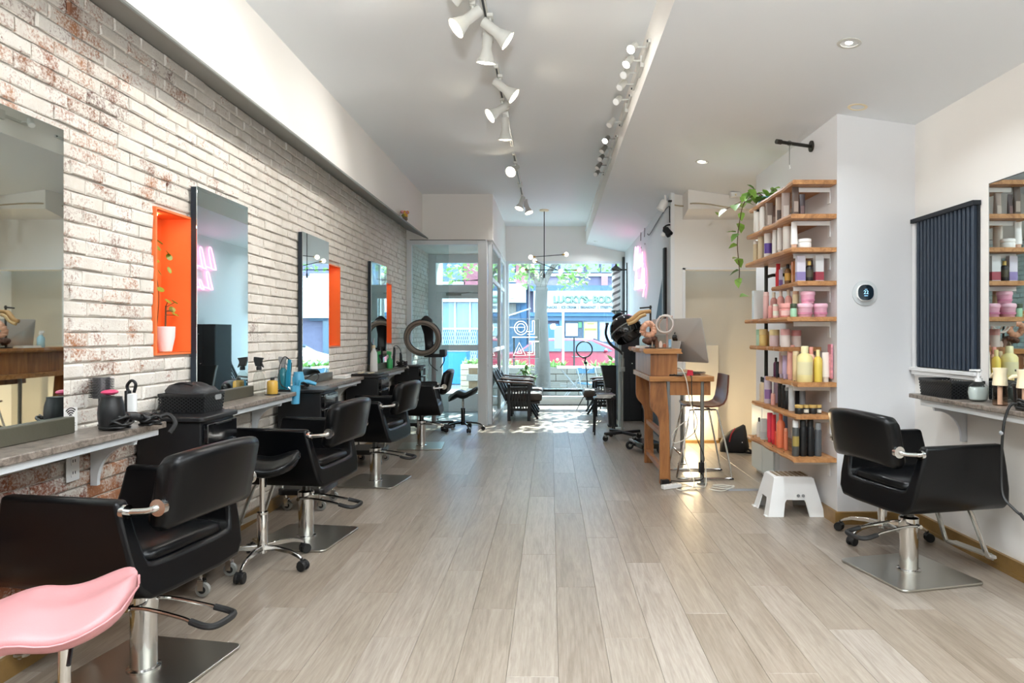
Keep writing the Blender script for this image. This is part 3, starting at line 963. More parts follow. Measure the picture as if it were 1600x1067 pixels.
tr = trolley_proto((-2.03, 3.22, 0), 'black plastic salon trolley with drawers under the woven basket')
again(tr, (-2.0, 4.82, 0), 0, 'black salon trolley with drawers holding the turquoise hair tools')
again(tr, (-2.0, 6.44, 0), 0, 'black salon trolley topped by a dark flat tray, between the third and fourth counters')
again(tr, (-2.0, 8.42, 0), 0, 'black salon trolley at the end of the brick wall below the ring dryer')

# ------------------------------------------------------------------ live-edge display shelves on the column and everything on them
SHELF = {1: ('topmost', 2.346, 5.62, 1.668), 2: ('second-highest', 2.112, 5.55, 1.655), 3: ('third-highest', 1.882, 5.60, 1.66), 4: ('fourth-highest', 1.652, 5.15, 1.70),
         5: ('middle', 1.405, 5.52, 1.63), 6: ('fourth-lowest', 1.192, 5.48, 1.66), 7: ('third-lowest', .953, 5.20, 1.70), 8: ('second-lowest', .730, 5.52, 1.69), 9: ('lowest', .434, 5.58, 1.67)}
SY0 = 4.525
rs = random.Random(11)
for k, (nm, z, y1, xf) in SHELF.items():
    y0 = SY0 if k != 6 else 4.78
    t = thing('display_shelf', f'{nm} live-edge wooden shelf with a white bracket on the column side', 'shelf', (1.966, y0, z), group='live-edge display shelves')
    n = 9
    fr = []
    for i in range(n + 1):
        f = i / n
        fr.append((xf - 1.966 + (.03 * f if k in (1, 4) else 0) + rs.uniform(-.012, .012) * (0 < i < n), (y1 - y0) * f))
    poly = [(-.002, 0)] + fr + [(-.002, y1 - y0)]
    b = MB()
    b.rings([[(p[0], p[1], -.016) for p in poly], [(p[0] - .006 * (0 < i < len(poly) - 1), p[1], -.002) for i, p in enumerate(poly)], [(p[0], p[1], .014) for p in poly]])
    b.build('board', M['shelf_wood'], t, smooth=False)
    br = MB().box(-.26, -.004, .10, .106, -.05, -.017).box(-.26, -.004, .10, .128, -.0205, -.017).box(-.008, -.002, .095, .135, -.13, -.017)
    br.build('bracket', M['trim_white'], t, bevel=.001, segs=1, smooth=False)
    if k in (4, 5, 7, 9):
        sc = MB()
        for i in range(2, n, 2):
            sc.cyl((fr[i][0] + .02, fr[i][1], .014), (fr[i][0] + .02, fr[i][1], .018), .005, n=8)
        sc.build('screw_heads', M['rubber'], t)

PAL = {}
def pal(hexc, rough=.35):
    key = hexc
    if key in M:
        return M[key]
    if key not in PAL:
        PAL[key] = mat('packaging_' + hexc.strip('#'), hexc, rough)
    return PAL[key]

def prod(kind, w, h, body, cap, band=None):
    """returns (name, root) - root mesh is the body, caps and printed bands are its parts"""
    r = w / 2
    b = MB()
    capb, capm = MB(), pal(cap) if cap else None
    bandb = None
    N = 14
    if kind == 'bottle':
        hb = h * .80
        b.lathe([(r * .94, 0), (r, .006), (r, hb * .84), (r * .8, hb * .93), (r * .42, hb), (r * .4, hb + .004)], N)
        capb.lathe([(r * .46, hb - .002), (r * .46, h - .003), (r * .4, h)], N)
        if band: bandb = (hb * .25, hb * .7)
    elif kind == 'tall':       # cylinder with a flush cap
        hb = h * .86
        b.lathe([(r * .93, 0), (r, .006), (r, hb - .004), (r * .95, hb)], N)
        capb.lathe([(r * .93, hb), (r * .95, h - .008), (r * .85, h)], N)
        if band: bandb = (hb * .2, hb * .6)
    elif kind == 'tube':       # stands on its cap, crimped at the top
        hc = h * .16
        rings = []
        for f in range(7):
            u = f / 6
            rx = r * (1 - .12 * u); ry = r * (1 - .82 * u)
            rings.append([(rx * math.cos(2 * PI * i / N), ry * math.sin(2 * PI * i / N), hc + (h - hc) * u) for i in range(N)])
        b.rings(rings)
        capb.lathe([(r * .72, 0), (r * .78, hc), (r * .6, hc + .001)], N)
    elif kind == 'jar':
        hb = h * .66
        b.lathe([(r * .95, 0), (r, .005), (r, hb - .005), (r * .9, hb)], 18)
        capb.lathe([(r * 1.0, hb), (r * 1.02, hb + .003), (r * 1.02, h - .004), (r * .95, h)], 18)
        if band: bandb = (hb * .2, hb * .75)
    elif kind == 'tub':        # tapering pot with a wider lid
        hb = h * .70
        b.lathe([(r * .8, 0), (r * .84, .004), (r * .95, hb)], 18)
        capb.lathe([(r * 1.0, hb), (r * 1.02, hb + .004), (r * 1.02, h - .008), (r * .9, h)], 18)
        if band: bandb = (hb * .3, hb * .5)
    elif kind == 'can':
        hb = h * .80
        b.lathe([(r * .95, 0), (r, .006), (r, hb - .012), (r * .86, hb)], N)
        capb.lathe([(r * .84, hb), (r * .86, hb + .005), (r * .86, h - .006), (r * .74, h)], N)
        if band: bandb = (hb * .35, hb * .7)
    elif kind == 'box':
        b.box(-r, r, -r * .7, r * .7, 0, h)
        if band:
            capb.box(-r * 1.01, r * 1.01, -r * .71, r * .71, h * .05, h * .38); capm = pal(band); band = None
        else:
            capb = None
    elif kind == 'pouch':
        rings = []
        for f in range(6):
            u = f / 5
            rings.append([(r * (1 - .05 * u) * (1 if u < .99 else 1) * x, r * (.55 * (1 - u) ** .8 + .06) * y, h * u) for x, y in [(p[0] * 2, p[1] * 2) for p in rrect(1, 1, .3, 2)]])
        b.rings(rings)
        if cap:
            capb.box(-r * .6, r * .6, -r * .56, -r * .535, h * .12, h * .45)
    elif kind == 'pump':
        hb = h * .74
        b.lathe([(r * .94, 0), (r, .006), (r, hb * .85), (r * .7, hb * .95), (r * .4, hb)], N)
        capb.lathe([(r * .42, hb), (r * .42, hb + h * .07), (r * .16, hb + h * .08), (r * .16, h - .014)], 10).box(-r * .3, r * .9, -r * .2, r * .2, h - .016, h)
        if band: bandb = (hb * .25, hb * .7)
    nm = {'bottle': 'product_bottle', 'tall': 'product_bottle', 'tube': 'product_tube', 'jar': 'product_jar', 'tub': 'product_tub', 'can': 'spray_can', 'box': 'product_box', 'pouch': 'product_pouch', 'pump': 'pump_bottle'}[kind]
    o = b.build(nm, pal(body), smooth=kind != 'box', angle=.9)
    if capb and capb.v and capm:
        capb.build('print_panel' if kind in ('box', 'pouch') else 'cap', capm, o, angle=.9, smooth=kind not in ('box',))
    if bandb and band:
        z0, z1 = bandb
        f = 1.012 if kind != 'tub' else .97
        MB().rings([[(r * f * math.cos(-PI * .95 + PI * 1.0 * i / 12), r * f * math.sin(-PI * .95 + PI * 1.0 * i / 12), zz) for i in range(13)] for zz in (z0, z1)], caps=False).build('printed_band', pal(band), o)
    return o

ORD = ['first', 'second', 'third', 'fourth', 'fifth', 'sixth', 'seventh', 'eighth', 'ninth', 'tenth', 'eleventh', 'twelfth', 'thirteenth', 'fourteenth', 'fifteenth', 'sixteenth']
CATS = {'bottle': 'bottle', 'tall': 'bottle', 'tube': 'tube', 'jar': 'jar', 'tub': 'tub', 'can': 'spray can', 'box': 'box', 'pouch': 'pouch', 'pump': 'bottle'}
# shelf: [(px, row, kind, width px, height px, body, cap, band, look)]; row 'f' = along the long front edge, 'b' = behind it, 'n' = along the end nearest the camera
STOCK = {
 2: [(1177, 'f', 'tube', 8, 38, '#e9e8e2', '#f4f4f0', None, 'white squeeze tube'), (1184, 'f', 'bottle', 9, 44, '#ecebe6', '#17181a', None, 'white bottle with black cap'),
     (1192, 'f', 'bottle', 10, 50, '#f0efec', '#17181a', None, 'taller white bottle with black cap'), (1202, 'f', 'pouch', 11, 46, '#8e7f76', '#d8cfc6', None, 'grey brown foil pouch'),
     (1209, 'b', 'pouch', 12, 48, '#a08b84', '#c9bcb4', None, 'dusty brown foil pouch'), (1217, 'f', 'pouch', 10, 48, '#c3b2a4', '#5d5049', None, 'beige foil pouch with dark print'),
     (1228, 'f', 'pouch', 13, 52, '#b7a9a2', '#e4dcd5', None, 'large pale foil pouch'), (1243, 'n', 'pouch', 11, 50, '#5a4a42', '#a39489', None, 'dark patterned foil pouch'),
     (1253, 'n', 'pouch', 9, 34, '#3b2d2e', '#6a5250', None, 'small dark brown pouch')],
 3: [(1181, 'f', 'tall', 8, 34, '#c9b996', '#f0efe9', None, 'beige bottle with white cap'), (1189, 'f', 'tall', 10, 46, '#d6c8a9', '#eeece6', None, 'cream bottle with white top'),
     (1200, 'f', 'tall', 12, 46, '#e8e4e0', '#f3f2ee', '#5a3f9a', 'white bottle with purple band'), (1211, 'f', 'tall', 8, 44, '#f0efec', '#e6e4df', None, 'slim white bottle'),
     (1219, 'f', 'tube', 10, 42, '#eceae6', '#d9d5cf', None, 'white crimped tube'), (1230, 'f', 'tall', 13, 46, '#efede8', '#b98a5e', None, 'white cylinder with wooden lid'),
     (1243, 'n', 'tube', 11, 42, '#f3f2f0', '#d8b39c', None, 'white cone tube on peach cap'), (1254, 'n', 'jar', 20, 15, '#f4f3f0', '#f1f0ed', None, 'wide white jar')],
 4: [(1206, 'f', 'bottle', 8, 33, '#c9202c', '#d33440', None, 'red bottle'), (1213, 'f', 'tube', 8, 36, '#cf2b36', '#b71d28', None, 'red squeeze tube'),
     (1220, 'f', 'box', 5, 26, '#d8d2e6', None, '#8e6fae', 'thin lilac box'), (1224, 'b', 'box', 5, 28, '#efeff2', None, '#9a86c2', 'thin white box'),
     (1231, 'f', 'bottle', 10, 32, '#7c5226', '#17181a', '#d2a24a', 'amber bottle with black cap'), (1242, 'f', 'box', 9, 34, '#d98a52', None, '#e0a06a', 'orange carton'),
     (1253, 'n', 'box', 13, 40, '#d7d3e0', None, '#8c7fb4', 'grey lilac carton'), (1262, 'n', 'bottle', 12, 32, '#1b1a1d', '#c5a65a', '#4a4433', 'black bottle with yellow neck'),
     (1269, 'b', 'bottle', 7, 34, '#5a2720', '#20140f', None, 'red brown bottle'), (1277, 'n', 'box', 13, 40, '#d9dadb', None, '#a04250', 'grey carton with crimson base')],
 5: [(1184, 'f', 'box', 15, 45, '#e4ecec', None, None, 'large white carton'), (1197, 'f', 'tall', 9, 42, '#edc1bd', '#f2d2cd', None, 'pink cylinder'),
     (1204, 'f', 'tall', 8, 20, '#f0a9a4', '#f4b8b1', None, 'short salmon bottle'), (1209, 'b', 'bottle', 11, 42, '#eab0a8', '#efe5d0', None, 'rosy bottle with cream cap'),
     (1212, 'f', 'tall', 9, 22, '#f3c9bf', '#eef0df', '#eef0df', 'short bottle with pale label'), (1220, 'b', 'bottle', 11, 44, '#e7a69f', '#f0ddcd', None, 'tall rosy bottle with cream cap'),
     (1228, 'f', 'jar', 20, 22, '#e0928c', '#e8a49e', '#f1c9c3', 'speckled coral jar'), (1232, 'b', 'bottle', 11, 44, '#ebaca4', '#f2e6d6', None, 'blush bottle with cream cap'),
     (1243, 'b', 'tall', 10, 42, '#e5d7ae', '#d9b596', None, 'cream and tan cylinder'), (1243, 'n', 'jar', 10, 21, '#9fcfb0', '#3d4a33', None, 'mint jar with dark lid'),
     (1256, 'n', 'tub', 24, 21, '#e3b0c2', '#ecc0cf', '#cf87a3', 'wide pink tub'), (1280, 'n', 'tub', 22, 21, '#dfa8bd', '#e8b8c8', '#ca7f9e', 'wide pink tub with ribbed side')],
 6: [(1184, 'f', 'jar', 10, 25, '#bfe0c8', '#a9d6b8', None, 'mint jar'), (1193, 'f', 'jar', 13, 26, '#f0d384', '#f2dc9c', None, 'yellow jar'),
     (1203, 'b', 'jar', 12, 22, '#efd98f', '#f3e3ac', None, 'pale yellow jar'), (1210, 'f', 'jar', 15, 26, '#e8d1d3', '#f0dfa8', None, 'blush jar with yellow lid'),
     (1228, 'f', 'jar', 15, 28, '#efe4e0', '#e5b3b4', None, 'white jar with pink lid'), (1244, 'n', 'jar', 15, 26, '#eee2dd', '#d99a9c', None, 'white jar with rose lid')],
 7: [(1209, 'f', 'bottle', 8, 30, '#5a2247', '#17181a', None, 'plum bottle with black cap'), (1215, 'f', 'tall', 6, 24, '#20242e', '#101215', None, 'slim black bottle'),
     (1221, 'f', 'tube', 8, 40, '#cfb4b4', '#d7cbe0', None, 'dusty pink tube'), (1228, 'f', 'tube', 11, 46, '#cdbbdd', '#d8c8e4', None, 'lilac tube'),
     (1236, 'f', 'tube', 13, 54, '#efb2a2', '#f0b9ab', None, 'tall coral tube'), (1244, 'f', 'tall', 11, 46, '#f1d9a6', '#f5e3ba', None, 'peach bottle'),
     (1246, 'b', 'bottle', 13, 50, '#f0b9a8', '#eb9e90', None, 'salmon capped bottle'), (1258, 'n', 'bottle', 24, 56, '#eee1a0', '#f0e7b6', '#e5dcb0', 'big yellow bottle'),
     (1268, 'b', 'bottle', 14, 54, '#efc1a8', '#e9a08f', None, 'pink capped bottle'), (1276, 'n', 'bottle', 13, 50, '#e6cc5c', '#efe0a0', None, 'golden yellow bottle'),
     (1290, 'n', 'tube', 12, 46, '#efe8dc', '#e9e2d6', None, 'clear white tube')],
 8: [(1181, 'f', 'tube', 7, 30, '#e7dfe6', '#17181a', None, 'white tube on black cap'), (1187, 'f', 'bottle', 7, 38, '#d8c8ae', '#17181a', None, 'beige dropper bottle'),
     (1193, 'f', 'bottle', 8, 38, '#e9d6b2', '#17181a', None, 'cream bottle with black cap'), (1200, 'f', 'tall', 12, 42, '#dcd3e4', '#c9b3d9', '#9a78b4', 'white and purple bottle'),
     (1208, 'f', 'tall', 7, 18, '#f0b5ab', '#f3c4bb', None, 'short pink bottle'), (1213, 'b', 'tall', 8, 38, '#cdbfd9', '#d9cce2', None, 'lilac bottle'),
     (1219, 'f', 'tall', 7, 38, '#17191a', '#22262a', None, 'slim black cylinder'), (1224, 'f', 'tall', 7, 36, '#1a1c1d', '#33383b', None, 'thin black cylinder'),
     (1230, 'f', 'tall', 8, 34, '#16181a', '#aab0b3', None, 'black cylinder with silver top'), (1237, 'f', 'tall', 10, 40, '#c9cdd0', '#dfe2e3', None, 'silver white cylinder'),
     (1245, 'b', 'tall', 12, 38, '#1d222b', '#23303a', None, 'navy bottle'), (1254, 'b', 'tall', 9, 36, '#8e9299', '#a3a7ae', None, 'grey bottle'),
     (1246, 'n', 'jar', 13, 14, '#141414', '#c2a15a', None, 'black jar with gold lid'), (1257, 'n', 'jar', 8, 14, '#151515', '#c9ab66', '#e4e0d2', 'small labelled black jar'),
     (1266, 'n', 'jar', 12, 14, '#141414', '#c2a15a', None, 'black jar with brass lid'), (1277, 'n', 'jar', 7, 14, '#151515', '#c9ab66', '#e4e0d2', 'little labelled black jar')],
 9: [(1186, 'f', 'bottle', 7, 30, '#e4e6e2', '#3a3d40', None, 'white bottle with dark cap'), (1194, 'f', 'box', 10, 32, '#e3e8e6', None, '#cfd6d6', 'white carton'),
     (1203, 'f', 'tube', 9, 46, '#e2415a', '#d8384f', None, 'hot red tube'), (1209, 'f', 'tube', 8, 46, '#e23a45', '#cf2c38', None, 'scarlet tube'),
     (1213, 'f', 'tall', 5, 22, '#e8573f', '#ef6a50', None, 'small coral bottle'), (1220, 'f', 'bottle', 13, 54, '#ee7f58', '#e9704a', None, 'big coral bottle'),
     (1228, 'f', 'tall', 6, 34, '#ef8f6c', '#f0a080', None, 'small peach bottle'), (1227, 'b', 'tube', 8, 56, '#7f9fc8', '#8fadd2', None, 'blue tube'),
     (1237, 'n', 'can', 11, 56, '#4a4c4b', '#e6e8e8', '#a08c4c', 'grey spray can with white cap'), (1247, 'n', 'can', 11, 56, '#16181a', '#1d1f21', None, 'black spray can'),
     (1256, 'b', 'can', 11, 54, '#5b5e60', '#d7dadb', None, 'grey spray can'), (1266, 'n', 'can', 11, 57, '#17191b', '#222426', None, 'second black spray can'),
     (1278, 'n', 'can', 11, 52, '#53575a', '#9a9ea0', None, 'smoky grey spray can')],
}
for k, items in STOCK.items():
    nm, z, y1, xf = SHELF[k]
    y0 = SY0 if k != 6 else 4.78
    placed = []
    for (px, row, kind, wp_, hp, body, cap, band, look) in items:
        if row == 'n':
            Y = y0 + .085
            X = (px - 860) * Y / FOC
        else:
            X = xf + (.062 if row == 'f' else .135)
            Y = min(max(FOC * X / (px - 860), y0 + .05), y1 - .05)
        w_, h_ = wp_ * Y / FOC, hp * Y / FOC
        placed.append([X, Y, w_, h_, row, kind, body, cap, band, look])
    # keep neighbours from passing through one another
    for it in range(60):
        for i in range(len(placed)):
            for j in range(i + 1, len(placed)):
                a, b_ = placed[i], placed[j]
                dx, dy = b_[0] - a[0], b_[1] - a[1]
                d = math.hypot(dx, dy) or 1e-4
                need = (a[2] + b_[2]) / 2 * 1.03 + .001
                if d < need:
                    s = (need - d) / 2
                    ux, uy = dx / d, dy / d
                    a[0] -= ux * s * .5; a[1] -= uy * s; b_[0] += ux * s * .5; b_[1] += uy * s
        for p in placed:
            p[0] = min(max(p[0], xf + .02 + p[2] / 2), 1.96 - p[2] / 2)
            p[1] = min(max(p[1], y0 + p[2] / 2 + .004), y1 - p[2] / 2)
    placed.sort(key=lambda p: -p[1])
    for i, (X, Y, w_, h_, row, kind, body, cap, band, look) in enumerate(placed):
        o = prod(kind, w_, h_, body, cap, band)
        o.location = (X, Y, z + .0142)
        o.rotation_euler = (0, 0, rs.uniform(-.25, .25) if kind != 'box' else rs.uniform(-.08, .08))
        tag(o, f'{look} on the {nm} wooden shelf, {ORD[i]} from the window end', CATS[kind], f'products on the {nm} shelf')
    if k == 5:
        o = prod('tub', .098, .085, '#e9a9c0', '#eebacb', '#d68aa8')
        p = max((q for q in placed if q[5] == 'tub'), key=lambda q: q[1])
        o.location = (p[0] + .02, p[1], z + .0142 + p[3])
        tag(o, 'pink tub stacked on top of another pink tub on the middle shelf', 'tub', f'products on the {nm} shelf')

# pink packet pinned to the column, black pipe upright, pipe arm, low white cupboard
t = thing('hanging_packet', 'pink printed packet hanging on the column edge beside the big yellow bottles', 'packet', (1.958, 4.60, .99))
MB().box(-.012, 0, -.035, .03, 0, .24).build('packet', mat('pink_packet', '#dd93a0', .35, var=.3, vscale=40), t, bevel=.004)
MB().box(-.013, -.012, -.03, .025, .17, .235).build('header_card', pal('#c9808f'), t, smooth=False)
t = thing('pipe_upright', 'black iron pipe running up through the shelf ends with a side arm', 'pipe', (1.80, 5.50, .745))
MB().cyl((0, 0, .002), (0, 0, 1.12), .015, n=12).build('pipe', M['iron'], t)
MB().cyl((0, 0, 0), (0, 0, .012), .034, n=16).build('flange', M['iron'], t)
MB().tube([(0, 0, 1.03), (.05, -.01, 1.045), (.163, -.05, 1.045)], .014, 10).build('side_arm', M['iron'], t)
t = thing('low_cupboard', 'pale low cupboard with two doors under the lowest shelf', 'cupboard', (1.965, 5.66, 0))
MB().box(-.035, 0, 0, .62, .04, .66).build('carcass', M['frame_white'], t, smooth=False)
for a, bb in ((.006, .30), (.31, .614)):
    d = MB().box(-.05, -.036, a, bb, .05, .65).build('door', mat('pale_blue_door', '#d7e2e2', .4), t, bevel=.003)
    MB().ball((-.057, (a + bb) / 2, .36), .009, 8, 6).build('knob', M['rubber'], d)
t = thing('clothes_pipe', 'dark iron pipe rail sticking out of the column high above the shelves', 'pipe rail', (1.966, 4.95, 2.71))
MB().cyl((-.002, 0, 0), (-.014, 0, 0), .042, n=18).build('flange', M['iron'], t)
MB().tube([(-.012, 0, 0), (-.30, -.12, -.0)], .013, 12).tube([(-.272, -.108, 0), (-.312, -.125, 0)], .018, 12).build('pipe', M['iron'], t)
MB().tube([(-.2, -.08, .016), (-.2, -.08, -.02), (-.2, -.08, -.16)], .003, 6).tube(arc((-.2, -.08, -.0), .018, 0, 2 * PI, 12, 'xz'), .003, 6).build('hook_wire', M['lamp_grey'], t)
MB().tube([(-.2, -.08, -.16), (-.195, -.08, -.185), (-.205, -.08, -.19)], .004, 6).build('hook', M['white_plastic'], t)

# thermostat on the column face
t = thing('thermostat', 'white wall thermostat with a black screen reading 22 on the column', 'thermostat', (1.966 + .188, 4.518, 1.582))
MB().prism(rrect(.17, .17, .08, 6), 'y', -.006, .0).build('wall_plate', mat('clear_plate', '#cfd4d6', .3), t)
MB().prism(rrect(.115, .115, .05, 6), 'y', -.026, -.006).xf(Matrix.Translation((-.006, 0, .0))).build('body', M['white_plastic'], t, bevel=.004)
MB().prism(rrect(.106, .106, .044, 6), 'y', -.028, -.0255).xf(Matrix.Translation((-.004, 0, .002))).build('screen', mat('thermostat_screen', '#16242f', .15), t)
dg_ = mat('blue_digits', '#8fc4e8', .4, emit=1.2)
text_obj('digits', '22', dg_, t, (-.004, -.0295, .002), (PI / 2, 0, 0), .034, .0005)
MB().box(-.016, .008, -.0295, -.028, -.022, -.019).box(-.012, .004, -.0295, -.028, .022, .024).build('status_marks', dg_, t, smooth=False)

# white step stool with anti-slip top
t = thing('step_stool', 'white plastic step stool with a patterned anti-slip top, at the foot of the shelves', 'step stool', (1.752, 4.85, 0), 0)
sb = MB()
def ssec(z, a, b_):
    return [(x * a, y * b_, z) for x, y in [(p[0] * 2, p[1] * 2) for p in rrect(1, 1, .12, 3)]]
H_ = .265
W0, W1, D0, D1 = .205, .142, .165, .105
outer_ = []
def leg_pt(sx, sy, z):
    f = z / H_
    return (sx * (W0 + (W1 - W0) * f), sy * (D0 + (D1 - D0) * f), z)
def wall_panel(axis):
    """side panel with an arch cut out between two legs"""
    for s in (-1, 1):
        cut, top = .46, .115
        def P(u, z, off=0.0):
            f = z / H_
            w_, d_ = W0 + (W1 - W0) * f - off, D0 + (D1 - D0) * f - off
            return (u * w_, s * d_, z) if axis == 'x' else (s * w_, u * d_, z)
        outl = [(-1, 0), (-cut, 0), (-cut + .04, top - .02), (-cut + .1, top), (cut - .1, top), (cut - .04, top - .02), (cut, 0), (1, 0), (1, H_), (-1, H_)]
        n = len(outl)
        vs = [P(u, z) for u, z in outl] + [P(u, z, .008) for u, z in outl]
        fs = [(0, 1, 2, 3, 9), (3, 4, 8, 9), (4, 5, 6, 7, 8)]
        fs2 = [tuple(n + i for i in f)[::-1] for f in fs]
        sb.add(vs, fs + fs2 + [(i, (i + 1) % n, n + (i + 1) % n, n + i) for i in range(n)])
wall_panel('x'); wall_panel('y')
sb.rings([ssec(H_ - .006, W1 * 1.01, D1 * 1.01), ssec(H_ + .006, W1 * .99, D1 * .99), ssec(H_ + .008, W1 * .96, D1 * .95)])
for sx in (-1, 1):
    for sy in (-1, 1):
        x, y, _ = leg_pt(sx, sy, 0)
        sb.box(min(x, x + sx * .018), max(x, x + sx * .018), min(y - sy * .05, y), max(y - sy * .05, y), 0, .006)
body = sb.build('stool_body', M['white_plastic'], t, smooth=False)
gp = MB()
for i in range(7):
    for j in range(5):
        gp.box(-.115 + i * .034, -.09 + i * .034, -.078 + j * .033, -.054 + j * .033, H_ + .007, H_ + .0105)
gp.build('grip_pads', mat('grip_pad_brown', '#8b7a63', .7), t, smooth=False)
for x in (.02, .055):
    MB().cyl((x, -.137, .145), (x, -.142, .145), .011, n=14).build('finger_hole', M['grey_plastic'], t)

# trailing pothos at the window end of the topmost shelf
def leaf_geo(b, c, ln, wd, yaw, pitch, roll=0.0):
    R = Matrix.Translation(c) @ Matrix.Rotation(yaw, 4, 'Z') @ Matrix.Rotation(pitch, 4, 'X') @ Matrix.Rotation(roll, 4, 'Y')
    pts = [(0, 0, 0), (wd * .5, ln * .22, .12 * wd), (wd * .42, ln * .55, .1 * wd), (0, ln, -.1 * ln), (-wd * .42, ln * .55, .1 * wd), (-wd * .5, ln * .22, .12 * wd), (0, ln * .5, -.02 * ln)]
    o = len(b.v)
    b.v += [tuple(R @ Vector(p)) for p in pts]
    for f in ((0, 1, 6), (1, 2, 6), (2, 3, 6), (3, 4, 6), (4, 5, 6), (5, 0, 6)):
        b.f.append(tuple(o + i for i in f)); b.m.append(0)
t = thing('trailing_plant', 'trailing green pothos spilling over the window end of the topmost shelf', 'plant', (1.80, 5.52, 2.362))
MB().lathe([(.05, 0), (.062, .08), (.058, .082), (.052, .07), (.001, .068)], 16).build('pot', pal('#4aa0ad'), t)
vine = MB()
paths = [[(0, 0, .07), (-.06, .02, .12), (-.16, .05, .05), (-.20, .06, -.12), (-.215, .07, -.3), (-.20, .06, -.52), (-.21, .05, -.62)],
         [(0, 0, .07), (-.06, .08, .12), (-.2, .18, .06), (-.32, .25, .0)], [(0, 0, .07), (.04, -.03, .12), (.05, -.06, .13)]]
for p in paths:
    vine.tube(smooth_path(p, 5), .0045, 6)
vine.build('vine', M['stem'], t)
rl = random.Random(5)
spots = []
for p in paths:
    sp = smooth_path(p, 4)
    for q in sp[2::2]:
        spots.append(q)
for i in range(22):
    spots.append(Vector((rl.uniform(-.16, .1), rl.uniform(-.12, .16), rl.uniform(.06, .2))))
for q in (( -.14, .02, -.74), (-.06, .0, -.75), (-.22, .05, -.42), (-.23, .06, -.2)):
    spots.append(Vector(q))
for i, q in enumerate(spots):
    b = MB()
    s = rl.uniform(.08, .125)
    leaf_geo(b, q, s, s * .72, rl.uniform(0, 6.28), rl.uniform(-1.2, .1), rl.uniform(-.4, .4))
    b.build('leaf', M['leaf'] if i % 3 else M['leaf_dark'], t, angle=2)

# ------------------------------------------------------------------ the station on the white wall
t = thing('wall_counter', 'grey mottled laminate counter with a white bracket on the white wall', 'counter', (0, 0, 0), group='shallow laminate counters')
MB().box(2.266, 2.497, 1.6, 4.17, .90, .926).build('worktop', M['laminate'], t, bevel=.004, smooth=False)
MB().box(2.29, 2.497, 1.6, 4.08, .862, .899).build('apron', M['frame_white'], t, bevel=.002, segs=1, smooth=False)
for yy in (3.95, 2.4):
    prof = [(2.497, .861), (2.30, .861), (2.305, .84)]
    for i in range(9):
        a = PI / 2 * i / 8
        prof.append((2.465 - .15 * (1 - math.sin(a)), .68 + .16 * math.cos(a)))
    prof += [(2.465, .655), (2.497, .655)]
    MB().prism(prof, 'y', yy, yy + .02).build('bracket', mat('bracket_grey', '#c9cbcf', .5), t, smooth=False)
t = thing('wall_mirror', 'large mirror in a thin dark edge above the counter on the white wall', 'mirror', (0, 0, 0))
MB().box(2.490, 2.499, 1.7, 3.745, .93, 2.155).build('backing', M['dark_line'], t, smooth=False)
MB().box(2.4875, 2.4905, 1.706, 3.739, .93, 2.149).build('glass', M['mirror'], t, smooth=False)
t = thing('slatted_vent_panel', 'navy vertical-slat panel in a white frame on the white wall', 'wall panel', (2.497, 3.83, 0))
MB().box(-.012, 0, 0, .63, 1.08, 2.06).build('back_board', M['navy_dark'], t, smooth=False)
for i in range(15):
    y = .012 + i * .0408
    MB().prism([(-.036, y + .006), (-.030, y), (-.012, y), (-.012, y + .023), (-.030, y + .023), (-.036, y + .017)], 'z', 1.085, 2.05).build('slat', M['navy'], t, smooth=False)
MB().box(-.05, 0, -.01, .655, 2.05, 2.078).build('top_rail', M['navy_dark'], t, bevel=.002, smooth=False)
MB().box(-.03, 0, .63, .665, 1.06, 2.05).build('frame_side', M['trim_white'], t, smooth=False)
MB().box(-.045, 0, -.01, .68, 1.055, 1.078).box(-.035, 0, -.0, .67, 1.03, 1.055).box(-.02, 0, 0, .66, 1.015, 1.03).build('sill', M['trim_white'], t, bevel=.002, smooth=False)

# ------------------------------------------------------------------ reception desk
t = thing('reception_desk', 'tall wooden reception desk with shaped board legs and a raised live-edge shelf', 'desk', (1.13, 6.25, 0))
dk = t
MB().box(-.275, .285, -.56, .55, .89, .936).build('desktop', M['desk_top_wood'], t, bevel=.004, segs=2, smooth=False)
def desk_leg(y0, y1):
    prof = [(-.265, .889), (-.265, .70), (-.258, .66), (-.24, .63), (-.215, .605), (-.195, .575), (-.184, .53), (-.18, .46), (-.18, 0), (-.085, 0), (-.10, .60), (-.125, .889)]
    return MB().prism(prof, 'y', y0, y1)
for y0 in (-.525, .40):
    desk_leg(y0, y0 + .045).build('leg', M['desk_wood'], t, bevel=.003, segs=1, smooth=False)
for z0 in (.40, .09):
    MB().box(-.165, -.125, -.48, .40, z0, z0 + .045).build('rail', M['desk_wood'], t, bevel=.002, smooth=False)
MB().box(-.09, .26, -.525, -.5, .77, .889).build('apron', M['desk_wood'], t, smooth=False)
MB().box(.24, .262, -.5, .5, .80, .889).build('apron', M['desk_wood'], t, smooth=False)
for y in (-.515, .36):
    MB().cyl((.19, y, .006), (.19, y, .89), .0175, n=14).lathe([(.045, 0), (.045, .008), (.02, .012)], 16, (.19, y, 0)).build('pipe_leg', M['lamp_grey'], t)
MB().box(-.262, -.03, -.535, .47, .937, 1.13).build('shelf_box', M['desk_wood'], t, bevel=.003, segs=1, smooth=False)
poly = []
for i in range(13):
    f = i / 12
    poly.append((-.325 + .018 * math.sin(f * 9) + .012 * math.sin(f * 23), -.575 + 1.09 * f))
poly += [(-.005, .515), (.0, -.575)]
MB().rings([[(p[0] + .012, p[1], 1.131) for p in poly], [(p[0] - .004, p[1], 1.15) for p in poly], [(p[0], p[1], 1.172) for p in poly]]).build('live_edge_slab', M['desk_top_wood'], t, smooth=False)

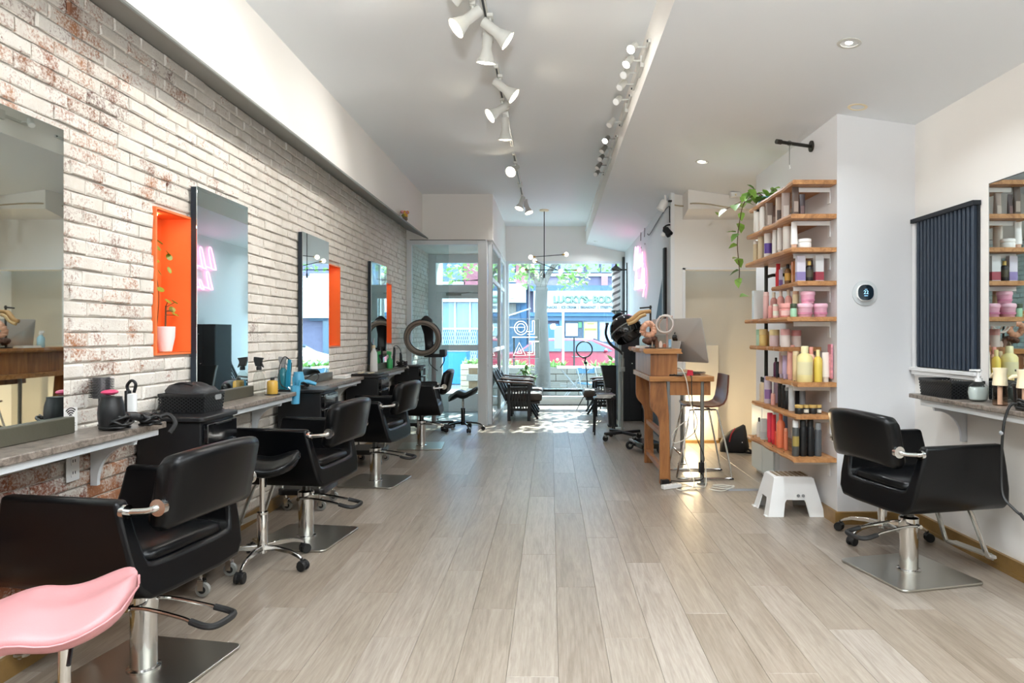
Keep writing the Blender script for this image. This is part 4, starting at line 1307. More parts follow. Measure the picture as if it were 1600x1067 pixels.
# computer
t = thing('desktop_computer', 'silver all-in-one computer seen from behind, tilted on its foot on the desk', 'computer', (1.19, 6.12, .937), math.radians(-58))
tl = math.radians(13)
R = Matrix.Translation((0, .0, .305)) @ Matrix.Rotation(tl, 4, 'X')
b = MB()
W_, Hh = .66, .41
sec = []
for y, ins in ((.012, 0), (.004, 0), (-.010, .03), (-.03, .14), (-.038, .22)):
    sec.append([(p[0], y, p[1]) for p in rrect(W_ - 2 * ins, max(.02, Hh - 2 * ins), .012, 2)])
b.rings(sec).xf(R)
b.build('display_back', M['imac'], t, angle=.9)
MB().box(-W_ / 2 + .012, W_ / 2 - .012, .0125, .0145, -Hh / 2 + .08, Hh / 2 - .012).xf(R).build('screen', M['screen_black'], t, smooth=False)
nk = MB()
nk.rings([[(-.085, y, z), (.085, y, z), (.085, y + .006, z), (-.085, y + .006, z)] for y, z in ((-.052, .30), (-.08, .20), (-.105, .08), (-.112, .012))])
nk.box(-.09, .09, -.116, .07, 0, .007)
nk.build('stand', M['imac'], t, bevel=.002)
# fruit mark: a bitten apple with a leaf
ap = []
for i in range(26):
    a = 2 * PI * i / 26 + PI / 2
    r_ = .034 * (1 - .16 * math.exp(-((math.atan2(math.sin(a - PI / 2), math.cos(a - PI / 2))) / .35) ** 2) - .1 * math.exp(-((math.atan2(math.sin(a + PI / 2), math.cos(a + PI / 2))) / .3) ** 2))
    x, z_ = r_ * math.cos(a), r_ * 1.08 * math.sin(a)
    d = math.hypot(x - .039, z_ - .004)
    if d < .017:
        k = .017 / max(d, 1e-4)
        x, z_ = .039 + (x - .039) * k, .004 + (z_ - .004) * k
        if x > .035: x = .024
    ap.append((x, z_))
mk = MB().prism(ap, 'y', -.0425, -.037)
mk.prism([(.0, .036), (.006, .052), (.018, .058), (.013, .044)], 'y', -.0425, -.037)
mk.xf(R @ Matrix.Translation((0, 0, .03)))
mk.build('logo', M['screen_black'], t, smooth=False)

t = thing('keyboard', 'slim dark keyboard tray lying on the desk in front of the computer', 'keyboard', (1.33, 6.0, .937), 1.2)
MB().box(-.17, .17, -.06, .06, 0, .012).build('base', M['brown_seat'], t, bevel=.003)
kb = MB()
for i in range(13):
    for j in range(4):
        kb.box(-.158 + i * .0245, -.138 + i * .0245, -.05 + j * .026, -.03 + j * .026, .012, .015)
kb.build('keys', M['black_plastic'], t, smooth=False)
t = thing('card_terminal', 'black angled card terminal stand with white cables beside the computer foot', 'card terminal', (1.04, 5.76, .937), -.4)
MB().prism([(-.06, 0), (.06, 0), (.05, .02), (.0, .11), (-.02, .11), (-.05, .02)], 'y', -.03, .03).build('stand', M['black_plastic'], t, bevel=.004)
MB().box(-.1, .12, -.045, .05, 0, .014).build('foot', M['black_gloss'], t, bevel=.003)
MB().cyl((-.085, -.046, .016), (-.085, -.05, .016), .009, n=12).build('button', M['white_plastic'], t)
t = thing('paper_scrap', 'small pink paper on the desk under the computer screen', 'paper', (1.225, 5.79, .937), .3)
MB().prism([(-.03, 0), (.035, -.004), (.03, .045), (-.02, .05)], 'y', 0, .004).build('sheet', mat('pink_paper', '#d93a55', .6), t)

# cables from the desk to the floor
def cable(label, pts, m, r=.005, name='cable'):
    t = thing(name, label, 'cable', tuple(pts[0]))
    o = Vector(pts[0])
    MB().tube([p - o for p in smooth_path(pts, 7)], r, 7).build('cord', m, t)
    return t
cable('white cable looping from the computer over the desk edge to the floor', [(1.09, 5.82, .99), (1.13, 5.70, 1.0), (1.17, 5.665, .90), (1.20, 5.665, .72), (1.26, 5.66, .56), (1.22, 5.66, .44), (1.07, 5.68, .36), (1.06, 5.66, .46), (1.18, 5.64, .55), (1.13, 5.6, .30), (1.2, 5.5, .06), (1.12, 5.45, .012), (1.05, 5.48, .012), (1.1, 5.56, .012), (1.25, 5.56, .012), (1.32, 5.6, .02), (1.33, 5.66, .2)], M['cable_white'], .0048)
cable('thin black cable hanging under the desk to the black power adapter', [(1.21, 5.72, .935), (1.215, 5.672, .93), (1.215, 5.672, .8), (1.23, 5.66, .6), (1.24, 5.65, .45), (1.30, 5.65, .3), (1.315, 5.64, .22), (1.28, 5.65, .15), (1.31, 5.66, .06), (1.2, 5.75, .012), (1.05, 5.8, .012)], M['cable_black'], .004)
t = thing('power_adapter', 'black power adapter brick dangling on its cable beside the pipe leg', 'adapter', (1.292, 5.64, .16), .3)
MB().box(-.022, .022, -.016, .016, -.045, .045).build('body', M['black_plastic'], t, bevel=.006)
MB().cyl((0, 0, .045), (0, 0, .06), .006, n=8).cyl((0, 0, -.045), (0, 0, -.06), .006, n=8).build('strain_relief', M['rubber'], t)
t = thing('power_strip', 'white power strip on the floor at the near desk leg', 'power strip', (1.02, 5.56, 0), .45)
MB().box(-.09, .09, -.025, .025, 0.001, .035).build('body', M['white_plastic'], t, bevel=.005)
for x in (-.06, -.02, .02, .06):
    MB().cyl((x, 0, .034), (x, 0, .0365), .013, n=12).build('socket', M['cable_white'], t)
t = thing('plug_block', 'black plug block against the foot of the near desk leg', 'plug', (.985, 5.67, 0), .2)
MB().box(-.035, .035, -.022, .022, 0.001, .05).cyl((.035, 0, .025), (.06, 0, .025), .007, n=8).build('body', M['black_plastic'], t, bevel=.005)
cable('coiled white cable lying on the floor under the bar stool', [(1.36, 5.55, .012), (1.45, 5.50, .012), (1.55, 5.56, .012), (1.48, 5.64, .012), (1.38, 5.6, .018), (1.46, 5.53, .022), (1.56, 5.6, .012), (1.42, 5.42, .012), (1.32, 5.48, .012)], M['cable_white'], .0048)
t = thing('floor_cable_cover', 'flat grey cable cover strip on the floor beside the desk', 'cable cover', (1.46, 5.50, 0))
MB().prism([(-.03, 0), (.03, 0), (.018, .012), (-.018, .012)], 'x', 0, .62).build('strip', M['grey_plastic'], t, smooth=False)

# bar stool with a plywood shell
t = thing('bar_stool', 'dark brown plywood bar stool with low back and chrome rod legs, beside the desk', 'stool', (1.43, 6.10, 0))
prof = [(-.215, .648), (-.20, .638), (-.10, .628), (.02, .626), (.09, .634), (.14, .66), (.168, .71), (.182, .78), (.19, .86), (.196, .93)]
rings = []
for i, (x, z) in enumerate(prof):
    p0 = Vector((*prof[max(i - 1, 0)], 0)); p1 = Vector((*prof[min(i + 1, len(prof) - 1)], 0))
    tn = (p1 - p0).normalized(); nn = Vector((-tn.y, tn.x, 0))
    ring = []
    cnt = 9
    hw = .20 * (1 - .10 * (i >= 8) * (i - 7) / 2) * (1 - .08 * (i == 0))
    for side in (0, 1):
        for k in range(cnt):
            u = -1 + 2 * k / (cnt - 1)
            if side: u = -u
            curve = .018 * u * u
            q = Vector((x, z, 0)) + nn * (curve + (.0 if side else .014))
            ring.append((q.x, u * hw, q.y))
    rings.append(ring)
MB().rings(rings).build('seat_shell', M['brown_seat'], t, bevel=.003, segs=2, angle=.9)
for s in (-1, 1):
    y = s * .165; yb = s * .20
    MB().tube(smooth_path([(.07, y, .615), (.14, yb, .30), (.195, yb, .02)], 3) + smooth_path([(.19, yb, .0095), (-.10, yb, .009), (-.285, yb, .009)], 3) + smooth_path([(-.30, yb, .02), (-.24, yb, .32), (-.175, y, .615)], 3) + [(-.12, y, .62), (.05, y, .62)], .0085, 8, closed=True).build('leg', M['chrome'], t)
MB().tube([(-.262, -.195, .22), (-.262, .195, .22)], .0085, 8).tube([(.02, -.165, .617), (.02, .165, .617)], .0085, 8).build('foot_rail', M['chrome'], t)
for s in (-1, 1):
    MB().box(.17, .21, s * .20 - .012, s * .20 + .012, 0, .012).build('glide', M['rubber'], t, bevel=.003)

# bag and night light by the alcove
t = thing('bag', 'black slouched bag with a red stripe on the floor by the alcove wall', 'bag', (2.05, 7.33, 0), -.25)
rings = []
for z, w_, d_, ox in ((.001, .13, .12, .0), (.03, .155, .14, 0), (.12, .15, .135, -.01), (.2, .12, .10, .0), (.255, .08, .05, .03), (.27, .05, .02, .04)):
    rings.append([(ox + w_ * x * (1 + .08 * math.sin(z * 40 + x * 5)), d_ * y, z + .03 * x) if z > .01 else (ox + w_ * x, d_ * y, z) for x, y in [(p[0] * 2, p[1] * 2) for p in rrect(1, 1, .3, 3)]])
MB().rings(rings).build('bag_body', M['bag'], t, angle=2)
MB().tube(smooth_path([(-.06, -.135, .12), (-.04, -.12, .2), (.0, -.075, .262)], 5), .008, 6).build('red_stripe', M['red'], t)
MB().tube(smooth_path([(.12, -.08, .05), (.17, -.12, .03), (.20, -.11, .012), (.15, -.13, .012), (.11, -.15, .02)], 5), .012, 6).build('strap', M['bag'], t)
MB().ball((.075, -.128, .12), .007, 8, 6).build('badge', M['white_plastic'], t)
t = thing('night_light', 'glowing plug-in night light low on the wall behind the bar stool', 'night light', (1.60, 7.878, .285))
MB().box(-.038, .038, -.004, .0, -.058, .058).build('outlet_plate', M['white_plastic'], t, bevel=.003)
MB().ball((0, -.03, 0), (.032, .026, .036), 14, 10).build('globe', mat('night_glow', '#ffe9c0', .4, emit=8), t)
l = light('lamp_light', 'POINT', (.04, -.17, .04), 9, (1.0, .78, .48), shadow_soft_size=.05)
l.parent = t

# accessories standing on the raised shelf
ZS = 1.1725
t = thing('accessory_stand', 'black T-bar stand holding hair accessories on the raised desk shelf', 'stand', (.90, 5.93, ZS))
MB().lathe([(.05, 0), (.05, .008), (.012, .012)], 18).cyl((0, 0, .01), (0, 0, .385), .009, n=10).tube([(-.10, -.03, .36), (.01, 0, .37)], .007, 8).build('stand', M['black_plastic'], t)
def ring_torus(R_, r_, n=22, wob=0.0, k=9):
    pts = [(R_ * math.cos(a) * (1 + wob * math.sin(k * a)), r_ * .5 * math.sin(2 * a), R_ * math.sin(a) * (1 + wob * math.cos(k * a))) for a in [2 * PI * i / n for i in range(n)]]
    return MB().tube(pts, [r_ * (1 + wob * 2.5 * math.sin(k * 2 * PI * i / n + 1)) for i in range(n)], 8, closed=True)
def scrunchie(label, loc, R_, r_, m, rz=0, rx=0):
    t = thing('scrunchie', label, 'scrunchie', loc, rz, 'hair accessories on the desk')
    t.rotation_euler = (rx, 0, rz)
    ring_torus(R_, r_, 54, .05, 13).build('fabric', m, t, angle=2)
    return t
scrunchie('pleated peach scrunchie hung in front of the T-bar stand', (.865, 5.82, ZS + .17), .050, .026, mat('peach_fabric', '#dba88c', .7, bump=.2, bscale=120), .2, .1)
scrunchie('brown and cream scrunchie low on the accessory stand', (.885, 5.86, ZS + .07), .045, .022, mat('brown_fabric', '#6e5044', .8, bump=.2, bscale=90, var=.5, vscale=25), .3, 1.2)
t = thing('headband', 'tan velvet headband sticking out from the accessory stand', 'headband', (.84, 5.84, ZS + .27))
MB().tube(smooth_path([(-.17, -.05, -.03), (-.13, -.05, -.02), (-.08, -.03, .02), (-.03, 0, .05), (.05, .02, .06)], 5), [.018] * 4 + [.022] * 12 + [.018] * 5, 8).build('band', mat('tan_velvet', '#a98150', .7, bump=.2, bscale=100), t, angle=2)
MB().tube(smooth_path([(-.16, -.07, -.055), (-.10, -.06, -.03), (-.05, -.04, .01), (0, -.03, .03)], 5), .015, 8).build('second_loop', mat('straw_velvet', '#b7986a', .7), t, angle=2)
for i, (dx, rr_, c, lb) in enumerate(((0, .062, '#d9d1cb', 'pale ring headband, front of the bunch on the acrylic stand'), (.012, .07, '#cfc4bb', 'grey beige ring headband behind the pale one on the acrylic stand'), (.03, .066, '#b8a392', 'tan ring headband at the back of the bunch on the acrylic stand'))):
    t = thing('ring_headband', lb, 'headband', (1.005 + dx, 5.80 + .04 * i, ZS + .215), 0, 'ring headbands on the acrylic stand')
    t.rotation_euler = (.12 * i, .1 * i, .25 * i)
    ring_torus(rr_ + .012, .0075, 32, .004, 6).build('band', mat('fabric_' + c[1:], c, .6, bump=.2, bscale=120), t, angle=2)
t = thing('acrylic_stand', 'clear acrylic display stand full of small hair clips on the desk shelf', 'display stand', (1.0, 5.88, ZS))
MB().box(-.11, .07, -.06, .06, 0, .006).box(-.11, .07, .055, .06, 0, .12).box(-.11, -.105, -.06, .06, 0, .08).box(.065, .07, -.06, .06, 0, .08).build('tray', M['clear'], t, smooth=False)
MB().cyl((.04, .0, .006), (.04, 0, .30), .008, n=10).tube([(-.03, 0, .285), (.09, 0, .285)], .007, 8).build('post', mat('blush_acrylic', '#c9aaa0', .25), t)
rc = random.Random(9)
cols = ['#c9b49a', '#7b5a48', '#e8d9cf', '#b06a4b', '#d7cdbf', '#3d3531', '#bfa48a', '#ecd9d9']
for i in range(8):
    t = thing('hair_clip', ['beige', 'brown', 'blush', 'rust', 'sand', 'near-black', 'tan', 'pale pink'][i] + ' hair clip in the acrylic stand on the desk shelf', 'hair clip', (.905 + .036 * (i % 4), 5.845 + .026 * (i // 4), ZS + .008), rc.uniform(0, 3), 'hair clips in the acrylic stand')
    h_ = rc.uniform(.03, .09)
    MB().prism([(-.012, 0), (.012, 0), (.017, h_ * .6), (.006, h_), (-.008, h_ * .95), (-.016, h_ * .5)], 'y', -.004, .004).build('clip', mat('clip_' + cols[i % 8][1:], cols[i % 8], .35), t, bevel=.002)
t = thing('brochure_stack', 'stack of pale leaflets at the overhanging end of the live-edge slab', 'leaflets', (.855, 6.12, ZS), .05)
MB().box(-.05, .05, -.1, .1, 0, .012).box(-.045, .052, -.095, .1, .012, .02).build('leaflets', M['white_matte'], t, smooth=False)
MB().box(-.03, .03, -.06, .03, .02, .0215).build('printed_picture', mat('leaflet_print', '#a79a94', .5, var=.4, vscale=60), t, smooth=False)
t = thing('spray_bottle', 'small clear spray bottle with blue liquid behind the accessories on the desk', 'bottle', (.885, 6.32, ZS))
MB().lathe([(.03, 0), (.032, .01), (.032, .09), (.014, .115), (.014, .12)], 16).build('bottle', mat('pale_blue_liquid', '#a9cfdc', .2), t)
MB().lathe([(.016, .12), (.016, .14), (.008, .142)], 12).box(-.03, .012, -.008, .008, .14, .16).build('trigger', M['white_plastic'], t)

# clamp lamp and wiring above the partition end
t = thing('clamp_lamp', 'small black clamp lamp on the partition end under the ceiling', 'lamp', (1.35, 7.55, 2.50))
MB().tube(smooth_path([(.02, -.02, .05), (-.03, -.05, .035), (-.07, -.10, .0)], 5), .010, 8).build('arm', M['black_plastic'], t)
MB().lathe([(.02, 0), (.038, .02), (.042, .11), (.040, .11), (.02, .09)], 16).xf(Matrix.Translation((-.06, -.09, .0)) @ Matrix.Rotation(2.6, 4, 'X') @ Matrix.Rotation(.5, 4, 'Y')).build('shade', M['black_matte'], t)
MB().ball((-.085, -.15, -.085), .026, 12, 8).build('bulb', M['white_plastic'], t)
cable('black cord with a plug bracket along the partition top edge', [(1.35, 7.46, 2.56), (1.345, 7.44, 2.68), (1.34, 7.43, 2.74), (1.36, 7.9, 2.77), (1.355, 8.4, 2.72), (1.355, 9.0, 2.66), (1.355, 9.2, 2.70)], M['cable_black'], .006)
cable('beige cable draped under the ceiling from the partition end to the shelves', [(1.36, 7.46, 2.77), (1.5, 7.44, 2.745), (1.53, 7.16, 2.72), (1.65, 6.9, 2.66), (1.85, 6.6, 2.56), (2.1, 6.4, 2.5)], mat('beige_cable', '#b7a98f', .5), .008)
t = thing('ceiling_sensor', 'small white box sensor on the ceiling over the alcove', 'sensor', (1.96, 7.0, 2.755))
MB().box(-.05, .05, -.03, .03, 0, .05).build('housing', M['white_plastic'], t, bevel=.004)
MB().ball((0, -.028, .02), .012, 8, 6).build('lens', M['cream'], t)
t = thing('wall_spotlight', 'white spotlight at the ceiling corner of the partition, beside a black plug', 'spotlight', (1.29, 7.4, 2.80))
MB().lathe([(.03, 0), (.045, -.02), (.048, -.12), (.044, -.12), (.03, -.1)], 16).xf(Matrix.Rotation(.5, 4, 'Y')).build('shade', M['white_plastic'], t)
MB().box(.03, .07, -.03, .01, -.02, .0).build('clip', M['black_plastic'], t, bevel=.003)
MB().tube([(0, 0, 0), (.0, 0, .06)], .012, 8).build('stem', M['white_plastic'], t)

# ------------------------------------------------------------------ hair dryers on stands
t = thing('hood_dryer', 'black bonnet hair dryer on a wheeled stand behind the reception desk', 'hair dryer', (.885, 8.1, 0))
b = MB()
cz = 1.345
sec = []
for k in range(11):
    a = PI * .66 * k / 10
    sec.append((max(.002, .20 * math.sin(a)), cz + .20 * math.cos(a)))
sec += [(.16, cz - .09), (.14, cz - .02), (.1, cz + .06), (.002, cz + .1)]
TL = Matrix.Translation((0.04, 0, cz)) @ Matrix.Rotation(math.radians(-28), 4, 'Y') @ Matrix.Rotation(math.radians(-24), 4, 'X') @ Matrix.Translation((0, 0, -cz))
b.lathe(sec, 28).xf(TL)
b.build('bonnet', M['black_gloss'], t, angle=1)
MB().lathe([(.203, cz - .005), (.207, cz), (.203, cz + .008)], 28).xf(TL).build('chrome_band', M['grey_plastic'], t)
MB().lathe([(.05, cz + .19), (.075, cz + .205), (.07, cz + .225), (.03, cz + .235)], 18).xf(TL).build('crown_vent', M['black_plastic'], t)
MB().tube(smooth_path([(-.19, -.02, 1.42), (-.205, -.02, 1.30), (-.15, -.01, 1.18), (-.03, 0, 1.09), (0, 0, 1.05)], 6), .016, 8).box(-.21, -.17, -.035, 0, 1.41, 1.44).build('yoke', M['black_plastic'], t)
MB().cyl((0, 0, .08), (0, 0, 1.08), .014, n=12).cyl((0, 0, .85), (0, 0, 1.0), .026, n=12).build('pole', M['lamp_grey'], t)
MB().box(-.026, .03, -.03, .03, .84, .90).build('height_clamp', M['lamp_grey'], t, bevel=.004)
for k in range(4):
    a = .5 + k * PI / 2
    R = Matrix.Rotation(a, 4, 'Z')
    lg = MB().box(.0, .26, -.022, .022, .075, .11).xf(R).build('leg', M['black_plastic'], t, bevel=.008)
    w_ = MB().lathe([(.01, -.012), (.034, -.011), (.036, 0), (.034, .011), (.01, .012)], 16, (.25, 0, .037), 'y').xf(R).build('castor_wheel', M['rubber'], lg)
    MB().box(.235, .268, -.02, .02, .05, .08).xf(R).build('castor_fork', M['lamp_grey'], lg, bevel=.004)
t = thing('wheeled_base', 'low dark wheeled base plate lying behind the desk legs', 'wheeled base', (1.04, 7.3, 0), .25)
MB().box(-.10, .14, -.17, .17, .055, .12).build('plate', M['dark_steel'], t, bevel=.008)
MB().tube([(-.10, .17, .11), (-.06, -.19, .07)], .018, 8).build('front_bar', M['grey_plastic'], t)
for x, y in ((-.11, .16), (-.05, -.19), (.12, -.17), (.12, .17)):
    w_ = MB().lathe([(.01, -.012), (.045, -.011), (.048, 0), (.045, .011), (.01, .012)], 18, (x, y, .049), 'y').build('wheel', M['rubber'], t)
    MB().lathe([(.004, -.014), (.02, -.014), (.02, .014), (.004, .014)], 12, (x, y, .049), 'y').build('hub', M['chrome'], w_)

t = thing('ring_dryer', 'ring-shaped halo hair dryer on a tall stand by the glazed entry', 'hair dryer', (-1.60, 9.05, 0))
zc, R_ = 1.25, .215
T = Matrix.Translation((-.13, -.12, zc)) @ Matrix.Rotation(math.radians(-18), 4, 'Y') @ Matrix.Rotation(math.radians(12), 4, 'X')
n = 36
MB().tube([(R_ * math.cos(2 * PI * i / n), 0, R_ * math.sin(2 * PI * i / n)) for i in range(n)], .042, 12, closed=True).xf(T).build('ring_shell', M['dark_steel'], t, angle=2)
MB().tube([(R_ * .99 * math.cos(2 * PI * i / n), -.018, R_ * .99 * math.sin(2 * PI * i / n)) for i in range(n)], .034, 12, closed=True).xf(T).build('ring_front', mat('taupe_plastic', '#8c8378', .35), t, angle=2)
MB().tube([(R_ * .99 * math.cos(2 * PI * i / n), -.05, R_ * .99 * math.sin(2 * PI * i / n)) for i in range(n)], .006, 6, closed=True).xf(T).build('ring_groove', mat('groove_grey', '#5d574f', .4), t, angle=2)
b = MB()
b.rings([[(x * w_ + ox, oy + y * d_, z) for x, y in [(p[0] * 2, p[1] * 2) for p in rrect(1, 1, .3, 3)]] for z, w_, d_, ox, oy in
         ((1.02, .062, .04, -.06, .02), (1.15, .06, .04, -.07, .06), (1.30, .066, .045, -.08, .06), (1.42, .085, .06, -.09, .0), (1.50, .075, .06, -.09, -.06), (1.55, .02, .02, -.09, -.08))])
b.build('arm', M['black_plastic'], t, angle=2)
MB().box(-.12, .16, -.08, .08, .985, 1.03).box(.09, .17, -.09, .09, 1.0, 1.09).build('control_head', M['black_plastic'], t, bevel=.008)
MB().cyl((0, 0, .10), (0, 0, .99), .03, n=14).build('pole', M['grey_plastic'], t)
MB().tube(smooth_path([(-.05, -.06, .99), (-.04, -.08, .9), (.02, -.05, .83), (.06, -.04, .8)], 5), .006, 6).tube(smooth_path([(.15, -.05, 1.0), (.15, -.06, .93), (.10, -.06, .84)], 5), .008, 6).build('hose', M['cable_black'], t)
for k in range(5):
    a = .3 + k * 2 * PI / 5
    Rz = Matrix.Rotation(a, 4, 'Z')
    lg = MB().box(0, .27, -.018, .018, .075, .105).xf(Rz).build('leg', M['black_plastic'], t, bevel=.006)
    MB().lathe([(.01, -.014), (.03, -.013), (.033, 0), (.03, .013), (.01, .014)], 14, (.265, 0, .034), 'y').xf(Rz).build('castor_wheel', M['rubber'], lg)

# ------------------------------------------------------------------ waiting corner
def mission_chair(loc, rotz, label):
    t = thing('slatted_armchair', label, 'armchair', loc, rotz, 'dark slatted armchairs')   # faces +Y
    for s in (-1, 1):
        for y in (-.16, .14):
            MB().box(s * .29 - .022, s * .29 + .022, y - .024, y + .024, 0, .56 if y > 0 else .55).build('leg', M['black_wood'], t, bevel=.003)
        for zr in (.15, .47):
            MB().box(s * .29 - .012, s * .29 + .012, -.14, .12, zr, zr + .04).build('side_rail', M['black_wood'], t, smooth=False)
        for k in range(6):
            y = -.115 + k * .042
            MB().box(s * .29 - .007, s * .29 + .007, y - .011, y + .011, .19, .47).build('slat', M['black_wood'], t, smooth=False)
        arm = MB().rings([[(s * .29 - w_, y, z - .013), (s * .29 + w_, y, z - .013), (s * .29 + w_, y, z + .013), (s * .29 - w_, y, z + .013)] for y, z, w_ in ((-.34, .60, .03), (-.2, .585, .045), (0, .575, .055), (.14, .57, .055), (.20, .555, .045))])
        arm.build('armrest', M['arm_wood'], t, bevel=.006)
        MB().tube([(s * .25, -.2, .30), (s * .25, -.46, .83)], .02, 8).build('back_post', M['black_wood'], t)
        MB().tube([(s * .22, .1, .30), (s * .20, .27, .02)], .018, 8).build('front_strut', M['black_wood'], t)
    for k in range(7):
        x = -.19 + k * .0633
        MB().tube([(x, -.22, .34), (x, -.455, .80)], .011, 6).build('back_slat', M['black_wood'], t)
    MB().tube([(-.26, -.46, .83), (.26, -.46, .83)], .026, 8).tube([(-.25, -.215, .33), (.25, -.215, .33)], .02, 8).build('back_rail', M['black_wood'], t)
    MB().box(-.27, .27, -.2, .30, .255, .29).build('seat_frame', M['black_wood'], t, bevel=.004)
    MB().rings([[(.255 * x, .05 + .28 * y * f, z) for x, y in [(p[0] * 2 * f, p[1] * 2) for p in rrect(1, 1, .15, 3)]] for z, f in ((.292, .96), (.31, 1.0), (.36, 1.02), (.40, .98), (.41, .9))]).build('seat_cushion', M['cushion_brown'], t, angle=1)
    return t
mc = mission_chair((-.46, 10.15, 0), -PI / 2, 'dark slatted armchair with taupe cushion by the entry screen, nearer of the facing pair')
again(mc, (-.46, 11.0, 0), -PI / 2, 'dark slatted armchair behind the first, next to the shop window')
again(mc, (.86, 10.70, 0), PI / 2, 'dark slatted armchair backing onto the partition wall, half hidden by the black cabinet')

t = thing('side_table', 'small black-legged side table with magazines beside the slatted chair', 'side table', (.70, 8.62, 0))
MB().prism(rrect(.27, .27, .03, 3), 'z', .455, .475).build('table_top', M['black_wood'], t, bevel=.003)
for sx, sy in ((-1, -1), (1, -1), (1, 1), (-1, 1)):
    MB().tube([(sx * .115, sy * .115, .456), (sx * .13, sy * .13, 0)], .010, 8).build('leg', M['black_plastic'], t)
cols = [('#3b7f86', 'teal covered magazine at the bottom of the small stack'), ('#d6d2cf', 'pale magazine in the middle of the small stack'), ('#6d5a66', 'mauve magazine on top of the small stack')]
for i, (c, lb) in enumerate(cols):
    t = thing('magazine', lb + ' on the side table', 'magazine', (.70 + .01 * i, 8.62, .476 + .016 * i), .15 * i - .2, 'magazines on the side table')
    MB().box(-.105, .105, -.13, .13, 0, .0145).build('pages', M['white_matte'], t, smooth=False)
    MB().box(-.106, .106, -.131, .131, .0145, .0155).build('cover', mat('cover_' + c[1:], c, .3, var=.3, vscale=30), t, smooth=False)
t = thing('wire_basket', 'round pale wire bowl on the magazines', 'bowl', (.68, 8.6, .524))
for k in range(3):
    MB().tube([((.09 + .012 * k) * math.cos(2 * PI * i / 20), (.09 + .012 * k) * math.sin(2 * PI * i / 20), .006 + .028 * k) for i in range(20)], .004, 6, closed=True).build('wire_ring', M['grey_plastic'], t)

t = thing('tall_cabinet', 'tall black cabinet with a curved pale-edged side panel against the partition', 'cabinet', (1.13, 9.86, 0))
MB().box(-.12, .235, 0, .5, .0, 1.45).build('carcass', M['black_matte'], t, bevel=.004, smooth=False)
MB().box(-.115, .06, -.012, 0, .03, 1.42).build('door', M['black_paint'], t, smooth=False)
MB().box(.065, .23, -.012, 0, .03, 1.42).build('door', M['black_paint'], t, smooth=False)
MB().ball((.09, -.02, .86), .012, 8, 6).build('knob', M['chrome'], t)
t = thing('curved_screen', 'black free-standing panel with a curved pale front edge beside the tall cabinet', 'screen', (.90, 9.30, 0))
out = [(-.185, .86), (-.165, .78), (-.135, .62), (-.11, .45), (-.085, .2), (-.07, 0)]
MB().prism(out + [(.03, 0), (.03, .86)], 'y', 0, .03).build('panel', M['black_matte'], t, smooth=False)
MB().rings([[(x - .012, 0 - .002, z), (x, -.002, z), (x, .032, z), (x - .012, .032, z)] for x, z in out]).build('pale_edge', M['grey_plastic'], t, smooth=False)
MB().box(-.09, .05, -.06, .09, 0, .02).build('foot', M['black_matte'], t, smooth=False)
t = thing('round_post', 'pale slender post standing against the tall black cabinet', 'post', (.95, 9.05, 0))
MB().cyl((0, 0, 0), (0, 0, 1.30), .022, n=14).lathe([(.07, 0), (.07, .015), (.03, .025)], 18).build('post', mat('pale_post', '#b9c4c4', .35), t)
MB().prism([(-.12, 1.30), (.05, 1.30), (.05, 1.42)], 'y', -.02, .02).build('bracket', M['black_matte'], t, smooth=False)

t = thing('window_bench', 'long low black-framed bench along the shop window', 'bench', (.16, 11.62, 0))
MB().box(-.68, .72, -.15, .17, .315, .335).build('bench_top', mat('bench_glass', '#8d9aa0', .12), t, bevel=.002)
MB().box(-.69, .73, -.16, -.148, .30, .34).box(-.69, .73, .168, .18, .30, .34).build('edge_bar', M['black_matte'], t, smooth=False)
for x in (-.67, .71):
    for y in (-.15, .17):
        MB().box(x - .012, x + .012, y - .012, y + .012, 0, .315).build('leg', M['black_matte'], t, smooth=False)
MB().box(-.67, .71, -.158, -.142, .055, .075).build('lower_rail', M['black_matte'], t, smooth=False)

def plant(label, loc, h, nl, s, mats, pot='#50504c', pr=.06, ph=.09, seed=1):
    r = random.Random(seed)
    t = thing('potted_plant', label, 'plant', loc, 0, 'potted plants by the window')
    MB().lathe([(pr * .75, 0), (pr, ph), (pr * .95, ph), (pr * .85, ph - .012), (.001, ph - .014)], 18).build('pot', pal(pot), t)
    st_ = MB()
    tips = []
    for k in range(5):
        a = r.uniform(0, 6.28)
        tip = (.05 * math.cos(a), .05 * math.sin(a), h * r.uniform(.7, .95))
        st_.tube(smooth_path([(0, 0, ph - .02), (tip[0] * .3, tip[1] * .3, h * .5), tip], 4), .004, 5)
        tips.append(tip)
    st_.build('stem', M['stem'], t)
    for i in range(nl):
        b = MB()
        p = tips[i % 5]
        f = r.uniform(.75, 1)
        leaf_geo(b, (p[0] * f, p[1] * f, ph + (p[2] - ph) * f), s * r.uniform(.8, 1.2), s * .42, r.uniform(0, 6.28), r.uniform(-.6, .7))
        b.build('leaf', mats[i % len(mats)], t, angle=2)
    return t
plant('bright green leafy plant on the bench end behind the slatted chairs', (-.46, 11.60, .336), .42, 20, .17, [M['leaf'], M['leaf_street']], seed=2)
plant('small bushy plant in a dark pot on the window bench', (-.29, 11.66, .336), .25, 26, .08, [M['leaf'], M['leaf_dark']], seed=3, pr=.05, ph=.06)
plant('tall leafy plant standing in the window corner beside the bonnet dryer', (1.06, 11.86, 0), .92, 26, .2, [M['leaf_street'], M['leaf']], seed=4, ph=.25, pr=.12)

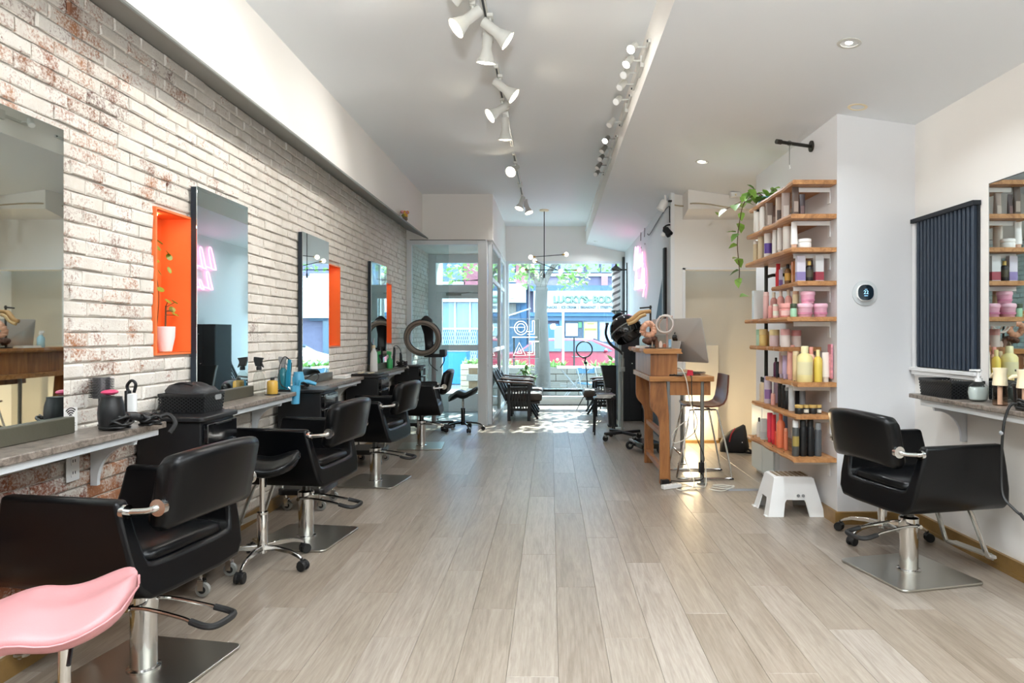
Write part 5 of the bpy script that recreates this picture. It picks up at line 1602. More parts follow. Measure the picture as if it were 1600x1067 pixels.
# ring light on a tripod
t = thing('ring_light', 'black ring light on a thin tripod in front of the window', 'ring light', (.63, 11.2, 0))
MB().tube([(-.055 + .135 * math.cos(2 * PI * i / 32), 0, 1.04 + .135 * math.sin(2 * PI * i / 32)) for i in range(32)], .012, 8, closed=True).build('ring', M['black_plastic'], t)
MB().box(-.09, -.02, -.012, .012, .885, .905).cyl((-.055, 0, .80), (-.03, 0, .9), .012, n=10).ball((-.03, 0, .81), .028, 12, 8).build('phone_mount', M['black_plastic'], t)
MB().tube([(-.03, 0, .82), (0, 0, .4), (0, 0, .03)], .0095, 8).build('pole', M['black_plastic'], t)
for k in range(3):
    a = .6 + k * 2 * PI / 3
    MB().tube([(0, 0, .36), (.2 * math.cos(a), .2 * math.sin(a), .004)], .008, 6).build('leg', M['black_plastic'], t)

# barber pole
t = thing('barber_pole', 'grey and white striped barber pole with a dark cap, mounted at the window edge', 'barber pole', (1.17, 11.75, 1.72))
MB().cyl((0, 0, 0), (0, 0, .70), .075, n=24).build('cylinder', M['white_plastic'], t)
for k in range(9):
    pts = []
    vs, fs_l = [], []
    n = 26
    for i in range(n + 1):
        a = 2 * PI * i / n
        z = .70 * k / 6.0 - .22 + .22 * i / n
        for dz in (0, .045):
            zz = min(.70, max(0, z + dz))
            vs.append((.0765 * math.cos(a), .0765 * math.sin(a), zz))
    for i in range(n):
        q = (2 * i, 2 * i + 2, 2 * i + 3, 2 * i + 1)
        if abs(vs[q[0]][2] - vs[q[3]][2]) > .002 or abs(vs[q[1]][2] - vs[q[2]][2]) > .002:
            fs_l.append(q)
    if fs_l:
        MB().add(vs, fs_l).build('stripe', mat('stripe_grey', '#76797a', .4), t)
MB().lathe([(.08, .70), (.10, .71), (.10, .735), (.06, .77), (.03, .79), (.008, .83), (.002, .84)], 24).build('top_cap', M['dark_steel'], t)
MB().lathe([(.03, -.07), (.06, -.045), (.10, -.02), (.10, 0), (.08, .002)], 24).build('bottom_cap', M['dark_steel'], t)
MB().box(.06, .197, -.015, .015, .715, .74).box(.06, .197, -.015, .015, -.03, -.005).box(.185, .199, -.03, .03, -.3, .85).build('wall_bracket', M['black_matte'], t, smooth=False)

# hanging branch lamp
t = thing('branch_pendant', 'black branching pendant lamp with globe bulbs in front of the window', 'pendant lamp', (-.10, 10.56, ZC))
MB().lathe([(.001, 0), (.075, 0), (.075, -.018), (.01, -.026)], 24).build('ceiling_rose', M['cream'], t)
MB().tube([(0, 0, -.02), (0, 0, -1.06)], .007, 8).cyl((0, 0, -1.02), (0, 0, -1.09), .014, n=10).build('stem', M['black_matte'], t)
for (x0, y0, z0, x1, y1, z1) in ((-.16, -.10, -.765, .31, .22, -.69), (-.29, .15, -.945, .50, -.2, -.985), (-.13, .25, -.80, .23, -.4, -1.01)):
    MB().tube([(x0, y0, z0), (x1, y1, z1)], .006, 8).build('rod', M['black_matte'], t)
    for (x, y, z, s) in ((x0, y0, z0, -1), (x1, y1, z1, 1)):
        d = Vector((x1 - x0, y1 - y0, z1 - z0)).normalized() * s
        p = Vector((x, y, z))
        MB().cyl(p - d * .02, p + d * .03, .014, n=10).build('socket', M['brass'], t)
        MB().ball(p + d * .062, .036, 14, 10).build('globe', mat('bulb_glow', '#fff3dc', .2, emit=2.2), t)

# neon sign on the partition: pink script on a clear board
t = thing('neon_sign', 'pink script neon sign on the grey partition wall', 'neon sign', (PX0, 9.8, 2.3))
def script(y0, z0, letters, w_, slope):
    """loops of handwriting running from the window towards the camera"""
    out = []
    y = y0
    for (h, wd, down) in letters:
        out.append([(y, z0 + slope * (y0 - y)), (y - wd * .5, z0 + slope * (y0 - y) + h), (y - wd * .75, z0 + slope * (y0 - y) + h * .9), (y - wd * .45, z0 + slope * (y0 - y) + h * .1 - down), (y - wd * .2, z0 + slope * (y0 - y) - down * .9), (y - wd, z0 + slope * (y0 - y - wd) + .02)])
        y -= wd
    return out
for i, (y0, z0, letters) in enumerate(((.72, .02, [(.32, .3, 0), (.30, .26, 0), (.18, .24, 0), (.17, .24, .16)]), (.62, -.30, [(.26, .26, 0), (.13, .2, 0), (.12, .2, .0), (.13, .2, .0), (.24, .26, .12)]))):
    pts = [p for l_ in script(y0, z0, letters, .25, -.03) for p in l_]
    MB().tube([(-.035, q.x, q.y) for q in smooth_path([(p[0], p[1], 0) for p in pts], 5)], .0095, 7).build('neon_line', M['neon_pink'], t)
for y in (-.3, .1):
    MB().tube([(-.015, y, .40), (-.01, y, .56)], .005, 6).build('hanging_wire', M['cable_black'], t)
    MB().cyl((-.02, y, .3), (0, y, .3), .012, n=8).build('standoff', M['chrome'], t)

# outline neon letters on a clear panel in the shop window
t = thing('window_sign', 'clear panel with outlined white neon letters hanging in the shop window', 'window sign', (-.485, 12.192, 1.215))
MB().box(-.28, .28, -.003, .003, -.365, .365).build('clear_panel', M['clear'], t, smooth=False)
fb = MB()
for a in ((-.285, .285, .36, .37), (-.285, .285, -.37, -.36)):
    fb.box(a[0], a[1], -.006, .006, a[2], a[3])
fb.box(-.285, -.277, -.006, .006, -.37, .37).box(.277, .285, -.006, .006, -.37, .37)
fb.build('panel_edge', M['frame_white'], t, smooth=False)
nl = MB()
nl.tube([(-.06 + .12 * math.cos(2 * PI * i / 28), -.012, .2 + .125 * math.sin(2 * PI * i / 28)) for i in range(28)], .007, 6, closed=True)
nl.tube([(-.06 + .075 * math.cos(2 * PI * i / 24), -.012, .2 + .08 * math.sin(2 * PI * i / 24)) for i in range(24)], .006, 6, closed=True)
nl.build('letter_o', M['neon_white'], t)
nl = MB()
nl.tube([(.15, -.012, .33), (.15, -.012, .13), (.05, -.012, .13)], .007, 6).tube([(.19, -.012, .33), (.19, -.012, .085), (.06, -.012, .085)], .007, 6).tube([(.15, -.012, .33), (.19, -.012, .33)], .007, 6)
nl.build('letter_l', M['neon_white'], t)
nl = MB()
nl.tube([(-.2, -.012, -.31), (-.09, -.012, -.07), (.03, -.012, -.31)], .007, 6, closed=True).tube([(-.13, -.012, -.27), (-.09, -.012, -.16), (-.04, -.012, -.27)], .006, 6, closed=True)
nl.build('letter_a', M['neon_white'], t)
nl = MB()
nl.tube([(.09, -.012, -.05), (.27, -.012, -.05)], .009, 6).tube([(.15, -.012, -.06), (.15, -.012, -.26), (.06, -.012, -.26)], .007, 6).tube([(.19, -.012, -.06), (.19, -.012, -.30), (.05, -.012, -.30)], .007, 6)
nl.build('letter_t', M['neon_white'], t)
MB().tube([(-.22, -.012, .03), (.24, -.012, .03)], .008, 6).tube([(-.26, -.012, .21), (.02, -.012, .21)], .005, 6).build('neon_bar', M['neon_white'], t)

# flowers on the ledge
t = thing('flower_bunch', 'little bunch of orange and pink flowers on the far end of the ledge', 'flowers', (-1.765, 8.0, 2.672))
rf = random.Random(4)
MB().lathe([(.02, 0), (.035, .02), (.03, .05), (.02, .052)], 12).build('pot', pal('#7a6a58'), t)
for i in range(12):
    c = ['#e09a2c', '#d9a93a', '#c98a8a', '#e6c25a', '#7f7f3a'][i % 5]
    a, r_ = rf.uniform(0, 6.28), rf.uniform(.0, .05)
    MB().ball((r_ * math.cos(a), r_ * 1.8 * math.sin(a), .05 + rf.uniform(0, .06)), .022, 8, 6).build('flower_head', mat('flower_' + c[1:], c, .6, bump=.4, bscale=80), t)

# ------------------------------------------------------------------ things on the brick-side counters
def cordage(parent, seed, c, r, n=5, m='cable_black', th=.0055, zlift=.004):
    """a loosely coiled cord"""
    q = random.Random(seed)
    pts = []
    for k in range(n * 9):
        a = 2 * PI * k / 9 + q.uniform(-.2, .2)
        rr = r * q.uniform(.55, 1.05)
        pts.append((c[0] + rr * math.cos(a) * .7, c[1] + rr * math.sin(a), c[2] + th + zlift * k / 3 * q.uniform(.5, 1.2)))
    return MB().tube(smooth_path(pts, 3), th, 6).build('cord', M[m], parent, angle=2)

# plant niche
t = thing('potted_plant', 'small round-leaved plant in a white pot standing in the orange niche', 'plant', (-2.088, 3.575, 1.204))
MB().lathe([(.027, 0), (.032, .004), (.046, .08), (.049, .135), (.046, .137), (.042, .12), (.001, .118)], 22).build('pot', M['white_plastic'], t)
vs = MB()
tips = [((.0, .0, .24), (.02, .05, .27)), ((0, 0, .24), (.03, -.03, .27)), ((0, 0, .22), (.0, .06, .23)), ((0, 0, .22), (.04, .0, .22)), ((0, 0, .2), (.03, .04, .2))]
vs.tube([(0, 0, .13), (0, .005, .25)], .004, 6)
for a, b_ in tips:
    vs.tube([a, b_], .002, 5)
vine2 = [(-.03, -.03, .12), (.0, -.06, .3), (-.01, -.075, .46), (.0, -.08, .58)]
vs.tube(smooth_path(vine2, 5), .002, 5)
vs.build('stem', M['stem'], t)
lp = [b_ for a, b_ in tips] + [(.02, -.08, .33), (.02, -.09, .42), (.03, -.02, .44), (.0, -.09, .48), (.03, -.03, .53), (.01, -.09, .55), (.03, -.02, .51), (.02, -.09, .58)]
for i, p in enumerate(lp):
    b = MB()
    b.lathe([(.0005, 0), (.010, .001), (.019, .003), (.0195, .004), (.010, .003), (.0005, .002)], 10)
    b.xf(Matrix.Translation(p) @ Matrix.Rotation(.5 + .25 * (i % 4), 4, 'Y') @ Matrix.Rotation(.4 * (i % 3) - .4, 4, 'X'))
    b.build('leaf', M['leaf_olive'] if i % 3 else M['leaf'], t, angle=2)

t = thing('contactless_card', 'white card with black wave symbol leaning against the bricks beside the mirror', 'card', (-2.025, 2.775, .8895))
MB().box(0, .004, -.042, .042, 0, .10).build('card', M['white_matte'], t, smooth=False)
wv = MB()
for k in range(4):
    r_ = .009 + .0095 * k
    wv.tube([(.0055, r_ * math.cos(a) , .062 + r_ * math.sin(a)) for a in [PI * .25 + PI * .5 * i / 8 for i in range(9)]], .0022, 5)
wv.build('wave_symbol', M['rubber'], t)
MB().box(.004, .0045, -.03, .03, .022, .024).box(.004, .0045, -.03, .03, .032, .034).build('text_lines', M['grey_plastic'], t, smooth=False)

t = thing('round_brush', 'round vented hair brush with black bristles standing behind the hairdryer', 'brush', (-1.975, 2.90, .889))
MB().cyl((0, 0, 0), (0, 0, .13), .012, n=12).build('handle', M['black_plastic'], t)
MB().cyl((0, 0, .13), (0, 0, .222), .033, n=18).build('barrel', mat('brush_barrel', '#6b6b6e', .3, .7), t)
br = MB()
for k in range(12):
    for i in range(20):
        a = 2 * PI * i / 20 + .15 * (k % 2)
        z = .136 + .0072 * k
        br.tube([(.033 * math.cos(a), .033 * math.sin(a), z), (.048 * math.cos(a), .048 * math.sin(a), z)], .0012, 3)
tag(br.build('bristles', M['rubber'], t), kind='stuff')

def hairdryer(label, loc, rotz, m, s=1.0):
    """body upright on its air intake, handle out to the side"""
    t = thing('hairdryer', label, 'hairdryer', loc, rotz)
    MB().lathe([(r_ * s, z * s) for r_, z in ((.034, 0), (.041, .008), (.049, .045), (.051, .075), (.048, .105), (.041, .132), (.041, .142), (.033, .140))], 22).build('body', M[m], t)
    MB().tube([(.03 * s, 0, .055 * s), (.09 * s, .0, .05 * s), (.15 * s, .0, .03 * s)], [.02 * s, .019 * s, .016 * s], 12).build('handle', M[m], t)
    MB().lathe([(r_ * s, z * s) for r_, z in ((.043, .004), (.047, .008), (.047, .014), (.043, .018))], 22).build('intake_ring', M['rubber'], t)
    return t
h1 = hairdryer('black hairdryer standing upright in its coiled cord on the nearest counter', (-1.885, 2.83, .8895), .9, 'black_plastic')
cordage(h1, 3, (.02, 0, 0), .085, 5)
cordage(h1, 8, (.15, -.01, 0), .06, 4)
MB().ball((.0, .02, .16), (.035, .03, .012), 12, 6).build('pink_clip', mat('hot_pink', '#d0476f', .4), h1)
t = thing('hair_clipper', 'white and black hair clipper with a hanging loop on the nearest counter', 'clipper', (-1.945, 3.06, .889))
MB().prism(rrect(.045, .03, .010, 3), 'z', 0, .135).build('body', M['white_plastic'], t, bevel=.004)
MB().box(-.024, -.008, -.016, .016, .0, .15).build('grip', M['black_plastic'], t, bevel=.004)
MB().tube(smooth_path([(-.01, 0, .14), (-.02, 0, .17), (.0, 0, .195), (.02, 0, .18), (.012, 0, .14)], 5), .007, 8).build('loop', M['black_plastic'], t)
t = thing('cable_bundle', 'thick black cord bundle drooping off the near counter end', 'cord', (-1.86, 3.06, .889))
cordage(t, 5, (0, 0, .0), .05, 4)
MB().tube(smooth_path([(.0, .03, .01), (.05, .06, .03), (.09, .05, -.01), (.08, .02, -.05)], 6), .011, 8).build('cord_sleeve', M['rubber'], t)

# baskets (woven look: real strips)
def basket(label, loc, L_, W_, H2, rotz=0, handle=None):
    t = thing('woven_basket', label, 'basket', loc, rotz)
    f = .92
    def side(u, z):
        k = f + (1 - f) * z / H2
        return k
    st_ = MB()
    nrow, = (5,)
    per = []
    for (a, bb) in (((-1, -1), (1, -1)), ((1, -1), (1, 1)), ((1, 1), (-1, 1)), ((-1, 1), (-1, -1))):
        ln = L_ if a[1] == bb[1] else W_
        nseg = max(6, int(ln / .024))
        for i in range(nseg):
            u0 = i / nseg; u1 = (i + 1) / nseg
            for j in range(nrow):
                z0 = H2 * (.04 + .84 * j / nrow); z1 = H2 * (.04 + .84 * (j + 1) / nrow)
                for (p, q) in ((u0, u1), (u1, u0)):
                    def pt(u, z):
                        k = side(0, z)
                        return Vector(((a[0] + (bb[0] - a[0]) * u) * L_ / 2 * k, (a[1] + (bb[1] - a[1]) * u) * W_ / 2 * k, z))
                    A, B = pt(p, z0), pt(q, z1)
                    t_ = .0022
                    d = (B - A).normalized(); nrm = Vector((a[1] + bb[1], 0, 0)) if False else Vector((0, 0, 1)).cross(pt(1, 0) - pt(0, 0)).normalized()
                    s_ = d.cross(nrm).normalized() * .0022
                    nn = nrm * t_
                    st_.add([A - s_ + nn, A + s_ + nn, B + s_ + nn, B - s_ + nn, A - s_ - nn, A + s_ - nn, B + s_ - nn, B - s_ - nn], [(0, 1, 2, 3), (7, 6, 5, 4), (0, 4, 5, 1), (3, 2, 6, 7)])
    tag(st_.build('woven_strips', mat('strip_black', '#1d1e20', .35), t, smooth=False), kind='stuff')
    MB().box(-L_ / 2 * f, L_ / 2 * f, -W_ / 2 * f, W_ / 2 * f, 0, .004).build('basket_base', M['black_plastic'], t, smooth=False)
    rim = [(p[0], p[1]) for p in rrect(L_ + .008, W_ + .008, .012, 3)]
    inn = [(p[0] * .95, p[1] * .92) for p in rim]
    MB().rings([[(x, y, H2 * .87) for x, y in rim], [(x, y, H2) for x, y in rim], [(x, y, H2) for x, y in inn], [(x, y, H2 * .87) for x, y in inn]], caps=False).build('rim', M['black_plastic'], t, bevel=.002)
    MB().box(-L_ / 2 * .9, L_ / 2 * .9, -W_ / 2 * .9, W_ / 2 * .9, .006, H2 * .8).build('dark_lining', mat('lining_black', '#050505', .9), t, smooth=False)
    return t
bk = basket('black woven basket holding a dark folded cape, on the trolley beside the nearest counter', (-1.885, 3.47, .8945), .24, .21, .10)
MB().prism(rrect(.065, .03, .012, 3), 'y', -.001, .004).xf(Matrix.Translation((.122, .03, .075)) @ Matrix.Rotation(PI / 2, 4, 'Z')).build('handle_slot', M['grey_plastic'], bk)
t = thing('folded_cape', 'dark crumpled cape heaped in the woven basket', 'cape', (-1.885, 3.47, .972))
rings = []
for z, f in ((0, 1.0), (.03, 1.02), (.055, .86), (.068, .5), (.07, .1)):
    rings.append([(.11 * f * x * (1 + .06 * math.sin(7 * x + 40 * z)), .092 * f * y, z + .008 * math.sin(9 * x + 5 * y) * (z > 0)) for x, y in [(p[0] * 2, p[1] * 2) for p in rrect(1, 1, .3, 4)]])
MB().rings(rings).build('cloth', mat('charcoal_cloth', '#2a2a2c', .55, bump=.2, bscale=40), t, angle=2)
MB().tube(smooth_path([(-.09, -.05, .055), (-.02, -.06, .075), (.07, -.05, .05)], 5), .006, 6).build('hem', M['rubber'], t)
bk2 = basket('black woven basket on the counter of the white wall', (2.385, 3.93, .9265), .19, .34, .105)

def spray(label, loc, body, head, h=.26):
    t = thing('spray_bottle', label, 'bottle', loc)
    MB().lathe([(.036, 0), (.038, .008), (.038, h * .42), (.03, h * .56), (.014, h * .64), (.014, h * .68)], 18).build('bottle', M[body], t)
    MB().lathe([(.017, h * .66), (.017, h * .74), (.013, h * .76)], 12).prism([(-.02, h * .76), (.016, h * .76), (.02, h * .9), (.03, h * .97), (-.03, h), (-.032, h * .92)], 'y', -.013, .013).prism([(.01, h * .78), (.03, h * .72), (.034, h * .73), (.022, h * .84)], 'y', -.006, .006).build('trigger', M[head], t, bevel=.003)
    return t
spray('clear spray bottle with black trigger on the counter past the tall mirror', (-1.945, 4.40, .889), 'clear', 'black_plastic')
spray('clear spray bottle with teal liquid among the turquoise hair tools', (-1.97, 4.86, .895), 'teal', 'grey_plastic', .24)
t = thing('serum_bottle', 'small amber bottle with black top in front of the clear spray bottle', 'bottle', (-1.885, 4.47, .8885))
MB().lathe([(.033, 0), (.035, .006), (.035, .085), (.03, .095), (.014, .10)], 20).build('bottle', M['amber'], t)
MB().lathe([(.014, .10), (.014, .115), (.01, .117)], 12).build('cap', M['rubber'], t)
MB().lathe([(.05, 0.0005), (.05, .006), (.046, .007)], 20).build('coaster', M['black_plastic'], t)
def wand(label, loc, tilt, m, L_=.26):
    t = thing('curling_iron', label, 'styling iron', loc)
    R = Matrix.Rotation(tilt[0], 4, 'X') @ Matrix.Rotation(tilt[1], 4, 'Y')
    MB().rings([[(x * w_, y * .012, z) for x, y in [(p[0] * 2, p[1] * 2) for p in rrect(1, 1, .3, 2)]] for z, w_ in ((0, .012), (.02, .016), (L_ * .55, .017), (L_ * .6, .013), (L_, .012))]).xf(R).build('barrel', M[m], t)
    MB().box(-.014, .014, .013, .019, .02, L_ * .9).xf(R).build('clamp_plate', M['black_plastic'], t, bevel=.003)
    return t
w1_ = wand('turquoise flat iron standing with its black cord on the trolley end', (-1.93, 4.84, .895), (.08, .10), 'turquoise', .22)
MB().tube(smooth_path([(.02, 0, .21), (.0, -.06, .24), (-.02, -.10, .16), (-.01, -.10, .05), (.02, -.06, .01)], 6), .004, 6).build('cord', M['cable_black'], w1_)
h2 = hairdryer('sky blue hairdryer lying among black cords on the second trolley', (-1.90, 4.97, .895), .2, 'sky_blue', .85)
cordage(h2, 4, (.03, .03, 0), .07, 4)
MB().tube(smooth_path([(.1, 0, .02), (.14, .05, .08), (.10, .12, .10), (.02, .10, .05)], 6), .005, 6).build('cord', M['cable_black'], h2)
t = thing('tool_holder', 'pale blue tumbler hanging at the counter end with hair tools in it', 'holder', (-1.83, 4.73, .80))
MB().lathe([(.028, 0), (.034, .13), (.03, .13), (.026, .01)], 18).build('cup', M['sky_blue'], t)
for x, h_ in ((-.01, .19), (.012, .17)):
    MB().tube([(x, 0, .02), (x * 2, .01, h_)], .005, 6).build('tool_handle', M['turquoise'], t)
MB().tube([(-.03, 0, .1), (-.05, 0, .12)], .006, 6).build('hook', M['chrome'], t)

t = thing('flat_tray', 'dark flat tray with small combs on the third trolley', 'tray', (-1.83, 6.62, .895))
MB().prism(rrect(.26, .30, .02, 3), 'z', 0, .014).build('tray', M['black_plastic'], t, bevel=.003)
for i in range(3):
    MB().box(-.08 + .05 * i, -.05 + .05 * i, -.1, .07, .014, .02).build('comb', [M['cream'], M['grey_plastic'], M['cream']][i], t, bevel=.003)
t = thing('lotion_bottle', 'tall white bottle standing in front of the fourth mirror', 'bottle', (-1.95, 7.28, .889))
MB().lathe([(.04, 0), (.042, .01), (.036, .20), (.018, .24), (.015, .26)], 20).build('bottle', M['white_plastic'], t)
MB().lathe([(.018, .255), (.018, .285), (.012, .29)], 14).build('cap', M['cream'], t)
t = thing('green_bottle', 'bright green spray bottle on the counter nearest the door', 'bottle', (-1.93, 7.92, .889))
MB().lathe([(.033, 0), (.035, .01), (.035, .1), (.016, .13), (.014, .15)], 18).build('bottle', M['green_plastic'], t)
MB().lathe([(.016, .148), (.016, .165), (.008, .168)], 12).prism([(-.035, .165), (.02, .165), (.02, .2), (-.035, .21)], 'y', -.012, .012).build('trigger', M['green_plastic'], t, bevel=.003)
w2_ = wand('black curling iron standing behind the green bottle', (-1.93, 8.10, .889), (.0, .05), 'black_plastic', .25)
MB().tube(smooth_path([(0, 0, .25), (.03, .03, .27), (.07, .06, .22), (.09, .07, .1), (.09, .06, .02)], 6), .004, 6).build('cord', M['cable_black'], w2_)
wand('second black curling iron with a bright clamp at the counter end', (-1.86, 8.22, .889), (0, -.05), 'black_plastic', .18)
t = thing('tangled_cords', 'tangle of black and white cords hanging over the door-end counter', 'cords', (-1.84, 8.20, .889))
cordage(t, 12, (0, -.03, 0), .09, 6, th=.006)
cordage(t, 13, (.03, .05, -.02), .06, 3, 'cable_white')
MB().tube(smooth_path([(.04, 0, 0), (.07, .02, -.06), (.06, .06, -.09), (.05, .1, -.02)], 5), .005, 6).build('cord', M['cable_black'], t)
t = thing('folded_towel', 'small folded pale cloth on the third counter', 'cloth', (-1.93, 6.1, .889))
MB().box(-.06, .06, -.09, .09, 0, .02).box(-.055, .06, -.085, .085, .02, .032).build('cloth', M['white_matte'], t, bevel=.006)

# ------------------------------------------------------------------ things on the white-wall counter
CR = .9265
t = thing('soap_dispenser', 'clear soap pump bottle beside the black basket on the white-wall counter', 'bottle', (2.375, 3.66, CR))
MB().lathe([(.034, 0), (.05, .012), (.058, .05), (.052, .085), (.024, .108), (.018, .112)], 22, sx=1.0, sy=.7).build('bottle', M['clear'], t)
MB().lathe([(.03, .004), (.046, .013), (.0535, .05), (.049, .08), (.001, .081)], 18, sy=.68).build('soap', mat('clear_soap', '#cfd9d8', .12, spec=.8), t)
MB().lathe([(.02, .11), (.02, .128), (.008, .13), (.007, .165), (.018, .168), (.018, .178)], 16).box(-.045, .0, -.008, .008, .168, .178).build('pump', M['white_plastic'], t)
for i, (x, y, lb) in enumerate(((2.36, 3.46, 'cream-topped foam bottle with peach liquid beside the wall mirror edge'), (2.36, 3.28, 'cream-topped foam bottle with spout turned towards its twin, nearer the camera'))):
    t = thing('foam_bottle', lb, 'bottle', (x, y, CR), PI / 2 if i == 0 else 2.2, 'foam bottles at the wall mirror')
    MB().lathe([(.032, 0), (.034, .006), (.034, .10), (.033, .104)], 20).build('bottle', M['peach_clear'], t)
    MB().lathe([(.012, .004), (.012, .1)], 12).build('inner_tube', mat('blush_tube', '#efe4da', .4), t)
    MB().lathe([(.034, .104), (.0355, .106), (.032, .14), (.029, .165), (.034, .19), (.034, .196), (.001, .197)], 20).build('foamer_head', M['cream'], t)
    MB().tube([(.02, 0, .165), (.05, 0, .16), (.066, 0, .148)], [.012, .010, .008], 10).build('spout', M['cream'], t)
for i, (y, lb) in enumerate(((3.365, 'black tapered cup between the two foam bottles'), (3.17, 'black tapered cup past the second foam bottle'))):
    t = thing('black_cup', lb, 'cup', (2.40, y, CR), 0, 'black cups at the wall mirror')
    MB().lathe([(.026, 0), (.034, .11), (.036, .112), (.036, .118), (.031, .118), (.024, .01)], 20).build('cup', M['black_plastic'], t)
    MB().lathe([(.0345, .10), (.037, .104), (.037, .112), (.0345, .116)], 20).build('rim', M['rubber'], t)
t = thing('corded_clipper', 'black clipper with a long cord drooping off the white-wall counter', 'clipper', (2.33, 3.14, CR))
MB().rings([[(x * w_, y_, z + .03) for x, z in [(p[0] * 2, p[1] * 2 * .022) for p in rrect(1, 1, .3, 2)]] for y_, w_ in ((-.09, .02), (-.05, .026), (.03, .024), (.08, .018))]).build('body', M['black_plastic'], t, bevel=.004)
cordage(t, 31, (-.02, .06, 0), .055, 4)
MB().tube(smooth_path([(-.02, .07, .02), (-.06, .10, .03), (-.085, .11, -.03), (-.10, .11, -.12), (-.10, .12, -.3), (-.105, .10, -.42), (-.09, .05, -.47), (-.08, .02, -.49)], 7), .0065, 7).build('hanging_cord', M['cable_black'], t)
MB().cyl((-.08, .02, -.485), (-.072, -.005, -.51), .008, n=8).build('plug_tip', M['rubber'], t)
MB().tube(smooth_path([(-.03, .0, .02), (-.075, -.02, .02), (-.085, -.06, -.03), (-.06, -.12, -.05), (-.04, -.2, .0)], 6), .006, 7).build('cord', M['cable_black'], t)
MB().ball((-.102, .115, -.115), .012, 8, 6).build('cord_knot', M['grey_plastic'], t)

# soffit spotlights: three bars of small heads
def bar(y0, y1, n, label, body, lit):
    x = .62
    t = thing('spotlight_bar', label, 'spotlight', (x, 0, 3.15), group='spotlight bars on the soffit')
    MB().box(-.004, .014, y0, y1, -.012, .012).box(-.012, .014, (y0 + y1) / 2 - .10, (y0 + y1) / 2 + .10, -.04, .04).build('rail', M['lamp_body'], t, bevel=.003, smooth=False)
    for y in (y0 + .01, y1 - .01):
        MB().cyl((-.004, y, 0), (-.012, y, 0), .008, n=8).build('screw', M['dark_line'], t)
    for i in range(n):
        y = y0 + .1 + (y1 - y0 - .2) * i / max(1, n - 1)
        hd = MB()
        hd.tube([(0, y, 0), (-.07, y, 0)], .006, 6)
        d = Vector((-.5, -.35 if i % 2 else -.7, -.7)).normalized()
        p = Vector((-.085, y, 0))
        hd.tube([p - d * .035, p + d * .045], [.022, .028], 14)
        ho = hd.build('lamp_head', M[body], t)
        MB().tube([p + d * .046, p + d * .050], [.026, .024], 14).build('bulb', M['glow_white'] if i in lit else M['white_plastic'], ho)
        if i in lit:
            l = light('lamp_light', 'SPOT', p + d * .07, 10, COOL, spot_size=1.8, spot_blend=.6, shadow_soft_size=.03)
            l.rotation_euler = d.to_track_quat('-Z', 'Y').to_euler()
            l.parent = t
    return t
bar(4.15, 4.98, 4, 'soffit spotlight bar nearest the camera, two of its heads glowing', 'lamp_body', (0, 1))
bar(5.1, 5.85, 2, 'soffit spotlight bar in the middle with dull pale heads', 'lamp_body', ())
bar(6.15, 7.65, 5, 'soffit spotlight bar nearest the window with dark metal heads', 'lamp_grey', (0,))

# ------------------------------------------------------------------ lamps
def can_light(x, y, z, label, lit=True, power=14.0, tilt=0.0):
    t = thing('recessed_light', label, 'ceiling light', (x, y, z), group='recessed ceiling lights')
    t.rotation_euler = (0, tilt, 0)
    MB().rings([[(r * math.cos(2 * PI * i / 24), r * math.sin(2 * PI * i / 24), zz) for i in range(24)] for r, zz in ((.062, .0), (.062, -.006), (.045, -.008), (.042, .02))], caps=False).build('trim_ring', M['lamp_body'] if lit else M['cream'], t)
    MB().lathe([(.042, .012), (.036, -.002), (.001, -.004)], 20).build('bulb', M['glow_white'] if lit else M['cream'], t)
    if lit:
        l = light('lamp_light', 'AREA', (0, 0, -.012), power, COOL, shape='DISK', size=.08, spread=2.6)
        l.parent = t
    return t
def lowz(x, y):
    return 3.0 - .139 * (x - .634) - .012
for (px, py, lab, lit) in ((1327, 66, 'lit recessed ceiling light ahead of the wall mirror, largest of the lit ones', True), (1097, 252, 'lit recessed ceiling light over the reception desk', True),
                           (961, 323, 'lit recessed ceiling light, first of the row along the soffit', True), (945, 358, 'lit recessed ceiling light, second of the row along the soffit', True),
                           (933, 377, 'lit recessed ceiling light, last of the row before the shop window', True), (1340, 166, 'unlit cream recessed fitting in front of the white column', False)):
    z = 2.9
    for _ in range(8):
        Y = (z - EYE) * FOC / (522 - py); x = (px - 860) * Y / FOC
        z = 3.0 - .139 * (x - .634) - (max(0, Y - 7.5) * .0088)
    can_light(x, Y, z - .001, lab, lit, 8 if Y < 7 else 3.5, .138)
for x, y, lab in ((1.5, 1.9, 'above the camera on the mirror side'), (1.5, -.2, 'behind the camera on the mirror side'), (2.0, .7, 'beside the rear end of the wall mirror')):  # unseen lamps added to brighten the near end of the room
    can_light(x, y, lowz(x, y), 'added unseen ceiling light ' + lab, tilt=.138, power=16)
for x, y, lab in ((-.7, .2, 'nearer the brick wall'), (.2, .2, 'nearer the soffit'), (-.7, 1.5, 'ahead of the others by the bricks'), (.3, -1.4, 'at the rear by the soffit')):  # more unseen lamps, added for brightness on the brick side
    can_light(x, y, ZC - .001, 'unseen light added in the high rear ceiling, ' + lab, power=8 if y > 1 else 14)

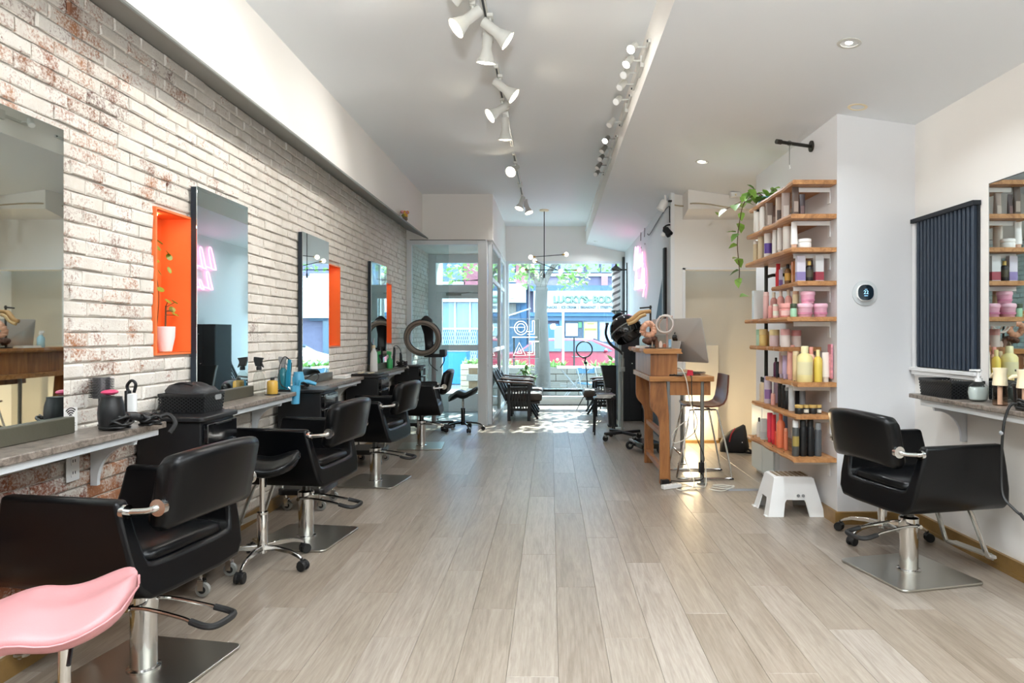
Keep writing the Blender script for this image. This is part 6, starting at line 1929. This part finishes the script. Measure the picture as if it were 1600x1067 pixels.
def track_head(x, y, z, d, label, lit=True, power=10, size=1.0, body='lamp_body', r=.045):
    """PAR lamp head hanging under the track at (x,y,z), aimed along d"""
    t = thing('track_spotlight', label, 'spotlight', (x, y, z), group='spotlights on the ceiling track')
    d = Vector(d).normalized()
    q = Vector((0, 0, -1)).rotation_difference(d).to_matrix().to_4x4()
    c = Vector((0, 0, -.075 * size))
    T = Matrix.Translation(c) @ q
    MB().box(-.018, .018, -.03, .03, -.02, .0).cyl((0, 0, -.02), tuple(c), .008, n=8).build('stem', M[body], t)
    MB().lathe([(.02, .06), (.032 * size, .055), (.032 * size, -.05 * size), (r * .8, -.065 * size), (r * 1.35, -.13 * size), (r * 1.38, -.135 * size), (r * 1.25, -.13 * size)], 22).xf(T).build('head', M[body], t, angle=.5)
    MB().lathe([(r * 1.28, -.126 * size), (r * 1.0, -.137 * size), (.001, -.142 * size)], 20).xf(T).build('bulb', M['glow_warm'], t)
    pos = c + d * .16 * size
    l = light('lamp_light', 'SPOT', pos, power, WARM, spot_size=1.9, spot_blend=.7, shadow_soft_size=.05)
    l.rotation_euler = d.to_track_quat('-Z', 'Y').to_euler()
    l.parent = t
    return t
tx = -.40
def tsec(y0, y1, label):
    t = thing('track_rail', label, 'light track', (tx, 0, ZC), group='white ceiling track rails')
    MB().box(-.017, .017, y0, y1, -.028, 0).build('rail', M['lamp_body'], t, bevel=.003, smooth=False)
    MB().box(-.03, .03, (y0 + y1) / 2 - .09, (y0 + y1) / 2 + .09, -.034, 0).build('feed_box', M['lamp_body'], t, bevel=.004, smooth=False)
    MB().box(-.007, .007, y0 + .02, y1 - .02, -.0285, -.027).build('slot', M['dark_line'], t, smooth=False)
tsec(2.4, 4.45, 'white ceiling track rail carrying the cluster of lamps nearest the camera')
tsec(4.85, 6.9, 'white ceiling track rail in the middle of the high ceiling')
tsec(7.2, 10.2, 'white ceiling track rail nearest the hanging lamp')
zt = ZC - .03
heads = [
    ((tx - .06, 3.90, zt), (-.8, -.25, -.75), 'lit white track spotlight facing the brick wall, largest of the near cluster'),
    ((tx + .03, 4.05, zt), (.75, .1, -.55), 'white track spotlight of the near cluster turned towards the soffit'),
    ((tx, 4.19, zt - .02), (-.1, .25, -1), 'white track spotlight of the near cluster pointing straight down'),
    ((tx - .02, 3.52, zt), (-.8, .3, -.4), 'white track spotlight cut by the top edge of the view'),
    ((tx + .02, 5.0, zt), (.7, .0, -.55), 'white track spotlight of the middle cluster turned towards the soffit'),
    ((tx, 5.5, zt), (-.8, -.3, -.6), 'lit white track spotlight of the middle cluster facing the brick wall'),
    ((tx, 5.82, zt - .03), (.0, .2, -1), 'white track spotlight of the middle cluster pointing straight down'),
    ((tx, 7.5, zt), (-.35, -.8, -.5), 'single glowing track spotlight facing the camera'),
    ((tx, 9.3, zt), (-.3, -.25, -.9), 'white track spotlight of the far pair, on the brick side'),
    ((tx + .05, 9.6, zt), (.3, -.2, -.9), 'white track spotlight of the far pair, on the soffit side'),
]
for p, d, lab in heads:
    track_head(*p, d, lab, power=26 if 'facing the brick' in lab else 10)

# ------------------------------------------------------------------ the street
SW = -.12
_mat = mat
def mat(name, color, *a, **k):
    """street materials: colours dimmed to tone down the strong sky light on them"""
    c = [x * .58 for x in lin(color)[:3]]
    return _mat(name, [1.055 * x ** (1 / 2.4) - .055 if x > .0031308 else 12.92 * x for x in c], *a, **k)
struct(MB().box(-30, 40, FY + .2, 17.0, SW - .2, SW).build('sidewalk', mat('sidewalk_concrete', '#8f8d88', .85, bump=.2, bscale=20, var=.08, vscale=2), smooth=False))
struct(MB().box(-40, 50, 17.0, 26.0, SW - .4, SW - .12).build('road', mat('asphalt', '#74777a', .9, bump=.2, bscale=60, var=.06, vscale=3), smooth=False))
struct(MB().box(-40, 50, 26.0, 31, SW - .2, SW).build('far_pavement', mat('far_pavement', '#b3b1ab', .9, bump=.2, bscale=20), smooth=False))
FB = 30.0
def fx(px): return PX(px, FB)
def fz(py): return PZ(py, FB)
fac_white = mat('facade_white', '#eceeee', .8)
fac_blue = mat('facade_blue', '#5f86ab', .8, var=.06, vscale=1)
fac_slate = mat('facade_slate', '#5d748c', .8, var=.06, vscale=1)
fac_red = mat('facade_red_brick', '#a5626a', .85, bump=.3, bscale=12, var=.15, vscale=4)
fac_lilac = mat('facade_lilac_brick', '#8a7f97', .85, bump=.3, bscale=12, var=.1, vscale=4)
dark_glass = mat('street_glass', '#3f5a72', .08, spec=.8)
pale_glass = mat('street_glass_pale', '#7e9db3', .1, spec=.8)

def bbox(parent, name, m, px0, px1, py0, py1, d0=0.0, d1=.3):
    return MB().box(fx(px0), fx(px1), FB + d0 - .0, FB + d1, fz(py1), fz(py0)).build(name, m, parent, smooth=False)
# building opposite the door
t = thing('shop_building', 'blue and white shop building across the street with a folding lattice gate', 'building', (0, 0, 0))
MB().box(-12, fx(823), FB + .3, FB + 6, SW, 8.5).build('wall', fac_blue, t, smooth=False)
bbox(t, 'brick_pier', fac_red, 724, 752, 380, 446, .1)
bbox(t, 'brick_pier', fac_red, 806, 823, 300, 446, .1)
bbox(t, 'upper_window', dark_glass, 676, 722, 412, 440, .2)
f = bbox(t, 'window_surround', fac_white, 672, 726, 440, 444, .1)
bbox(t, 'upper_window', dark_glass, 782, 804, 412, 436, .2)
bbox(t, 'window_surround', fac_white, 780, 806, 436, 440, .1)
bbox(t, 'fascia_board', fac_white, 600, 775, 452, 472, -.25)
bbox(t, 'fascia_board', fac_white, 783, 822, 444, 473, -.35)
bbox(t, 'fascia_lamp', M['lamp_grey'], 799, 803, 464, 467, -.42, -.35)
bbox(t, 'shop_glass', pale_glass, 640, 760, 472, 581, .15)
for px in (640, 664, 687.5, 709.5, 733, 756):
    bbox(t, 'mullion', fac_white, px, px + 2.6, 472, 581, .02)
for py in (512, 540, 578):
    bbox(t, 'glazing_bar', fac_white, 640, 758, py, py + 3, .03)
bbox(t, 'stall_riser', fac_blue, 630, 770, 581, 571 + 10, .0)
MB().box(fx(630), fx(770), FB, FB + .3, SW, fz(581)).build('stall_riser', mat('riser_blue', '#6d8fc9', .7), t, smooth=False)
bbox(t, 'doorway', fac_slate, 783, 812, 474, 560, .2)
bbox(t, 'doorway_panel', mat('door_brown', '#8d8378', .7), 790, 806, 474, 492, .12)
gb = MB()
n = 22
for i in range(n):
    x0 = fx(676) + (fx(745) - fx(676)) * i / n
    dx = (fx(745) - fx(676)) / n
    zb, zt = fz(576), fz(516)
    rows = 5
    for j in range(rows):
        za, zb_ = zb + (zt - zb) * j / rows, zb + (zt - zb) * (j + 1) / rows
        gb.tube([(x0, FB - .05, za), (x0 + dx, FB - .05, zb_)], .016, 4)
        gb.tube([(x0 + dx, FB - .07, za), (x0, FB - .07, zb_)], .016, 4)
tag(gb.build('lattice_gate', mat('gate_white', '#c9dcea', .5), t), kind='stuff')
MB().tube([(fx(786), FB - .6, fz(497)), (fx(829), FB - .1, fz(482))], .035, 6).build('awning_arm', fac_white, t)

# corner shop with the big sign
t = thing('corner_shop', 'blue corner shop across the street with a wide white sign over posters', 'building', (0, 0, 0))
MB().box(fx(824), 14, FB + .3, FB + 6, SW, 8.5).build('wall', fac_lilac, t, smooth=False)
bbox(t, 'stone_band', fac_white, 826, 1100, 427, 431, .1)
for a in ((838, 872), (876, 912), (918, 936), (940, 956)):
    wv = bbox(t, 'upper_window', pale_glass, a[0], a[1], 408, 425, .15)
bbox(t, 'cornice', fac_slate, 826, 1100, 446, 455, -.1)
bbox(t, 'brick_panel', mat('rose_brick', '#c08a9a', .85), 940, 950, 431, 446, .1)
bbox(t, 'sign_board', mat('sign_white', '#f4f5f3', .6), 834, 1010, 455, 488, -.2, .1)
bbox(t, 'sign_shadow_rail', fac_blue, 826, 1100, 488, 494, -.1)
bbox(t, 'fascia', fac_slate, 826, 1100, 494, 501, .0)
bbox(t, 'shop_glass', dark_glass, 880, 1080, 501, 570, .15)
bbox(t, 'fascia_board', fac_white, 1030, 1140, 432, 497, -.2)
bbox(t, 'shop_door', mat('door_blue', '#4b7fae', .5), 852, 873, 506, 600, .1)
bbox(t, 'pilaster', fac_blue, 826, 850, 501, 610, .0)
bbox(t, 'pilaster', fac_blue, 874, 880, 501, 610, .0)
for px in (910.5, 935):
    bbox(t, 'mullion', fac_slate, px, px + 1.2, 501, 570, .02)
bbox(t, 'poster', mat('poster_yellow', '#eadf92', .6), 912.5, 933.5, 503, 533, .1)
bbox(t, 'poster_line', mat('poster_ink', '#b59a4a', .6), 918, 928, 505, 506.5, .09, .1)
bbox(t, 'poster_line', MATS['poster_ink'], 914, 932, 513, 516, .09, .1)
bbox(t, 'poster', mat('poster_blue', '#c9d8ea', .6, var=.3, vscale=3), 937, 958, 503, 534, .1)
bbox(t, 'poster', mat('poster_green', '#6aa36f', .6), 904, 909.5, 503, 512, .1)
bbox(t, 'poster', mat('poster_white', '#dfe9ee', .6), 884, 903, 505, 525, .1)
MB().box(fx(850), fx(1100), FB, FB + .3, SW, fz(570)).build('stall_riser', fac_slate, t, smooth=False)
sg = mat('sign_green', '#8db796', .6); sd = mat('sign_shadow', '#37564d', .6); sgrey = mat('sign_grey', '#5f6a6c', .6)
def front_text(body, px, py, size, m, dy, bold=0.0, spacing=1.0, align='LEFT', sx=1.0, width=None):
    return text_obj('lettering', body, m, t, (fx(px), FB + dy, fz(py)), (PI / 2, 0, 0), size, .02, bold, align, spacing, sx, width)
for m_, dy, off, bd in ((sd, -.22, .6, .022), (sg, -.27, 0, .014)):
    front_text("LUCKY'S", 863.8 + off, 468.4 + off, .42, m_, dy, bd, width=(917.5 - 864) * FB / FOC)
    front_text('BODE', 925.2 + off, 468.4 + off, .42, m_, dy, bd, width=(961.5 - 925) * FB / FOC)
hx, hz = fx(920.5), fz(469)
MB().ball((hx, FB - .23, hz), (.07, .03, .06), 10, 8).tube([(hx + .04, FB - .24, hz - .02), (hx + .12, FB - .24, hz + .03)], .022, 6).tube([(hx - .05, FB - .24, hz + .02), (hx - .08, FB - .24, hz + .09)], .02, 6).build('sign_emblem', sg, t)
front_text('SNACKS  |  ICE CREAM  |  BREAKFAST  |  STREETWEAR', 853, 480.5, .17, sgrey, -.22, .004, 1.0, width=(966 - 853) * FB / FOC)

# parked cars
def car(label, loc, rotz, body, L_=4.3, W2=.88, Hh=1.42):
    t = thing('car', label, 'car', loc, rotz)
    z0 = SW - .12 - loc[2]
    prof = [(-.5, .28), (-.5, .55), (-.47, .66), (-.34, .70), (-.22, .97), (-.10, 1.0), (.16, .99), (.30, .80), (.36, .70), (.49, .60), (.5, .45), (.5, .26)]
    P = [(x * L_, z * Hh) for x, z in prof]
    sec = []
    for y, ins in ((-W2, .0), (-W2 * .97, 0), (W2 * .97, 0), (W2, 0)):
        sec.append((y, ins))
    b = MB()
    rings = []
    for y in (-1, -.9, .9, 1):
        ring = []
        for x, z in P:
            up = max(0, (z - .70 * Hh) / (.3 * Hh))
            ring.append((x * (1 if abs(y) < 1 else .985), y * W2 * (1 - .20 * up), z if abs(y) < 1 or z < Hh * .9 else z - .03))
        rings.append(ring)
    b.rings(rings)
    b.build('car_body', body, t, bevel=.03, segs=2, angle=1)
    for s in (-1, 1):
        for pts in (((-.31, .72), (-.22, .93), (-.05, .95), (-.05, .72)), ((-.03, .72), (-.03, .95), (.15, .94), (.28, .74), (.28, .72))):
            g = MB()
            vs = []
            for x, z in pts:
                up = max(0, (z - .70) / .3)
                vs.append((x * L_, s * (W2 * (1 - .20 * up) + .012), z * Hh))
            n = len(vs)
            vs2 = [(x, y - s * .03, z) for x, y, z in vs]
            g.add(vs + vs2, [tuple(range(n)), tuple(range(2 * n - 1, n - 1, -1))] + [(i, (i + 1) % n, n + (i + 1) % n, n + i) for i in range(n)])
            g.build('side_window', dark_glass, t, smooth=False)
        for x in (-.31, .31):
            wv = MB().lathe([(.2, -.1), (.3, -.1), (.32, -.06), (.32, .06), (.3, .1), (.2, .1)], 24, (x * L_, s * (W2 - .08), .32), 'y').build('wheel', M['rubber'], t)
            MB().lathe([(.001, -.105), (.2, -.1), (.2, .1), (.001, .105)], 18, (x * L_, s * (W2 - .08), .32), 'y').build('wheel_hub', M['lamp_grey'], wv)
        MB().ball((.24 * L_, s * (W2 + .08), .74 * Hh), (.06, .09, .06), 10, 6).build('wing_mirror', body, t)
        MB().box(.02 * L_, .07 * L_, s * W2 - .015 * (s < 0), s * W2 + .015 * (s > 0), .60 * Hh, .62 * Hh).build('door_handle', M['lamp_grey'], t, smooth=False)
    MB().prism([(.295 * L_, .80 * Hh), (.155 * L_, .985 * Hh), (.17 * L_, .995 * Hh), (.315 * L_, .805 * Hh)], 'y', -W2 * .78, W2 * .78).build('windscreen', dark_glass, t, smooth=False)
    return t
car('red car parked across the street in front of the corner shop', (.55, 20.6, SW - .12), 0, mat('car_red', '#d33f55', .25, coat=.6), 4.6)
car('white car parked at the kerb, seen only in the third tall mirror', (4.22, 17.9, SW - .12), PI, mat('car_white', '#eef1f2', .25, coat=.6), 4.4, Hh=1.5)

# street tree with a pale trunk
t = thing('street_tree', 'pale-trunked street tree with light green leaves outside the window', 'tree', (-.16, 14.5, SW))
MB().tube(smooth_path([(0, 0, 0), (-.02, 0, 1.0), (-.05, 0, 1.9), (-.03, 0, 2.45)], 5), [.175] * 5 + [.155] * 5 + [.14] * 6, 14).build('trunk', mat('pale_bark', '#736d67', .85, bump=.5, bscale=14, var=.18, vscale=6, stretch=(1, 1, .3)), t, angle=2)
for pts, r in (([(-.03, 0, 2.35), (.12, 0, 2.75), (.35, .1, 3.05), (.75, .2, 3.35), (1.3, .3, 3.7)], .075), ([(-.03, 0, 2.35), (-.02, .1, 2.9), (.05, .2, 3.6), (-.1, .3, 4.4)], .07), ([(-.05, 0, 2.4), (-.3, .1, 2.8), (-.7, .2, 3.2), (-1.3, .1, 3.6)], .06),
               ([(.1, 0, 2.7), (.25, -.2, 3.0), (.5, -.6, 3.5), (.9, -.9, 4.0)], .045)):
    sp = smooth_path(pts, 5)
    MB().tube(sp, [r * (1 - .6 * i / len(sp)) for i in range(len(sp))], 8).build('branch', MATS['pale_bark'], t, angle=2)
rt = random.Random(21)
lv = MB()
centres = [(-2.0, .3, 3.05, .55), (-1.3, .2, 3.35, .6), (-.55, -.1, 2.95, .42), (-.3, .3, 2.72, .35), (.2, .2, 3.5, .6), (.8, .1, 2.78, .33), (1.0, .3, 3.5, .6), (1.5, .2, 3.2, .5), (-.8, .5, 3.9, .7), (0.2, .4, 4.3, .8), (1.2, .4, 4.2, .7), (-2.6, .2, 3.5, .7), (-3.3, .4, 3.2, .6), (.9, -.7, 3.95, .6), (-.4, -.4, 4.0, .6), (2.2, .3, 3.8, .7), (.5, .1, 2.6, .22)]
for (x, y, z, r) in centres:
    for i in range(int(240 * r)):
        d = Vector((rt.gauss(0, 1), rt.gauss(0, 1), rt.gauss(0, 1))).normalized() * r * rt.uniform(.2, 1) ** .5
        leaf_geo(lv, Vector((x, y, z)) + d, rt.uniform(.09, .15), .09, rt.uniform(0, 6.28), rt.uniform(-1, 1), rt.uniform(-.6, .6))
tag(lv.build('leaves', M['leaf_street'], t, smooth=False), kind='stuff')

# planter of pale blocks with flowers, patio tables, posts, bin and boxes outside
t = thing('block_planter', 'long planter wall of pale blocks with flowers, outside the window', 'planter', (0, 15.3, SW))
for row in range(4):
    for k in range(9):
        x0 = -1.95 + k * .52 + (.26 if row % 2 else 0)
        MB().box(x0, x0 + .51, 0, .4, row * .165, row * .165 + .155).build('block', mat('planter_block', '#9d9488', .85, bump=.4, bscale=30, var=.1, vscale=5), t, bevel=.01, segs=1, smooth=False)
MB().box(-1.9, 2.9, .03, .37, .0, .64).build('soil', M['stem'], t, smooth=False)
fl = MB()
for i in range(260):
    xx = rt.choice([rt.gauss(-1.0, .25), rt.gauss(.02, .18), rt.gauss(1.5, .3)])
    leaf_geo(fl, (xx, .2 + rt.uniform(-.12, .12), .64), rt.uniform(.12, .24), .06, rt.uniform(0, 6.28), rt.uniform(.2, 1.3))
tag(fl.build('plants', M['leaf_street'], t, smooth=False), kind='stuff')
for i in range(16):
    xx = rt.choice([rt.gauss(-1.0, .2), rt.gauss(.05, .15), rt.gauss(1.5, .2)])
    MB().ball((xx, .15 + rt.uniform(-.1, .1), .72 + rt.uniform(0, .12)), .035, 8, 6).build('flower', mat('flower_cream', '#f0e2a8', .6), t)
def patio_table(label, x, y):
    t = thing('patio_table', label, 'table', (x, y, SW), 0, 'folding patio tables outside')
    MB().box(-.36, .36, -.3, .3, .72, .745).build('table_top', M['white_matte'], t, smooth=False)
    for s in (-1, 1):
        for a, bb in ((-.3, .3), (.3, -.3)):
            MB().tube([(a, s * .25, 0), (bb, s * .25, .72)], .014, 6).build('crossed_leg', M['grey_plastic'], t)
        MB().tube([(-.3, s * .25, .36), (.3, s * .25, .36)], .01, 6).build('stretcher', M['grey_plastic'], t)
    MB().tube([(.0, .2, .745), (0, .2, 1.35)], .018, 8).build('parasol_post', M['black_matte'], t)
    return t
patio_table('white folding patio table in the middle of the view outside the window', .50, 13.7)
patio_table('white folding patio table outside behind the slatted chairs', -.78, 13.9)
t = thing('street_sign_post', 'thin white sign post at the kerb outside the window', 'post', (.32, 16.6, SW))
MB().cyl((0, 0, 0), (0, 0, 2.0), .03, n=10).build('post', M['frame_white'], t)
MB().box(-.22, .0, -.02, .02, 1.05, 1.62).build('sign_plate', mat('sign_back', '#b9d0de', .5), t, bevel=.01)
t = thing('patio_chair', 'blue folding chair under the patio table outside the window', 'chair', (.80, 13.25, SW), .4)
MB().box(-.2, .2, -.19, .19, .42, .44).build('seat', mat('chair_blue', '#3f7ea0', .4), t, bevel=.004)
MB().box(-.2, .2, .20, .22, .62, .74).build('backrest', MATS['chair_blue'], t, bevel=.004)
for s in (-1, 1):
    MB().tube([(s * .2, -.2, 0), (s * .2, .21, .76)], .012, 6).build('leg', M['grey_plastic'], t)
    MB().tube([(s * .18, .2, 0), (s * .18, -.17, .43)], .012, 6).build('leg', M['grey_plastic'], t)
t = thing('street_bin', 'blue recycling bin with a pale lid beyond the glass door', 'bin', (-2.95, 20.5, SW - .12))
MB().rings([[(.42 * x * f, .42 * y * f, z) for x, y in [(p[0] * 2, p[1] * 2) for p in rrect(1, 1, .1, 2)]] for z, f in ((0.02, .85), (1.0, 1.0))]).build('bin_body', mat('bin_blue', '#3f9bd8', .5), t)
MB().box(-.45, .45, -.45, .45, 1.0, 1.1).build('lid', mat('bin_lid', '#e7f1f6', .5), t, bevel=.03)
t = thing('timber_planter', 'pale timber planter box of stacked boards beyond the glass door', 'planter', (-1.95, 16.4, SW))
for k in range(5):
    MB().box(-.26, .26, -.2, .2, k * .135 + .01, k * .135 + .135).build('board', mat('pale_timber', '#d3bfa3', .7, var=.1, vscale=8, stretch=(.5, 4, 4)), t, bevel=.006, segs=1, smooth=False)
fl = MB()
for i in range(60):
    leaf_geo(fl, (rt.uniform(-.2, .2), rt.uniform(-.15, .15), .68), rt.uniform(.1, .22), .06, rt.uniform(0, 6.28), rt.uniform(.3, 1.4))
tag(fl.build('plants', M['leaf_street'], t, smooth=False), kind='stuff')
